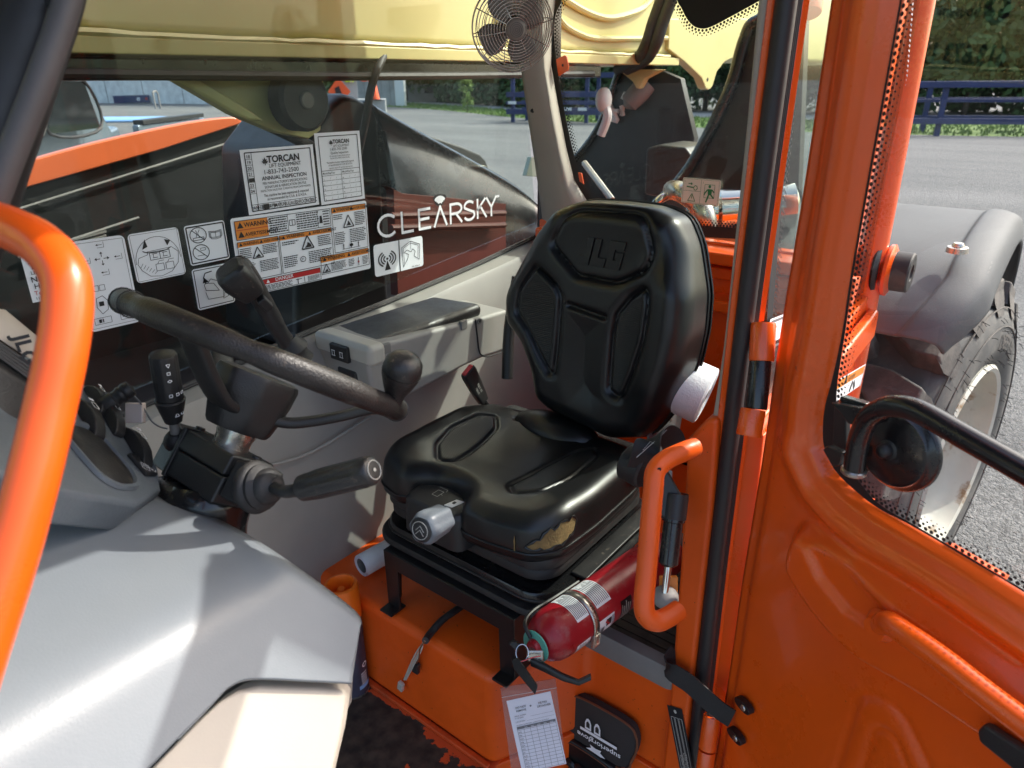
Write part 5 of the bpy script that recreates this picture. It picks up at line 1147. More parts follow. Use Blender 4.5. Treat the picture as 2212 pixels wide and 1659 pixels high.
icon(L_-.012, 12, tri); icon(L_-.026, 10, box_); icon(L_-.038, 10, [(-.003, .002), (0, .004), (.003, .002), (0, 0), (-.003, .002)]); icon(.066, 6, box_); icon(.066, 34, box_); icon(.066, 58, box_)
icon(.034, 22, [(x*1.2, -y*1.2) for x, y in tri], .0168); icon(.032, 52, box_, .0166)
ic.build('lever_symbol', 'white_print', SW, fix=False)
MB().lathe([(.017, -.026), (.019, -.018), (.016, -.010), (.011, -.004)], q0, ax, 20).build('lever_boot', 'black_rubber', SW)
# spinner knob on the rim
k0 = vd(848, 868, .99); k1 = vd(876, 775, .95); ax = (k1-k0).normalized()
MB().lathe([(.014, -.014), (.0135, .004), (.0150, .016), (.0215, .032), (.0262, .046), (.0275, .054)], k0, ax, 30).build('spinner_knob', 'wheel_rubber', SW, smooth=60)
MB().lathe([(.0270, .0546), (.0272, .060), (.0255, .070), (.019, .078), (.009, .0815), (.0, .082)], k0, ax, 30).build('knob_cap', 'worn_plastic', SW, smooth=60)
# ================================================================= open cab door
DP = vy(1704, 553, .31); DD = Vc((-.463, -.886, 0)).normalized(); DNn = Vc((-.886, .463, 0)).normalized()    # along door from hinge, inner normal
def d3(a, b, c=0.): return Vc((DP.x, DP.y, 0))+DD*a+DNn*c+z*b
def duv(u, v, c=0.): p = vpl(u, v, DP+DNn*c, DNn)-Vc((DP.x, DP.y, 0)); return (p.dot(DD), p.z)
def dv3(u, v, c): return vpl(u, v, DP+DNn*c, DNn)
DLEN, DTOP, DBOT = .95, 1.73, .03
GL = -.012
wl = [duv(u, v) for u, v in ((1931, 0), (1835, 553), (1808, 720), (1787, 820), (1773, 873), (1767, 920), (1770, 970), (1794, 1020), (1840, 1066), (1894, 1106))]
win = [(.098, DTOP-.10)]+[(.101, 1.53), (.104, 1.23)]+wl[2:]+[(.33, .897), (DLEN-.12, .893), (DLEN-.07, .93), (DLEN-.07, DTOP-.10)]
bulge = r2([(.118, .812), (.105, .765), (.112, .722), (.165, .690), (.215, .672), (.275, .668), (.36, .690), (.47, .705), (DLEN-.1, .700), (DLEN-.06, .74), (DLEN-.06, .80), (.40, .826), (.2, .826)], .02)
ledge = [(.155, .800), (.19, .765), (.245, .745), (.30, .752), (.30, .79), (.22, .815)]
loop = [(q.x, q.y) for q in fillet([(.26, .05, 0), (.262, .40, 0), (.268, .60, 0), (.33, .63, 0), (.42, .54, 0), (.55, .33, 0), (.70, .12, 0)], [.1, .05, .04, .06, .05], 6)]
loop2 = [(q.x, q.y) for q in fillet([(.30, .05, 0), (.302, .40, 0), (.305, .565, 0), (.335, .58, 0), (.40, .50, 0), (.52, .30, 0), (.64, .12, 0)], [.1, .04, .03, .05, .05], 6)]
def dh(p):
    a, b_ = p[..., 0], p[..., 1]; s_ = sdf(p, win)
    h = -.014*sst(.016, .0, s_)                                           # lip down to the glass
    below = sst(.97, .90, b_)
    rp = np.interp(s_, [0, .012, .02, .034, .046, .058, .072, .09, 1], [0, .004, .006, .010, .020, .020, .006, 0, 0])*below
    lp_ = np.interp(s_, [0, .02, .034, .048, .056, .066, .074, 1], [0, .004, .012, .013, .007, .006, .0, 0])*(1-below)
    h = h + rp + lp_
    h = h - .004*np.exp(-((a-.030)/.0025)**2) - .008*sst(.028, .020, a)
    d = sdf(p, bulge); h = np.maximum(h, .0) * 1.0 + np.minimum(h, 0) + .044*sst(.008, -.024, d)
    d2 = sdf(p, ledge); h = h - .010*sst(.008, -.010, d2)
    for lp2 in (loop, loop2):
        d = seg_d(p, lp2, False); h = h - .0035*np.exp(-(d/.006)**2)
    dl_ = sdf(p, [(.268, .0), (.268, .60), (.31, .62), (.36, .585), (.42, .52), (.60, .25), (.72, .0)]); h = h + .004*sst(.02, -.02, dl_)
    h = h + .0015*np.sin(a*21+1)*np.sin(b_*13)                            # pressed sheet is never quite flat
    return h
st_ = .0055; na, nb_ = int(DLEN/st_), int((DTOP-DBOT)/st_)
AA, BBb = np.meshgrid(np.linspace(0, DLEN, na), np.linspace(DBOT, DTOP, nb_), indexing='ij'); P = np.stack([AA, BBb], -1)
sd = sdf(P, win); eps = 1e-4
ga = (sdf(P+np.array([eps, 0]), win)-sd)/eps; gb = (sdf(P+np.array([0, eps]), win)-sd)/eps
near = (sd < 0) & (sd > -st_*1.45)
P2 = P.copy(); P2[..., 0] = np.where(near, P[..., 0]-sd*ga, P[..., 0]); P2[..., 1] = np.where(near, P[..., 1]-sd*gb, P[..., 1])
keep = (sd >= 0) | near; HH = dh(P2); idx = -np.ones(keep.shape, int); vs = []
for i in range(na):
    for j in range(nb_):
        if keep[i, j]: idx[i, j] = len(vs); vs.append(d3(P2[i, j, 0], P2[i, j, 1], HH[i, j]))
fs = [(int(idx[i, j]), int(idx[i+1, j]), int(idx[i+1, j+1]), int(idx[i, j+1])) for i in range(na-1) for j in range(nb_-1) if keep[i, j] and keep[i+1, j] and keep[i+1, j+1] and keep[i, j+1] and (sd[i, j] >= 0 or sd[i+1, j] >= 0 or sd[i, j+1] >= 0 or sd[i+1, j+1] >= 0)]
DOOR = MB().add(vs, fs).build('cab_door', 'orange_paint', TH_, smooth=60); DOOR['label'] = 'open orange pressed steel cab door with window'
q = DOOR.modifiers.new('solid', 'SOLIDIFY'); q.thickness = .022; q.offset = -1 if True else 1
me = DOOR.data
if me.polygons[0].normal.dot(DNn) < 0: me.flip_normals()
def dpart(b, name, m, bevel=0, **k): return b.build(name, m, DOOR, bevel=bevel, **k)
dpart(MB().tube([d3(.0295, DBOT+k*.05, float(dh(np.array([[.0295, .3]]))[0])+.0005) for k in range(35)], .0011, 5), 'hem_seam', 'orange_worn')
wo = [Vc((a, b_, 0)) for a, b_ in win]; wc = Vc((.45, 1.3, 0))
TILT = math.tan(rad(1.5)); DNt = (DNn+z*TILT).normalized()                          # the pane leans outwards a little at the top
def gl3(a, b_): return d3(a, b_, GL-TILT*(b_-.9))
dpart(MB().flat([gl3(a-(.006 if a < .3 else -.006), b_-(.006 if b_ < 1.2 else -.006)) for a, b_ in win]), 'door_window', 'door_glass', smooth=0, fix=False)
# ceramic border: black band, then dots
inw = []
for i in range(len(win)):
    a, b_ = win[i]; e = 1e-4; g_ = np.array([sdf(np.array([[a+e, b_]]), win)[0]-sdf(np.array([[a-e, b_]]), win)[0], sdf(np.array([[a, b_+e]]), win)[0]-sdf(np.array([[a, b_-e]]), win)[0]])/(2*e); g_ = g_/max(1e-6, np.linalg.norm(g_)); inw.append((-g_[0], -g_[1]))
k0, k1 = 0, len(win)-2
def off(i, t): return (win[i][0]+inw[i][0]*t, win[i][1]+inw[i][1]*t)
wd_ = [.003, .003, .004, .005, .010, .020, .030, .030, .024, .016, .006, .003, .003, .003, .003]
ln_o = crom([d3(*win[i], GL+.002) for i in range(k1)], 6); ln_i = crom([d3(*off(i, wd_[min(i, 14)]), GL+.002) for i in range(k1)], 6)
dpart(MB().grid(lambda a, b_: (ln_o if b_ < .5 else ln_i)[round(a*(len(ln_o)-1))], len(ln_o), 2), 'border_band', 'print_black', smooth=0, fix=False)
o = dots('border_dots', [p+DNn*.0008 for p in ln_i], lambda p: d3(.45, 1.25, 0)-p, 4, pitch=.0085, r0=.0028); o.parent = DOOR; o.matrix_parent_inverse = Matrix.Identity(4)
# tubular pull handle along the door
hp = [dv3(1902, 1352, .035), dv3(1920, 1346, .062), dv3(1960, 1372, .072), dv3(2040, 1428, .074), dv3(2212, 1562, .076)]; hd2 = (hp[-1]-hp[-2]).normalized(); hp.append(hp[-1]+DD*.3)
dpart(MB().tube(crom(hp, 8), .0155, 18), 'pull_handle', 'orange_paint')
dpart(MB().lathe([(.024, 0), (.019, .008), (.016, .016)], dv3(1905, 1352, .040), DNn, 20), 'handle_weld', 'orange_paint')
dpart(MB().prism([dv3(u, v, .050) for u, v in ((2126, 1570), (2140, 1556), (2300, 1660), (2300, 1730), (2200, 1650), (2130, 1594))], DNn*.014), 'latch_lever', 'black_plastic', .004, smooth=0)
# glass clamp: round pad, stud, black tube with gussets
pc = dv3(1943, 967, GL+.004)
dpart(MB().lathe([(.0, .018), (.045, .018), (.050, .016), (.053, .010), (.057, .008), (.060, .004), (.060, -.001)], pc, DNn, 48), 'clamp_pad', 'black_paint')
dpart(MB().lathe([(.0, .034), (.006, .033), (.0095, .029), (.0105, .024), (.0105, .020), (.014, .018)], dv3(1938, 966, GL+.004), DNn, 24), 'clamp_stud', 'black_plastic')
tb2 = [dv3(1845, 1012, .045), dv3(1851, 975, .045), dv3(1858, 942, .046), dv3(1876, 903, .050), dv3(1908, 882, .056), dv3(1945, 878, .060), dv3(1990, 891, .062), dv3(2080, 942, .064), dv3(2212, 1017, .066), dv3(2330, 1085, .068)]
dpart(MB().tube(crom(tb2, 8), .0138, 20), 'guard_bar', 'black_paint')
dpart(MB().lathe([(.0145, 0), (.0165, .002), (.0165, .006), (.0145, .008)], tb2[0]-z*.008, z, 20), 'bar_collar', 'bare_steel')
for pl_, c_o in ((((1808, 866), (1878, 878), (1856, 915), (1846, 912)), .030), (((1790, 968), (1800, 960), (1834, 975), (1826, 1002), (1812, 1006)), .022)):
    dpart(MB().prism([dv3(u, v, c_o) for u, v in pl_], DNn*.012), 'gusset', 'black_paint', .002, smooth=0)
dpart(MB().obox(dv3(1848, 868, .024), (dv3(1876, 876, .024)-dv3(1820, 860, .024))*.5, DNn*.006, z*.004), 'bracket_plate', 'black_paint', .001, smooth=0)
dpart(MB().prism([dv3(u, v, GL+.003) for u, v in ((1812, 872), (1838, 876), (1838, 1010), (1806, 1000))], DNn*.010), 'bracket_back', 'black_plastic', .002, smooth=0)
dpart(MB().prism([dv3(u, v, GL+.006) for u, v in ((1860, 985), (1900, 1002), (1880, 1018), (1850, 1012))], DNn*.008), 'bracket_foot', 'black_plastic', .002, smooth=0)
# hinge barrels and pin between door and post
hx = Vc((vy(1650, 740, .325).x, .325, 0))
def hb2(u, v0, v1, r_, m, w_=1.0): 
    a, b_ = vd(u[0], v0, w_), vd(u[1], v1, w_); return part(MB().lathe([(r_*.96, 0), (r_, .003), (r_, (b_-a).length-.003), (r_*.96, (b_-a).length)], a, b_-a, 26), *m)
wH = (vy(1640, 800, .325)-CAM).dot(FW)
hb2((1649, 1645), 698, 780, .0195, ('hinge_barrel', 'orange_paint'), wH); hb2((1644, 1634), 778, 884, .0165, ('hinge_pin', 'black_paint'), wH); hb2((1627, 1617), 884, 942, .0195, ('hinge_barrel', 'orange_paint'), wH)
part(MB().lathe([(.0, .0005), (.010, .0005)], vd(1655, 699, wH-.005), z, 16), 'barrel_bore', 'dark_inside')
hb2((1741, 1738), -40, 30, .026, ('hinge_barrel', 'orange_paint'), wH)
wL = (vx(1530, 1580, 1.06)-CAM).dot(FW)-.02
hb2((1538, 1527), 1546, 1618, .017, ('hinge_barrel', 'orange_paint'), wL); hb2((1527, 1515), 1622, 1720, .017, ('hinge_barrel', 'orange_paint'), wL)
part(MB().lathe([(.0, .008), (.0055, .008), (.006, .004), (.012, .003), (.0125, 0)], vd(1539, 1547, wL), z, 18), 'hinge_bolt', 'bare_steel')
# check strap of black webbing with its brackets
s0, s1 = vx(1443, 1442, 1.03), d3(*duv(1592, 1548), .012)
stp = crom([s0+Vc((.03, 0, .02)), s0, s0.lerp(s1, .35)+z*.002, s0.lerp(s1, .75)-z*.004, s1], 6)
part(MB().ribbon(stp, (0.1, .2, 1), .044, .003), 'check_strap', 'webbing', label='black webbing door check strap')
for dz, uu in ((.030, (1605, 1524)), (-.028, (1588, 1590))):
    c = dv3(*uu, .014); part(MB().loft([[c+DD*x*.040+z*y*.020+DNn*h for x, y in rrect(1, 1, .45, 5)] for h in (-.010, .004)]), 'strap_bracket', 'black_steel', .001)
    part(MB().lathe([(.0, .006), (.005, .006), (.007, .003)], c+DD*.004, DNn, 12), 'bracket_bolt', 'bare_steel')
# looped grab handle on the door post
hl = [vd(u, v, w_) for u, v, w_ in ((1500, 966, 1.165), (1478, 975, 1.15), (1440, 993, 1.14), (1416, 1018, 1.13), (1411, 1060, 1.125), (1404, 1140, 1.12), (1396, 1240, 1.11), (1391, 1305, 1.105), (1398, 1332, 1.105), (1420, 1342, 1.11), (1448, 1330, 1.12), (1466, 1318, 1.13))]
part(MB().tube(crom(hl, 8), .0165, 18), 'post_handle', 'orange_worn', label='orange looped grab handle on the door post')
part(MB().lathe([(.0, .0006), (.0032, .0006)], vd(1424, 1014, 1.115), -FW, 12), 'handle_hole', 'dark_inside')
# round hold-open catch on the quarter window and warning label below it
QC = vy(1908, 582, CY0-.012)
part(MB().lathe([(.066, 0), (.072, .006), (.066, .014)], vy(1893, 575, CY0+.004), (0, -1, 0), 36), 'catch_base', 'black_rubber')
part(MB().lathe([(.056, 0), (.068, .010), (.068, .018), (.052, .026)], QC, (0, -1, 0), 36), 'catch_flange', 'orange_paint')
part(MB().lathe([(.052, .02), (.052, .064), (.048, .068), (.022, .068), (.020, .060), (.014, .060), (.0, .060)], QC, (0, -1, 0), 36), 'catch_knob', 'black_rubber')
for k in range(5): part(MB().lathe([(.0, .002), (.004, .0015)], QC+Vc((math.cos(k*1.257)*.036, -.068, math.sin(k*1.257)*.036)), (0, -1, 0), 8), 'catch_rivet', 'print_black')
# ================================================================= loose things in the cab
# ---- clip-on fan
fc = vd(1108, 60, 1.50); fn_ = (Vc((-.62, -.74, -.16))).normalized(); fx, fy = frame_of(fn_)
FAN = thing('cab_fan', 'small wire-caged fan with brown blades clipped to the corner post', 'fan', fc)
def fp3(a, r, h): return fc+fn_*h+(fx*math.cos(a)+fy*math.sin(a))*r
FR = .088
NR = 12
for k in range(NR):                                       # domed front rings
    t = .26+.74*k/(NR-1); MB().tube([fp3(2*math.pi*j/56, FR*t, .030*(1-t**2.6)+.004) for j in range(56)], .00095, 5, True).build('cage_ring', 'wire_steel', FAN)
for k in range(4): MB().tube([fp3(2*math.pi*j/56, FR*(1-.02*k), -.006-.010*k) for j in range(56)], .00095, 5, True).build('cage_ring', 'wire_steel', FAN)
for k in range(3): MB().tube([fp3(2*math.pi*j/48, FR*(.80-.2*k), -.046-.006*k) for j in range(48)], .00095, 5, True).build('cage_ring', 'wire_steel', FAN)
for k in range(10):
    a = k*.628+.2; MB().tube([fp3(a, FR*t, .030*(1-t**2.6)+.0025) for t in (.25, .5, .75, .9, 1.)]+[fp3(a, FR, -.01), fp3(a, FR*.96, -.036), fp3(a, FR*.6, -.054), fp3(a, FR*.3, -.058)], .0011, 5).build('cage_spoke', 'wire_steel', FAN)
MB().lathe([(.0, .037), (.012, .037), (.019, .035), (.022, .031), (.022, .026)], fc, fn_, 30).build('badge', 'fan_plastic', FAN)
for k in range(4): MB().tube([fp3(2*math.pi*j/30, .003+.0036*k, .0375) for j in range(30)], .0005, 4, True).build('badge_ring', 'black_steel', FAN)
for k in range(4):
    a0 = k*math.pi/2+.5
    MB().grid(lambda s_, t, a0=a0: fp3(a0+(s_-.5)*1.25*(.55+.45*math.sin(math.pi*min(1, t*.9+.1))), .014+.060*t, -.014+(s_-.5)*.022), 8, 8).build('blade', 'fan_plastic', FAN, solid=.0015, smooth=60)
MB().lathe([(.016, -.002), (.018, -.012), (.016, -.03)], fc, fn_, 24).build('blade_hub', 'fan_plastic', FAN)
MB().lathe([(.024, -.04), (.027, -.046), (.027, -.10), (.020, -.108)], fc, fn_, 28).build('motor', 'chrome', FAN)
MB().tube(crom([fp3(0, 0, -.09), fc-fn_*.09+z*.05, fc-fn_*.10+z*.14], 5), .006, 10).build('stalk', 'black_steel', FAN)
MB().obox(fc-fn_*.10+z*.155, (.02, 0, 0), (0, .02, 0), (0, 0, .015)).build('clip', 'black_plastic', FAN, bevel=.004, smooth=0)
# ---- fire extinguisher lying along the seat stand
EY = .575; e0 = vy(1192, 1371, EY); ER = .050; exd = Vc((.985, -.12, -.055)).normalized()
EXT = thing('fire_extinguisher', 'dusty red fire extinguisher strapped along the seat stand', 'fire extinguisher', e0)
MB().lathe([(.013, -.055), (.016, -.048), (.016, -.040), (.028, -.036), (.040, -.025), (.047, -.010), (.050, .006), (.050, .38), (.046, .392), (.03, .40), (.0, .402)], e0, exd, 48).build('cylinder', 'red_paint', EXT, smooth=50)
ea = Vc((0, -1, 0)); ea = (ea-exd*ea.dot(exd)).normalized(); eb = exd.cross(ea)
if eb.z < 0: eb = -eb
def ep(s_, a, r=ER): return e0+exd*s_+(ea*math.cos(rad(a))+eb*math.sin(rad(a)))*r       # a: 0 faces the door, 90 up
def elabel(name, m, s0, s1, a0, a1, lines=0, r=ER+.0006, lm='print_grey'):
    o = MB().grid(lambda p, q: ep(s0+(s1-s0)*p, a0+(a1-a0)*q, r), 3, 14).build(name, m, EXT, smooth=60)
    if lines:
        b = MB()
        for k in range(lines):
            c = s0+(s1-s0)*(k+.7)/(lines+.6); w_ = random.uniform(.75, 1)
            b.grid(lambda p, q: ep(c+(p-.5)*.0018, a0+(a1-a0)*(.07+.86*w_*q), r+.0004), 2, 12)
        b.build('print', lm, o, smooth=0, fix=False)
    return o
random.seed(21)
elabel('label', 'white_sticker', .028, .062, 42, 128, 8); elabel('label', 'white_sticker', .086, .130, 42, 128, 9)
elabel('label', 'white_sticker', .016, .056, -42, -6, 7); l2 = elabel('label', 'white_sticker', .078, .128, -28, 14, 0)
b = MB(); rnd = random.Random(2); s_ = .082
while s_ < .098: w_ = rnd.choice((.0008, .0014, .002)); b.grid(lambda p, q: ep(s_+w_*p, -24+18*q, ER+.0012), 2, 4); s_ += w_+rnd.choice((.0008, .0014))
b.build('print', 'print_black', l2, smooth=0, fix=False)
MB().grid(lambda p, q: ep(.102+.016*p, -10+18*q, ER+.0011), 2, 4).build('print', 'print_black', l2, smooth=0, fix=False)
MB().tube([ep(.105+.005*math.sin(k*.9), -6+k*1.6, ER+.0016) for k in range(8)], .0012, 5).build('print', 'print_red', l2, fix=False)
b = MB()
for k in range(4): b.grid(lambda p, q: ep(.120+.0022*k+.001*p, -24+34*q, ER+.0012), 2, 6)
b.build('print', 'print_grey', l2, smooth=0, fix=False)
elabel('label', 'black_steel', .150, .185, -34, 24, 5, lm='stitch')
MB().grid(lambda p, q: ep(.064+.016*p, -80+240*q, ER+.0014), 3, 40).build('strap_band', 'bare_steel', EXT, solid=.001, smooth=60)
MB().obox(ep(.072, -26, ER+.006), exd*.010, ea*.004, eb*.014).build('strap_buckle', 'bare_steel', EXT, bevel=.002, smooth=0)
MB().tube([ep(.066, -10, ER+.006), ep(.066, -30, ER+.012), ep(.078, -30, ER+.012), ep(.078, -10, ER+.006)], .0015, 6).build('buckle_wire', 'bare_steel', EXT)
MB().tube(crom([ep(-.052, 110, .02), ep(-.045, 130, .045), ep(-.01, 140, .055), ep(.05, 135, .054), ep(.12, 135, .054)], 6), .004, 8).build('wall_bracket', 'black_steel', EXT)
n0 = e0-exd*.05
MB().lathe([(.030, .0), (.031, .0012), (.031, .0024), (.015, .003)], n0+exd*.004, exd, 36).build('collar_tag', 'teal_plastic', EXT)
MB().tube([n0+exd*.0068+(ea*math.cos(k*.2)+eb*math.sin(k*.2))*.027 for k in range(8)], .0022, 5).build('print', 'print_black', EXT)
v0 = vd(1156, 1412, (e0-CAM).dot(FW)-.035)
MB().obox(v0, RT*.016, UP*.011, FW*.012).build('valve_body', 'bare_steel', EXT, bevel=.004, smooth=0)
MB().cyl(v0, n0+exd*.01, .010, .012, 14).build('valve_neck', 'bare_steel', EXT)
wE = (v0-CAM).dot(FW)
MB().prism([vd(u, v, w_) for u, v, w_ in ((1098, 1392, wE), (1110, 1384, wE), (1124, 1394, wE-.005), (1118, 1412, wE-.005))], FW*.014).build('gauge', 'black_rubber', EXT, bevel=.003, smooth=0)
MB().prism([vd(u, v, w_) for u, v, w_ in ((1104, 1428, wE-.02), (1118, 1420, wE-.02), (1162, 1484, wE-.06), (1156, 1502, wE-.06), (1110, 1446, wE-.02))], FW*.010).build('carry_handle', 'black_steel', EXT, bevel=.002, smooth=0)
MB().loft([[vd(u, v, w_) + RT*0 + UP*y*hh + FW*x*.012 for x, y in rrect(1, 1, .3, 3)] for u, v, w_, hh in ((1146, 1428, wE-.01, .016), (1175, 1441, wE-.02, .016), (1215, 1462, wE-.035, .013), (1250, 1474, wE-.045, .009), (1276, 1462, wE-.05, .010))]).build('squeeze_lever', 'black_steel', EXT, smooth=50)
rc = vd(1128, 1410, wE-.016); MB().tube([rc+(RT*math.cos(k*.2618)*.9+UP*math.sin(k*.2618)*1.1)*.0125+FW*math.sin(k*.2618)*.004 for k in range(24)], .0011, 6, True).build('pull_ring', 'chrome', EXT)
MB().tube(crom([vd(1118, 1432, wE-.022), vd(1135, 1426, wE-.024), vd(1152, 1420, wE-.022), vd(1168, 1417, wE-.018)], 5), .0012, 5).build('seal_tie', 'red_plastic', EXT)
# ---- inspection tag in a clear sleeve
tx = .826
tw = (vx(1150, 1560, tx)-CAM).dot(FW)
t4 = [vd(u, v, tw) for u, v in ((1081, 1486), (1200, 1466), (1221, 1640), (1105, 1668))]
TAG = thing('inspection_tag', 'white inspection card in a clear sleeve hanging from the extinguisher handle', 'tag', t4[3])
MB().prism(t4, FW*.0022).build('sleeve', 'tag_plastic', TAG, smooth=0)
MB().tube([t4[0].lerp(t4[3], .11)-FW*.001, t4[1].lerp(t4[2], .11)-FW*.001], .0006, 5).build('sleeve_seam', 'clear_poly', TAG)
c4 = [vd(u, v, tw-.0008) for u, v in ((1094, 1514), (1189, 1493), (1115, 1673))]
st = Sheet(*c4)
st.text('print_grey', 'DO NOT', .16, .13, .026, bold=.02); st.text('print_grey', 'REMOVE', .16, .175, .026, bold=.02); st.text('print_grey', 'NE PAS', .68, .13, .026, bold=.02); st.text('print_grey', 'DÉTACHER', .64, .175, .026, bold=.02)
st.poly('print_grey', [(.5+.022*math.cos(k*.785), .13+.013*math.sin(k*.785)) for k in range(8)])
st.text('print_grey', 'SERIAL NUMBER', .1, .235, .016); st.text('print_grey', 'N° DE SÉRIE', .1, .265, .016); st.line('print_grey', [(.45, .265), (.97, .265)], .004); st.text('print_grey', 'LOCATION', .1, .315, .018); st.line('print_grey', [(.35, .315), (.97, .315)], .004)
st.text('print_grey', 'MONTHLY INSPECTION · INSPECTION MENSUELLE', .1, .36, .014)
x0, x1, y0, y1 = .1, .97, .375, .985
st.rect('print_grey', x0, y0, x1, y0+.035, 1.5)
for k in range(7): a = x0+(x1-x0)*k/6; st.line('print_grey', [(a, y0), (a, y1)], .006)
for k in range(14): b_ = y0+(y1-y0)*k/13; st.line('print_grey', [(x0, b_), (x1, b_)], .006)
for k, mth in enumerate(('JAN', 'FEB', 'MAR', 'APR', 'MAY', 'JUN', 'JUL', 'AUG', 'SEP', 'OCT', 'NOV', 'DEC')): st.text('print_black', mth, x0+.012, y0+(y1-y0)*(k+1.75)/13, .018)
for k in range(5): st.text('card_white', str(2022+k), x0+(x1-x0)*(k+1.12)/6, y0+.028, .016)
st.build('card', 'card_white', TAG)
# ---- dark glove pouch leaning on the step riser
px_ = 1.045
pq = [vx(u, v, px_) for u, v in ((1232, 1512), (1246, 1504), (1300, 1530), (1358, 1566), (1374, 1590), (1376, 1616), (1366, 1640), (1340, 1660), (1214, 1590))]
PCH = thing('glove_pouch', 'dark grey pouch with brown trim leaning against the orange step', 'pouch', vx(1300, 1670, px_))
pl2 = crom(pq, 5, True)
MB().prism(pl2, (.022, 0, 0)).build('body', 'pouch_fabric', PCH, bevel=.007, seg=3, smooth=0)
MB().tube([p+Vc((-.001, 0, 0)) for p in pl2], .0028, 6, True).build('trim', 'pouch_trim', PCH)
st = Sheet(vx(1228, 1534, px_-.0035), vx(1352, 1606, px_-.0035), vx(1210, 1580, px_-.0035))
def up_text(txt, a, b_, size, bold):
    vs, fs = textmesh(txt, size*st.h*1.4, bold, 0, 'CENTER'); o = st.P(a, b_, 3); st.mb('white_print').add([o-st.ex*q.x-st.ey*q.y for q in vs], fs)
up_text('superiorglove', .55, .50, .17, .015); st.rect('white_print', .22, .30, .86, .40)
for a in (.36, .52): st.mb('white_print').add(*[[st.P(x, y, 2) for x, y in ((a-.055, .28), (a+.055, .28), (a+.055, .05), (a+.03, -.08), (a, -.12), (a-.03, -.08), (a-.055, .05))], [(0, 1, 2, 3, 4, 5, 6)]]); st.mb('pouch_fabric').add([st.P(x, y, 3.2) for x, y in ((a-.03, .2), (a+.03, .2), (a+.03, .04), (a, -.03), (a-.03, .04))], [(0, 1, 2, 3, 4)])
lf = [(.5, 1.32), (.47, 1.12), (.38, 1.16), (.42, 1.0), (.33, .96), (.42, .86), (.40, .76), (.5, .80), (.60, .76), (.58, .86), (.67, .96), (.58, 1.0), (.62, 1.16), (.53, 1.12)]
st.poly('white_print', [(a, b_) for a, b_ in lf])
for m_, b_ in st.ink.items(): b_.build('logo_print', m_, PCH, smooth=0, fix=False)
gl = [vx(u, v, px_-.012) for u, v in ((1212, 1598), (1240, 1606), (1300, 1645), (1330, 1672), (1320, 1720), (1220, 1720), (1206, 1650))]
GLV = thing('work_glove', 'black leather work glove lying under the dark pouch', 'glove', vx(1260, 1720, px_))
MB().prism(crom(gl, 4, True), (.03, 0, 0)).build('body', 'vinyl', GLV, bevel=.008, seg=3, smooth=0)
MB().tube([p+Vc((-.002, 0, -.004)) for p in crom(gl[:4], 6)], .0012, 5).build('stitching', 'pouch_trim', GLV)
for k in range(3): MB().tube(crom([vx(1222+k*22, 1640+k*14, px_-.014), vx(1240+k*22, 1660+k*12, px_-.018), vx(1236+k*22, 1710, px_-.014)], 5), .010, 8).build('finger', 'vinyl', GLV)
# ---- spray can with orange cap
cp = Vc((.812, 1.168, 0.)); CAN = thing('spray_can', 'spray paint can with bright orange cap behind the fairing', 'spray can', cp)
mat('can_label', (.06, .06, .09), .35, metal=.3, var=.3, vs=20); mat('cap_orange', (.85, .16, .01), .35)
MB().lathe([(.038, .0), (.040, .003), (.0405, .008), (.0395, .010), (.0395, .256), (.036, .266), (.030, .270)], cp, z, 36).build('body', 'can_label', CAN)
MB().lathe([(.0402, .0005), (.0408, .004), (.0402, .008)], cp, z, 36, False).build('bottom_rim', 'bare_steel', CAN)
MB().lathe([(.0415, .240), (.0415, .330), (.040, .336), (.033, .338), (.030, .330), (.028, .300), (.0, .298)], cp, z, 36, False).build('cap', 'cap_orange', CAN, smooth=50)
MB().lathe([(.011, .29), (.011, .320), (.008, .324), (.0, .324)], cp, z, 20).build('nozzle', 'cap_orange', CAN)
b = MB(); cang = math.atan2(-cp.y, -cp.x)
def cyl_p(a, h, r=.0400): return cp+Vc((math.cos(cang+a)*r, math.sin(cang+a)*r, h))
for k in range(5): b.grid(lambda p, q: cyl_p(.55+.5*q, .07-.008*k+.003*p), 2, 6)
b.build('print', 'white_print', CAN, smooth=0, fix=False); MB().grid(lambda p, q: cyl_p(.35+.9*q, .024+.012*p), 2, 10).build('print', 'light_blue', CAN, smooth=0, fix=False)
vs, fs = textmesh('O', .02, .03, 0, 'CENTER'); MB().add([cyl_p(.95+q.x/.033, .088+q.y) for q in vs], fs).build('print', 'white_print', CAN, smooth=0, fix=False)
# ---- paper rolls
def roll(name, label, a, ax_, ln, r, r0, sag=0):
    o = thing(name, label, 'paper roll', a-z*r); ax_ = Vc(ax_).normalized()
    MB().lathe([(r0, .0), (r*.97, .0), (r, .002), (r, ln-.002), (r*.97, ln), (r0, ln)], a, ax_, 40, False).build('paper', 'paper_white', o, smooth=50)
    MB().lathe([(r0, .0), (r0, ln)], a, ax_, 24, False).build('core', 'mid_grey', o)
    x, y = frame_of(ax_); b = MB()
    for k in range(5): rr_ = r0+(r-r0)*(k+.5)/5; b.tube([a-ax_*.0008+(x*math.cos(t)+y*math.sin(t))*rr_ for t in [j*.21 for j in range(30)]], .0005, 4, True)
    b.build('paper_layer', 'card_white', o); return o
ra = vx(778, 1222, .90); ra.z = .272+.030
roll('paper_towel_roll', 'white paper towel roll lying on the riser beside the seat stand', vz(781, 1222, .303), (1, -.10, 0), .13, .030, .020)
roll('toilet_roll', 'white paper roll on its side behind the right of the seat', vd(1526, 856, 1.60), (-.15, .95, .26), .15, .068, .018)
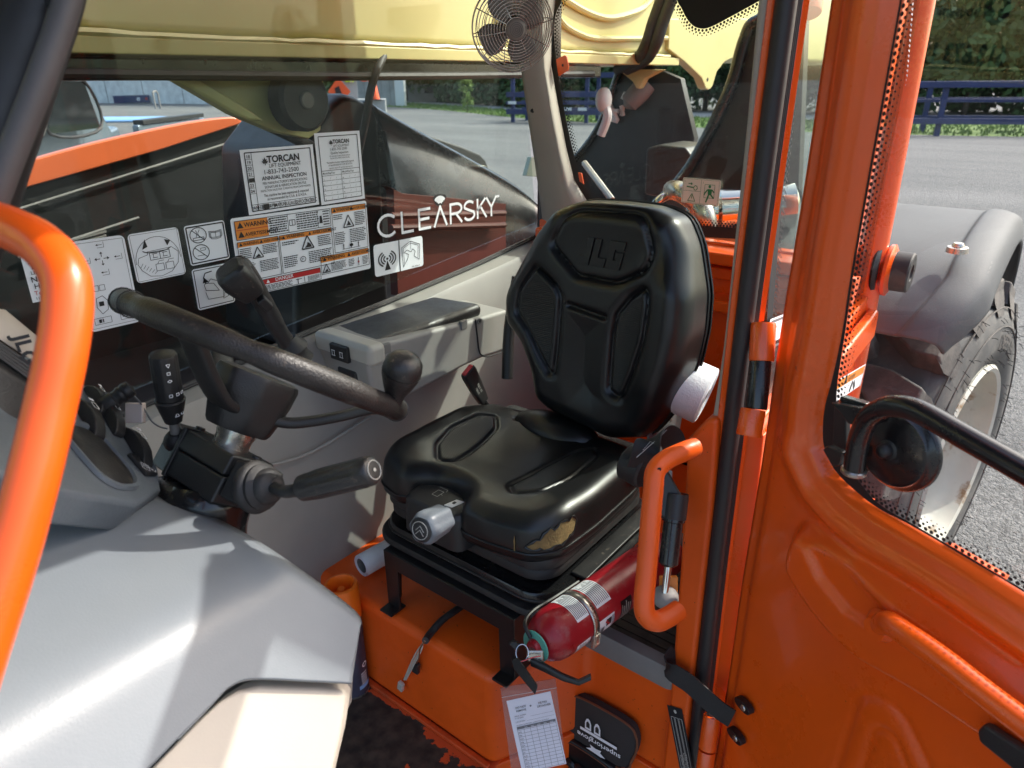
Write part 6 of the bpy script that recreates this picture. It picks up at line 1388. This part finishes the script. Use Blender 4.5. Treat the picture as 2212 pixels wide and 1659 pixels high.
# ---- seat-belt buckle on its webbing stalk
BK = thing('belt_buckle', 'black seat belt buckle with red button on a webbing stalk', 'belt buckle', vy(1050, 885, 1.13))
b0, b1 = vy(1044, 866, 1.14), vy(1010, 800, 1.14); ax_ = (b1-b0).normalized(); sx_ = ax_.cross(Vc((0, 1, 0))).normalized()
nv = ax_.cross(sx_)
bl_ = (b1-b0).length
MB().loft([[b0+ax_*bl_*t+sx_*x*w_+nv*y*.020 for x, y in rrect(1, 1, .25, 4)] for t, w_ in ((0, .030), (.15, .036), (.5, .044), (.9, .048), (1.0, .044))]).build('case', 'black_plastic', BK, bevel=.002)
bt = b1+ax_*.001; MB().obox(bt, sx_*.019, nv*.006, ax_*.004).build('release_button', 'red_plastic', BK, bevel=.003, smooth=0)
sgn = -1 if nv.dot(CAM-b0) < 0 else 1
lbp = b0+ax_*bl_*.45+nv*sgn*.0106; vs, fs = textmesh('E4 17R6', .0095, .01, 0, 'CENTER'); vs2, fs2 = textmesh('019021', .0085, .01, 0, 'CENTER')
rx = sx_ if sx_.dot(RT) > 0 else -sx_; rx2 = ax_
MB().add([lbp+rx2*q.x-rx*(q.y-.006) for q in vs], fs).add([lbp+rx2*q.x-rx*(q.y+.006) for q in vs2], fs2).build('lettering', 'stitch', BK, smooth=0, fix=False)
MB().ribbon(crom([b0+ax_*.005, b0-ax_*.02, vy(1062, 905, 1.12)-z*.02, vy(1085, 930, 1.08)-z*.05], 5), (0, 1, .2), .03, .004).build('stalk', 'webbing', BK)
# ---- retractor and webbing on the door side of the seat
RET = thing('belt_retractor', 'black seat belt retractor with stitched webbing beside the door post', 'seat belt', vd(1410, 1060, 1.22))
MB().lathe([(.030, 0), (.034, .004), (.034, .04), (.03, .044)], vd(1398, 1018, 1.22), (.1, .9, .1), 28).build('reel', 'black_plastic', RET)
rb_ = crom([vd(1378, 1010, 1.20), vd(1392, 975, 1.19), vd(1412, 948, 1.195), vd(1432, 938, 1.21), vd(1452, 950, 1.235), vd(1460, 980, 1.25)], 8)
MB().ribbon(rb_, RT*.8+UP*.6, .045, .003).build('webbing', 'webbing', RET)
zz_ = [rb_[i]-FW*.004+RT*dx*.014+UP*dx*.010 for i, dx in ((8, -1), (17, -.6), (10, .8), (20, 1), (12, 1), (8, -1))]
MB().tube(zz_, .0007, 5).build('stitching', 'stitch', RET)
MB().prism([vd(u, v, 1.23) for u, v in ((1388, 1020), (1440, 1010), (1480, 1080), (1440, 1130), (1400, 1080))], FW*.04).build('mount', 'black_steel', RET, bevel=.005, smooth=0)
# ---- gas damper and tray beside the seat
DM = thing('seat_damper', 'black damper cylinder with chrome rod beside the post handle', 'damper', vd(1440, 1290, 1.24))
a, b_ = vd(1462, 1065, 1.24), vd(1440, 1250, 1.24); ax_ = b_-a
MB().lathe([(.018, 0), (.020, .004), (.020, .05), (.017, .052), (.017, ax_.length*.82), (.012, ax_.length*.85)], a, ax_, 28).build('cylinder', 'black_paint', DM)
MB().lathe([(.0065, ax_.length*.8), (.0065, ax_.length*1.25)], a, ax_, 14).build('rod', 'chrome', DM); MB().lathe([(.021, .0), (.0215, .01), (.0215, .045)], a, ax_, 28).build('cap', 'black_plastic', DM)
MB().ball(vd(1437, 1290, 1.25), .024, 10, (1, 1, .8)).build('joint', 'mid_grey', DM)
for u, v, w_, m_ in ((1432, 1040, 1.26, 'light_plastic'), (1444, 1268, 1.27, 'print_orange')): MB().obox(vd(u, v, w_), RT*.016, UP*.02, FW*.006).build('tag', m_, DM, bevel=.002, smooth=0)
TR = thing('storage_tray', 'grey plastic tray with dirty ribbed mat beside the seat', 'tray', (1.2, .52, .272))
tz = .335
def tr_ring(x0, x1, y0, y1, zz, r=.02): return [Vc(((x0+x1)/2+x, (y0+y1)/2+y, zz)) for x, y in rrect(x1-x0, y1-y0, r, 4)]
MB().loft([tr_ring(1.056, 1.50, .408, .640, .273), tr_ring(1.050, 1.505, .402, .645, tz-.006), tr_ring(1.052, 1.503, .404, .643, tz), tr_ring(1.082, 1.48, .425, .618, tz), tr_ring(1.086, 1.476, .429, .614, tz-.004), tr_ring(1.092, 1.47, .435, .608, .290)]).build('body', 'mid_grey', TR, smooth=40)
MB().loft([tr_ring(1.098, 1.464, .440, .603, .290, .01), tr_ring(1.098, 1.464, .440, .603, .294, .01)]).build('mat', 'dark_mat', TR, smooth=30)
for k in range(14): MB().box((1.11+k*.025, .446, .294), (1.118+k*.025, .598, .2965)).build('mat_rib', 'dark_mat', TR, smooth=0)
# ---- loose wiring harness hanging over the riser
WH = thing('wiring_harness', 'loose wires in black sleeve with white plug hanging over the orange riser', 'wiring', vd(919, 1383, 1.19))
hpts = [vz(1012, 1300, .285), vz(985, 1318, .29), vz(955, 1340, .288), vz(930, 1368, .280), vx(919, 1384, .838)]
MB().tube(crom(hpts, 6), .0085, 10).build('sleeve', 'black_rubber', WH)
for k, (du, dv) in enumerate(((0, 0), (4, 2), (8, -1))): MB().tube(crom([hpts[-1]+Vc((0, k*.003, 0)), vx(902+du, 1405+dv, .832), vx(888+du, 1432, .832), vx(873+du*.5, 1468, .836)], 6), .0020, 6).build('wire', ('light_plastic', 'beige_plastic', 'stitch')[k], WH)
MB().tube(crom([hpts[-1], vx(908, 1400, .83), vx(905, 1420, .832), vx(900, 1432, .838)], 5), .0018, 6).build('wire', 'pouch_trim', WH)
pc_ = vx(866, 1482, .836); MB().obox(pc_, (.005, 0, 0), Vc((0, .008, .002)), Vc((0, -.003, .013))).build('plug', 'light_plastic', WH, bevel=.002, smooth=0)
MB().obox(vx(899, 1442, .838), (.005, 0, 0), Vc((0, .009, 0)), Vc((0, -.002, .016))).build('connector', 'black_plastic', WH, bevel=.0015, smooth=0)
# ---- black rating plate on the lower post
st = Sheet(vx(1441, 1522, 1.0530), vx(1473, 1532, 1.0530), vx(1424, 1680, 1.0530))
for k in range(3): st.box('stitch', .14+.26*k, .12, .34+.26*k, .96, .03)
for k, t in enumerate(('MODEL', 'SERIAL NUMBER', 'MANUFACTURED')): st.text('stitch', t, .20+.26*k, .9, .035, rot=rad(90))
st.poly('stitch', [(.5+.10*math.cos(j*.785), .05+.022*math.sin(j*.785)) for j in range(8)])
st.build('rating_plate', 'print_black', TH_)

for o_ in bpy.data.objects:
    if o_.name.split('.')[0] == 'print' and o_.parent in (EXT, CAN, l2): o_['kind'] = 'stuff'
# ================================================================= printed labels on the panes
WY = CY1-.004
def wsheet(tl, tr, bl): return Sheet(vy(*tl, WY), vy(*tr, WY), vy(*bl, WY))
def tri(s, m, a, b, w, t=.012, fill=False):
    h = w*s.w/s.h*.9; P_ = [(a, b-h), (a+w/2, b), (a-w/2, b)]
    if fill: s.poly(m, P_, 3)
    else: s.line(m, P_, t, 3, True)
def leafm(s, m, a, b, w):
    h = w*s.w/s.h; s.poly(m, [(a+x*w, b+y*h) for x, y in ((0, -.5), (.12, -.2), (.3, -.3), (.25, 0), (.5, -.05), (.3, .2), (.3, .3), (.05, .25), (.05, .5), (-.05, .5), (-.05, .25), (-.3, .3), (-.3, .2), (-.5, -.05), (-.25, 0), (-.3, -.3), (-.12, -.2))], 3)
def fine(s, m, a0, b0, a1, b1, n, seed=0, t=.5):
    """rows of lettering too small to read, as broken words"""
    r = random.Random(seed); dh_ = (b1-b0)/n
    for k in range(n):
        x = a0; end = a1-(a1-a0)*r.choice((0, .05, .25 if k == n-1 else .1))
        while x < end:
            w_ = min(r.uniform(.05, .16)*(a1-a0), end-x); s.rect(m, x, b0+dh_*(k+.22), x+w_, b0+dh_*(k+.22+t), 3); x += w_+.022*(a1-a0)
# annual inspection
s = wsheet((517, 324), (675, 311.7), (538, 465)); K = 'print_black'
s.box(K, .05, .05, .95, .95, .012); s.line(K, [(.135, .05), (.135, .95)], .006)
for k, y_ in enumerate(('18', '19', '20', '21', '22', '23', '24')):
    s.text(K, y_, .062, .135+k*.088, .052, bold=.015); s.line(K, [(.05, .15+k*.088), (.135, .15+k*.088)], .004)
s.rect(K, .058, .435, .13, .495, 4)
leafm(s, K, .30, .20, .09); s.text(K, 'TORCAN', .33, .225, .105, bold=.03, sx=1.02); s.text(K, 'LIFT EQUIPMENT', .345, .305, .062, sx=.95); s.text(K, '1-833-743-2500', .26, .40, .072, sx=1.05)
s.text(K, 'ANNUAL INSPECTION', .545, .49, .062, 'CENTER', .012); s.text(K, "PER MANUFACTURER'S SPECIFICATIONS", .545, .56, .042, 'CENTER', 0, 3, .82); s.text(K, 'SIGNATURE & VERIFICATION ON FILE', .545, .62, .042, 'CENTER', 0, 3, .82); s.text(K, 'INSPECTION VALID FOR 12 MONTHS FROM DATE MARKED', .545, .67, .032, 'CENTER', 0, 3, .82)
s.text(K, 'This machine has been maintained & inspected', .545, .75, .044, 'CENTER', .005, 3, .76); s.text(K, 'as recommended by C.S.A. & O.H.S.A.', .545, .81, .044, 'CENTER', .005, 3, .8)
for k, mth in enumerate('JAN FEB MAR APR MAY JUN JUL AUG SEP OCT NOV DEC'.split()):
    a = .05+.9*k/12; s.text(K, mth, a+.006, .93, .062, sx=.72, bold=.005); s.line(K, [(a, .85), (a, .95)], .004)
s.rect(K, .202, .86, .272, .94, 4); s.line(K, [(.05, .85), (.95, .85)], .005)
s.build('inspection_sticker', 'white_sticker', TH_, 'white annual inspection sticker with month row')
# quality inspection
s = wsheet((678, 288), (776, 282), (695, 443))
s.box(K, .07, .05, .93, .95, .014); leafm(s, K, .33, .14, .10); s.text(K, 'TORCAN', .37, .155, .055, bold=.03, sx=.95); s.text(K, 'LIFT EQUIPMENT', .37, .205, .032, sx=.9); s.text(K, '1-833-743-2500', .29, .25, .036, sx=.98)
s.text(K, 'Quality Inspection', .5, .30, .032, 'CENTER', .005); s.text(K, "PER MANUFACTURERS SPECIFICATIONS", .5, .34, .019, 'CENTER', 0, 3, .8); s.text(K, 'SIGNATURE & VERIFICATION ON FILE', .5, .37, .019, 'CENTER', 0, 3, .8)
s.text(K, 'This machine has been maintained & inspected', .5, .43, .027, 'CENTER', .005, 3, .72); s.text(K, 'as recommended by C.S.A. & O.H.S.A.', .5, .465, .027, 'CENTER', .005, 3, .76); s.text(K, 'Inspection valid for 90 days from date recorded', .5, .505, .022, 'CENTER', 0, 3, .74)
s.line(K, [(.07, .525), (.93, .525)], .008); s.text(K, 'Month/Day/Year', .09, .575, .030, bold=.008, sx=.78); s.text(K, 'Month/Day/Year', .52, .575, .030, bold=.008, sx=.78); s.line(K, [(.5, .525), (.5, .95)], .006)
for k in range(5):
    b_ = .595+.071*k; s.line(K, [(.07, b_), (.93, b_)], .006)
    for c, a in ((0, .09), (5, .52)):
        s.text(K, '%d.' % (k+1+c), a, b_+.062, .026)
        for q in (.15, .28): s.line('print_grey', [(a+q, b_+.055), (a+q+.02, b_+.025)], .004)
s.build('inspection_sticker', 'white_sticker', TH_, 'tall white quality inspection sticker with date table')
# warning sheet
s = wsheet((496.6, 472.6), (790.6, 433), (514, 645)); O_r = 'print_orange'
def head(a0, b0, a1, b1, word, sz, m=O_r, ink=K): s.rect(m, a0, b0, a1, b1, 2); tri(s, ink, a0+(a1-a0)*.16, b1-(b1-b0)*.2, (b1-b0)*s.h/s.w*.75, fill=True); s.text(ink, word, a0+(a1-a0)*.27, b1-(b1-b0)*.26, sz, bold=.012)
def cell(a0, b0, a1, b1): s.box(K, a0, b0, a1, b1, .0035, 4)
head(.02, .04, .235, .155, 'WARNING', .058); head(.02, .155, .235, .27, 'AVERTISSEMENT', .048); s.line('print_red', [(.02, .155), (.235, .155)], .003, 3)
fine(s, K, .245, .05, .37, .26, 7, 1); fine(s, K, .435, .05, .60, .26, 7, 2); fine(s, K, .635, .05, .685, .26, 6, 3); cell(.02, .04, .69, .275); s.box(K, .385, .12, .425, .19, .004); s.line(K, [(.405, .12), (.405, .19)], .004); s.poly(K, [(.605, .22), (.63, .22), (.625, .12), (.61, .12)], 3); s.line(K, [(.375, .04), (.375, .275)], .003); s.line(K, [(.595, .04), (.595, .275)], .003)
head(.705, .04, .845, .115, 'WARNING', .045); head(.845, .04, .985, .115, 'AVERTISSEMENT', .036); cell(.705, .04, .985, .665)
fine(s, K, .715, .135, .79, .21, 3, 4); fine(s, K, .89, .13, .975, .33, 8, 5); tri(s, K, .835, .33, .085, .007); s.poly(K, [(.815, .31), (.855, .31), (.845, .27), (.832, .24), (.828, .28)], 3); fine(s, K, .715, .38, .80, .56, 7, 6); fine(s, K, .84, .36, .975, .56, 8, 7)
for a in (.78, .845, .905): s.line(K, [(a, .575), (a, .63)], .006, 3); s.poly(K, [(a-.008, .58), (a+.008, .58), (a, .56)], 3)
s.rect(K, .83, .575, .86, .61, 3); s.line(K, [(.77, .635), (.92, .635)], .003)
head(.02, .30, .155, .365, 'WARNING', .034); head(.155, .30, .29, .365, 'AVERTISSEMENT', .030); cell(.02, .30, .29, .80); fine(s, K, .03, .38, .105, .52, 6, 8); fine(s, K, .18, .375, .28, .50, 6, 9); tri(s, K, .145, .53, .07, .006); s.poly(K, [(.125, .52), (.165, .52), (.15, .48)], 3); fine(s, K, .03, .57, .12, .68, 5, 10); fine(s, K, .15, .57, .28, .72, 7, 11); s.poly(K, [(.06, .76), (.09, .74), (.10, .70), (.075, .69)], 3)
head(.30, .30, .49, .365, 'WARNING', .042); head(.49, .30, .69, .365, 'AVERTISSEMENT', .040); cell(.30, .30, .69, .80); fine(s, K, .315, .385, .44, .44, 2, 12); fine(s, K, .58, .38, .68, .53, 6, 13); tri(s, K, .50, .53, .09, .008); s.poly(K, [(.475, .515), (.53, .515), (.52, .47), (.50, .44), (.495, .48)], 3); fine(s, K, .315, .58, .42, .74, 6, 14); fine(s, K, .50, .57, .68, .74, 7, 15)
s.line(K, [(.455+.02*math.cos(j*.6), .66+.036*math.sin(j*.6)) for j in range(11)], .004, 3, True); s.text(K, 'P', .447, .68, .036)
head(.115, .825, .575, .895, 'DANGER', .05, 'print_red', 'white_print'); cell(.115, .825, .575, .985); fine(s, K, .125, .905, .37, .975, 4, 16); fine(s, K, .475, .905, .57, .975, 5, 17); s.line(K, [(.40, .98), (.40, .91)], .006, 3); s.line(K, [(.385, .92), (.43, .92)], .004, 3); s.line(K, [(.45, .98), (.45, .90)], .004, 3)
head(.585, .685, .785, .765, 'WARNING', .046); head(.785, .685, .985, .765, 'AVERTISSEMENT', .042); cell(.585, .685, .985, .93); tri(s, K, .625, .91, .06, .006); s.poly(K, [(.61, .90), (.64, .90), (.63, .86)], 3); fine(s, K, .665, .785, .79, .91, 7, 18); fine(s, K, .81, .79, .86, .90, 5, 19); fine(s, K, .93, .785, .98, .91, 6, 20); s.line(K, [(.895, .91), (.895, .79)], .005, 3); s.rect('print_red', .888, .84, .902, .87, 3)
s.build('warning_sticker', 'white_sticker', TH_, 'large bilingual warning sticker with orange headings', r=.006)
# antenna / hand crush label
s = wsheet((806, 530), (912, 509), (814, 598)); s.line(K, [(.5, 0), (.5, 1)], .018); s.poly(K, [(.25, .55), (.31, .86), (.19, .86)]); s.poly(K, [(.25+.022*math.cos(j*.785), .50+.035*math.sin(j*.785)) for j in range(8)])
for r_ in (.07, .12, .17):
    for sg_ in (-1, 1): s.line(K, [(.25+sg_*r_*math.cos(t), .50+r_*1.45*math.sin(t)) for t in [(-60+12*j)*math.pi/180 for j in range(11)]], .022)
s.line(K, [(.57, .88), (.55, .25), (.74, .10), (.93, .25), (.91, .75), (.80, .60), (.83, .45), (.78, .36), (.74, .45), (.66, .36), (.60, .42), (.69, .52), (.66, .66), (.57, .88)], .008); s.line(K, [(.74, .10), (.74, .36)], .006); s.line(K, [(.60, .8), (.58, .28), (.74, .16), (.90, .28), (.88, .68)], .006); s.text(K, '1001120866 A', .74, .96, .045)
s.build('symbol_sticker', 'white_sticker', TH_, 'white label with antenna and hand symbols', r=.008)
# no-step / read manual label
s = wsheet((396, 489), (483, 475), (413, 575)); s.box(K, .04, .05, .96, .95, .03)
for cy in (.27, .70):
    s.line(K, [(.30+.20*math.cos(j*.2618), cy+.19*math.sin(j*.2618)) for j in range(24)], .018, 3, True); s.line(K, [(.16, cy-.14), (.44, cy+.14)], .016)
s.box(K, .17, .33, .43, .39, .014); s.line(K, [(.24, .33), (.28, .22), (.26, .14)], .012); s.line(K, [(.33, .33), (.30, .22), (.35, .14)], .012); s.line(K, [(.2, .78), (.38, .78)], .012); s.box(K, .30, .60, .42, .66, .01)
for k in range(3): s.line(K, [(.57+.02*k, .37+.025*k), (.57+.02*k, .22+.02*k), (.73, .24+.02*k), (.89-.02*k, .22+.02*k), (.89-.02*k, .37+.025*k), (.73, .39+.025*k), (.57+.02*k, .37+.025*k)], .009)
s.line(K, [(.73, .24), (.73, .42)], .01); s.build('symbol_sticker', 'white_sticker', TH_, 'white label with two crossed-out circles and open book', r=.006)
# window exit label
s = wsheet((413, 583), (495, 567), (429, 671)); s.box(K, .04, .04, .96, .95, .02); s.line(K, [(.30, .40), (.26, .25), (.32, .14), (.5, .12)], .025); s.poly(K, [(.22, .37), (.38, .36), (.28, .24)]); s.line(K, [(.25, .42), (.30, .38), (.50, .42), (.62, .62), (.28, .56), (.25, .42)], .014); s.line(K, [(.34, .40), (.44, .30), (.70, .42), (.78, .62), (.72, .80), (.30, .78), (.26, .60)], .012); s.box(K, .70, .10, .86, .40, .012); s.line(K, [(.72, .62), (.70, .84), (.84, .80), (.80, .64)], .012)
s.build('symbol_sticker', 'white_sticker', TH_, 'white label with window release drawing', r=.006)
# cab controls label
s = wsheet((274, 507), (383, 490), (297, 613)); s.box('print_grey', .03, .03, .97, .97, .008)
s.line(K, [(.5+.45*math.cos(t), .62-.5*math.sin(t)) for t in [j*math.pi/14 for j in range(15)]], .009); s.line(K, [(.5+.30*math.cos(t), .34-.1*math.sin(t)) for t in [(200+10*j)*math.pi/180 for j in range(15)]], .016)
s.poly(K, [(.22, .34), (.30, .14), (.33, .30)]); s.poly(K, [(.80, .24), (.68, .20), (.72, .34)]); s.box(K, .34, .42, .54, .58, .012); s.box(K, .54, .42, .74, .58, .012)
for a in (.44, .64): s.line(K, [(a-.05, .46), (a+.05, .46)], .012); s.line(K, [(a-.05, .54), (a+.05, .54)], .012); s.line(K, [(a-.03, .46), (a-.03, .54)], .01)
s.line(K, [(.08, .62), (.12, .50), (.30, .46), (.30, .40), (.80, .38), (.92, .50)], .009); s.line(K, [(.08, .62), (.14, .76), (.28, .90), (.5, .94), (.72, .88), (.88, .72), (.92, .5)], .009)
for k in range(6): t = k/6; s.line(K, [(.12+.3*t, .70+.2*t), (.18+.3*t, .62+.24*t)], .008)
for k in range(2): s.box(K, .42+.2*k, .68, .58+.2*k, .82, .010); s.line(K, [(.46+.2*k, .68), (.50+.2*k, .62), (.60+.2*k, .62)], .009)
s.build('symbol_sticker', 'white_sticker', TH_, 'white label with cab controls drawing', r=.008)
# lever pattern label
s = wsheet((150, 523), (267, 507), (207, 716)); s.box('print_grey', .05, .03, .95, .97, .008)
cx_, cy_ = .50, .22
for dx, dy in ((1, 0), (-1, 0), (0, 1), (0, -1)):
    s.line(K, [(cx_+dx*.03, cy_+dy*.02), (cx_+dx*.10, cy_+dy*.055)], .012); s.poly(K, [(cx_+dx*.14, cy_+dy*.075), (cx_+dx*.10+dy*.03, cy_+dy*.055+dx*.018), (cx_+dx*.10-dy*.03, cy_+dy*.055-dx*.018)])
    s.line(K, [(cx_+dx*.30-.05, cy_+dy*.15), (cx_+dx*.30+.05, cy_+dy*.15)], .010); s.poly(K, [(cx_+dx*.30-.07, cy_+dy*.15), (cx_+dx*.30-.03, cy_+dy*.15-.012), (cx_+dx*.30-.03, cy_+dy*.15+.012)]); s.line('print_grey', [(cx_+dx*.30-.05, cy_+dy*.15+.03), (cx_+dx*.30+.08, cy_+dy*.15+.03), (cx_+dx*.30+.08, cy_+dy*.15-.03)], .008)
for k in range(3): s.box(K, .10+.12*k, .50, .20+.12*k, .56, .008)
s.line(K, [(.22, .74), (.24, .64), (.36, .62), (.44, .68), (.42, .78), (.30, .82), (.22, .74)], .010); s.rect(K, .27, .68, .36, .73, 3); s.box(K, .12, .86, .44, .93, .008); s.rect(K, .20, .875, .25, .915, 3); s.rect(K, .27, .875, .29, .915, 3); s.box(K, .62, .86, .84, .93, .008); s.line(K, [(.66, .90), (.76, .90)], .01)
s.build('symbol_sticker', 'white_sticker', TH_, 'tall white label with lever direction arrows', r=.010)
# next service sticker
s = wsheet((40, 540), (150, 524), (67, 655)); s.line('print_red', [(.06, .155), (.95, .155)], .02); s.text(K, 'TORCAN', .10, .38, .12, bold=.03); s.text(K, 'LIFT EQUIPMENT', .10, .48, .07); s.text(K, 'NEXT SERVICE', .07, .62, .105, bold=.01); s.text(K, 'Hrs:', .10, .75, .10, bold=.008); s.text('print_red', 'Tel:1-833-743-2500', .07, .87, .085); s.text(K, '115 RIVALDA RD. TORONTO', .07, .96, .06, sx=.9)
s.build('service_sticker', 'white_sticker', TH_, 'white next service sticker')
# cut-vinyl name lettering
o0, ox = vy(816, 514, WY), vy(1076, 462, WY); ex_ = (ox-o0).normalized(); up = Vc((0, 0, 1)); up = (up-ex_*up.dot(ex_)).normalized(); LN = (ox-o0).length; hh = (vy(835, 464, WY)-vy(826, 512, WY)).length*.93
SK_ = [0]
def stroke(b, pts, t, dy): 
    for p, q in zip(pts, pts[1:]):
        SK_[0] = (SK_[0]+1) % 12; dy = dy-(.00004 if SK_[0] else -.00044)
        P_, Q_ = [o0+ex_*(a*LN)+up*(c*hh)+Vc((0, dy, 0)) for a, c in (p, q)]; e = (Q_-P_).normalized(); n_ = e.cross(Vc((0, 1, 0))).normalized()*t/2; e = e*t*.35
        b.flat([P_-n_-e, Q_-n_+e, Q_+n_+e, P_+n_-e])
arc = lambda cx, cy, rx, ry, a0, a1, n=14: [(cx+rx*math.cos(rad(a0+(a1-a0)*k/n)), cy+ry*math.sin(rad(a0+(a1-a0)*k/n))) for k in range(n+1)]
G_ = [arc(.073, .5, .068, .5, 48, 312), [(.175, 1), (.175, .02), (.255, .02)], [(.390, .98), (.305, .98), (.305, .02), (.390, .02)], [(.305, .5), (.38, .5)], [(.425, .0), (.475, .98), (.525, .0)],
      [(.56, .0), (.56, .98), (.61, .98)]+arc(.61, .73, .045, .25, 90, -90)+[(.56, .48)], [(.605, .48), (.655, .0)], arc(.725, .74, .042, .24, 40, 200)+[(.715, .55), (.745, .45)]+arc(.725, .26, .045, .26, 30, -150), [(.80, .0), (.80, 1)], [(.87, 1), (.80, .45)], [(.825, .62), (.88, .0)], [(.885, 1), (.93, .48), (.975, 1)], [(.93, .48), (.93, .0)]]
for k, r_ in enumerate((.18, .36, .54)): G_.append(arc(.475, 1.12, r_*.085, r_*.62, 140, 40, 8))
G_ += [[(.985, 1.0), (1.005, 1.0)]]
CL = MB(); BL_ = MB()
for g_ in G_: stroke(CL, g_, .0075, -.0016); stroke(BL_, [(a+.003, c-.03) for a, c in g_], .0095, -.0008)
BL_.flat([o0+ex_*(a*LN)+up*(c*hh)+Vc((0, -.0006, 0)) for a, c in ((.45, 1.02), (.50, 1.02), (.533, 1.45), (.515, 1.55), (.475, 1.60), (.435, 1.55), (.417, 1.45))])
o = BL_.build('name_lettering', 'print_black', TH_, smooth=0, fix=False); o['label'] = 'white cut vinyl name lettering on the right window'; CL.build('lettering', 'white_print', o, smooth=0, fix=False)
# emergency exit label on the back window
s = Sheet(vx(1476, 383, RWX-.008), vx(1558, 390, RWX-.008), vx(1480, 437, RWX-.008)); Gn = 'print_green'; mat('cream_label', (.74, .74, .62), .5)
s.box(Gn, .03, .03, .97, .97, .006); s.line(Gn, [(.5, .03), (.5, .97)], .008); s.line(Gn, [(.03, .5), (.5, .5)], .008); s.line(Gn, [(.16, .22), (.24, .22)], .02); s.poly(Gn, [(.23, .16), (.28, .22), (.23, .28)]); s.line(Gn, [(.12, .34), (.30, .36)], .03); s.line(Gn, [(.36+.05*math.cos(j*.7), .37+.09*math.sin(j*.7)) for j in range(9)], .018, 3, True)
s.line(Gn, [(.28, .60), (.38, .90), (.18, .90)], .016, 3, True); s.line(Gn, [(.28, .68), (.28, .80)], .016); s.text(Gn, '1', .06, .16, .06); s.text(Gn, '2', .54, .16, .06); s.box(Gn, .60, .20, .86, .72, .010)
s.poly(Gn, [(.73+.035*math.cos(j*.785), .27+.065*math.sin(j*.785)) for j in range(8)]); s.poly(Gn, [(.68, .37), (.80, .37), (.79, .60), (.70, .60)]); s.line(Gn, [(.68, .40), (.61, .56), (.60, .62)], .03); s.line(Gn, [(.80, .40), (.86, .50)], .03); s.line(Gn, [(.72, .58), (.69, .76), (.66, .90)], .04); s.line(Gn, [(.77, .58), (.82, .66), (.86, .72)], .035)
s.build('exit_sticker', 'cream_label', TH_, 'cream emergency exit label with green figure', r=.004)
# warning label on the outer side panel
s = Sheet(vy(1808, 822, CY0-.032), vy(1870, 786, CY0-.032), vy(1800, 870, CY0-.032)); s.rect(O_r, .03, .05, .97, .40); tri(s, K, .30, .36, .10, fill=True); s.text(K, 'AVERTISSEMENT', .38, .32, .18, sx=.75); s.line(K, [(.6, .5), (.55, .9)], .04); s.line(K, [(.65, .55), (.72, .9)], .04); s.build('warning_sticker', 'white_sticker', TH_)
# maker's sticker corner in the gap beside the door
s = Sheet(vy(1664, 690, CY0+.004), vy(1700, 676, CY0+.004), vy(1660, 740, CY0+.004)); s.box('print_grey', .08, .12, 1.2, 1.2, .05); s.text(K, 'T', .25, .75, .4, bold=.02); s.build('inspection_sticker', 'white_sticker', TH_)
# company name on the side of the boom, readable straight on and mirrored in the door glass
def refl(u, v):
    g = vpl(u, v, gl3(.2, 1.2), DNt); d = ray(u, v); r = d-DNt*2*d.dot(DNt); return g+r*((BY-.004-g.y)/r.y)
pa_, pb_ = refl(2170, 140), refl(1945, 105); print('boom text', pa_, pb_)
for txt, u0, v0, u1, v1, hpx in (('613.673.1234', 2168, 142, 1945, 112, 46), ('housemovers.ca', 2115, 36, 1940, 10, 26)):
    a, b_ = refl(u0, v0), refl(u1, v1); c = refl(u0, v0-hpx); hgt = abs(c.z-a.z); ln = abs(b_.x-a.x)
    vs, fs = textmesh(txt, 1., .02 if txt[0] == '6' else .005); mx = max(q.x for q in vs); sg_ = 1 if b_.x > a.x else -1
    B2 = MB().add([Vc((a.x+q.x/mx*ln*sg_, BY-.003, a.z+q.y/.72*hgt)) for q in vs], fs)
    part(B2, 'boom_lettering', 'print_black', smooth=0, fix=False)
c = refl(2155, 18); B2 = MB()
B2.flat([Vc((c.x+.040*math.cos(j*.26), BY-.003, c.z+.040*math.sin(j*.26))) for j in range(24)]); part(B2, 'boom_emblem', 'print_black', smooth=0, fix=False)
B2 = MB(); B2.flat([Vc((c.x+x*.04, BY-.005, c.z+y*.04)) for x, y in ((-.12, -.8), (.12, -.8), (.12, -.1), (.5, .1), (.3, .5), (0, .75), (-.3, .5), (-.5, .1), (-.12, -.1))]); part(B2, 'boom_emblem', 'cream_paint', smooth=0, fix=False)

for o_ in bpy.data.objects:                                # every flat print is ink on its sheet, too fine to pick apart
    if o_.name.split('.')[0] == 'print': o_['kind'] = 'stuff'
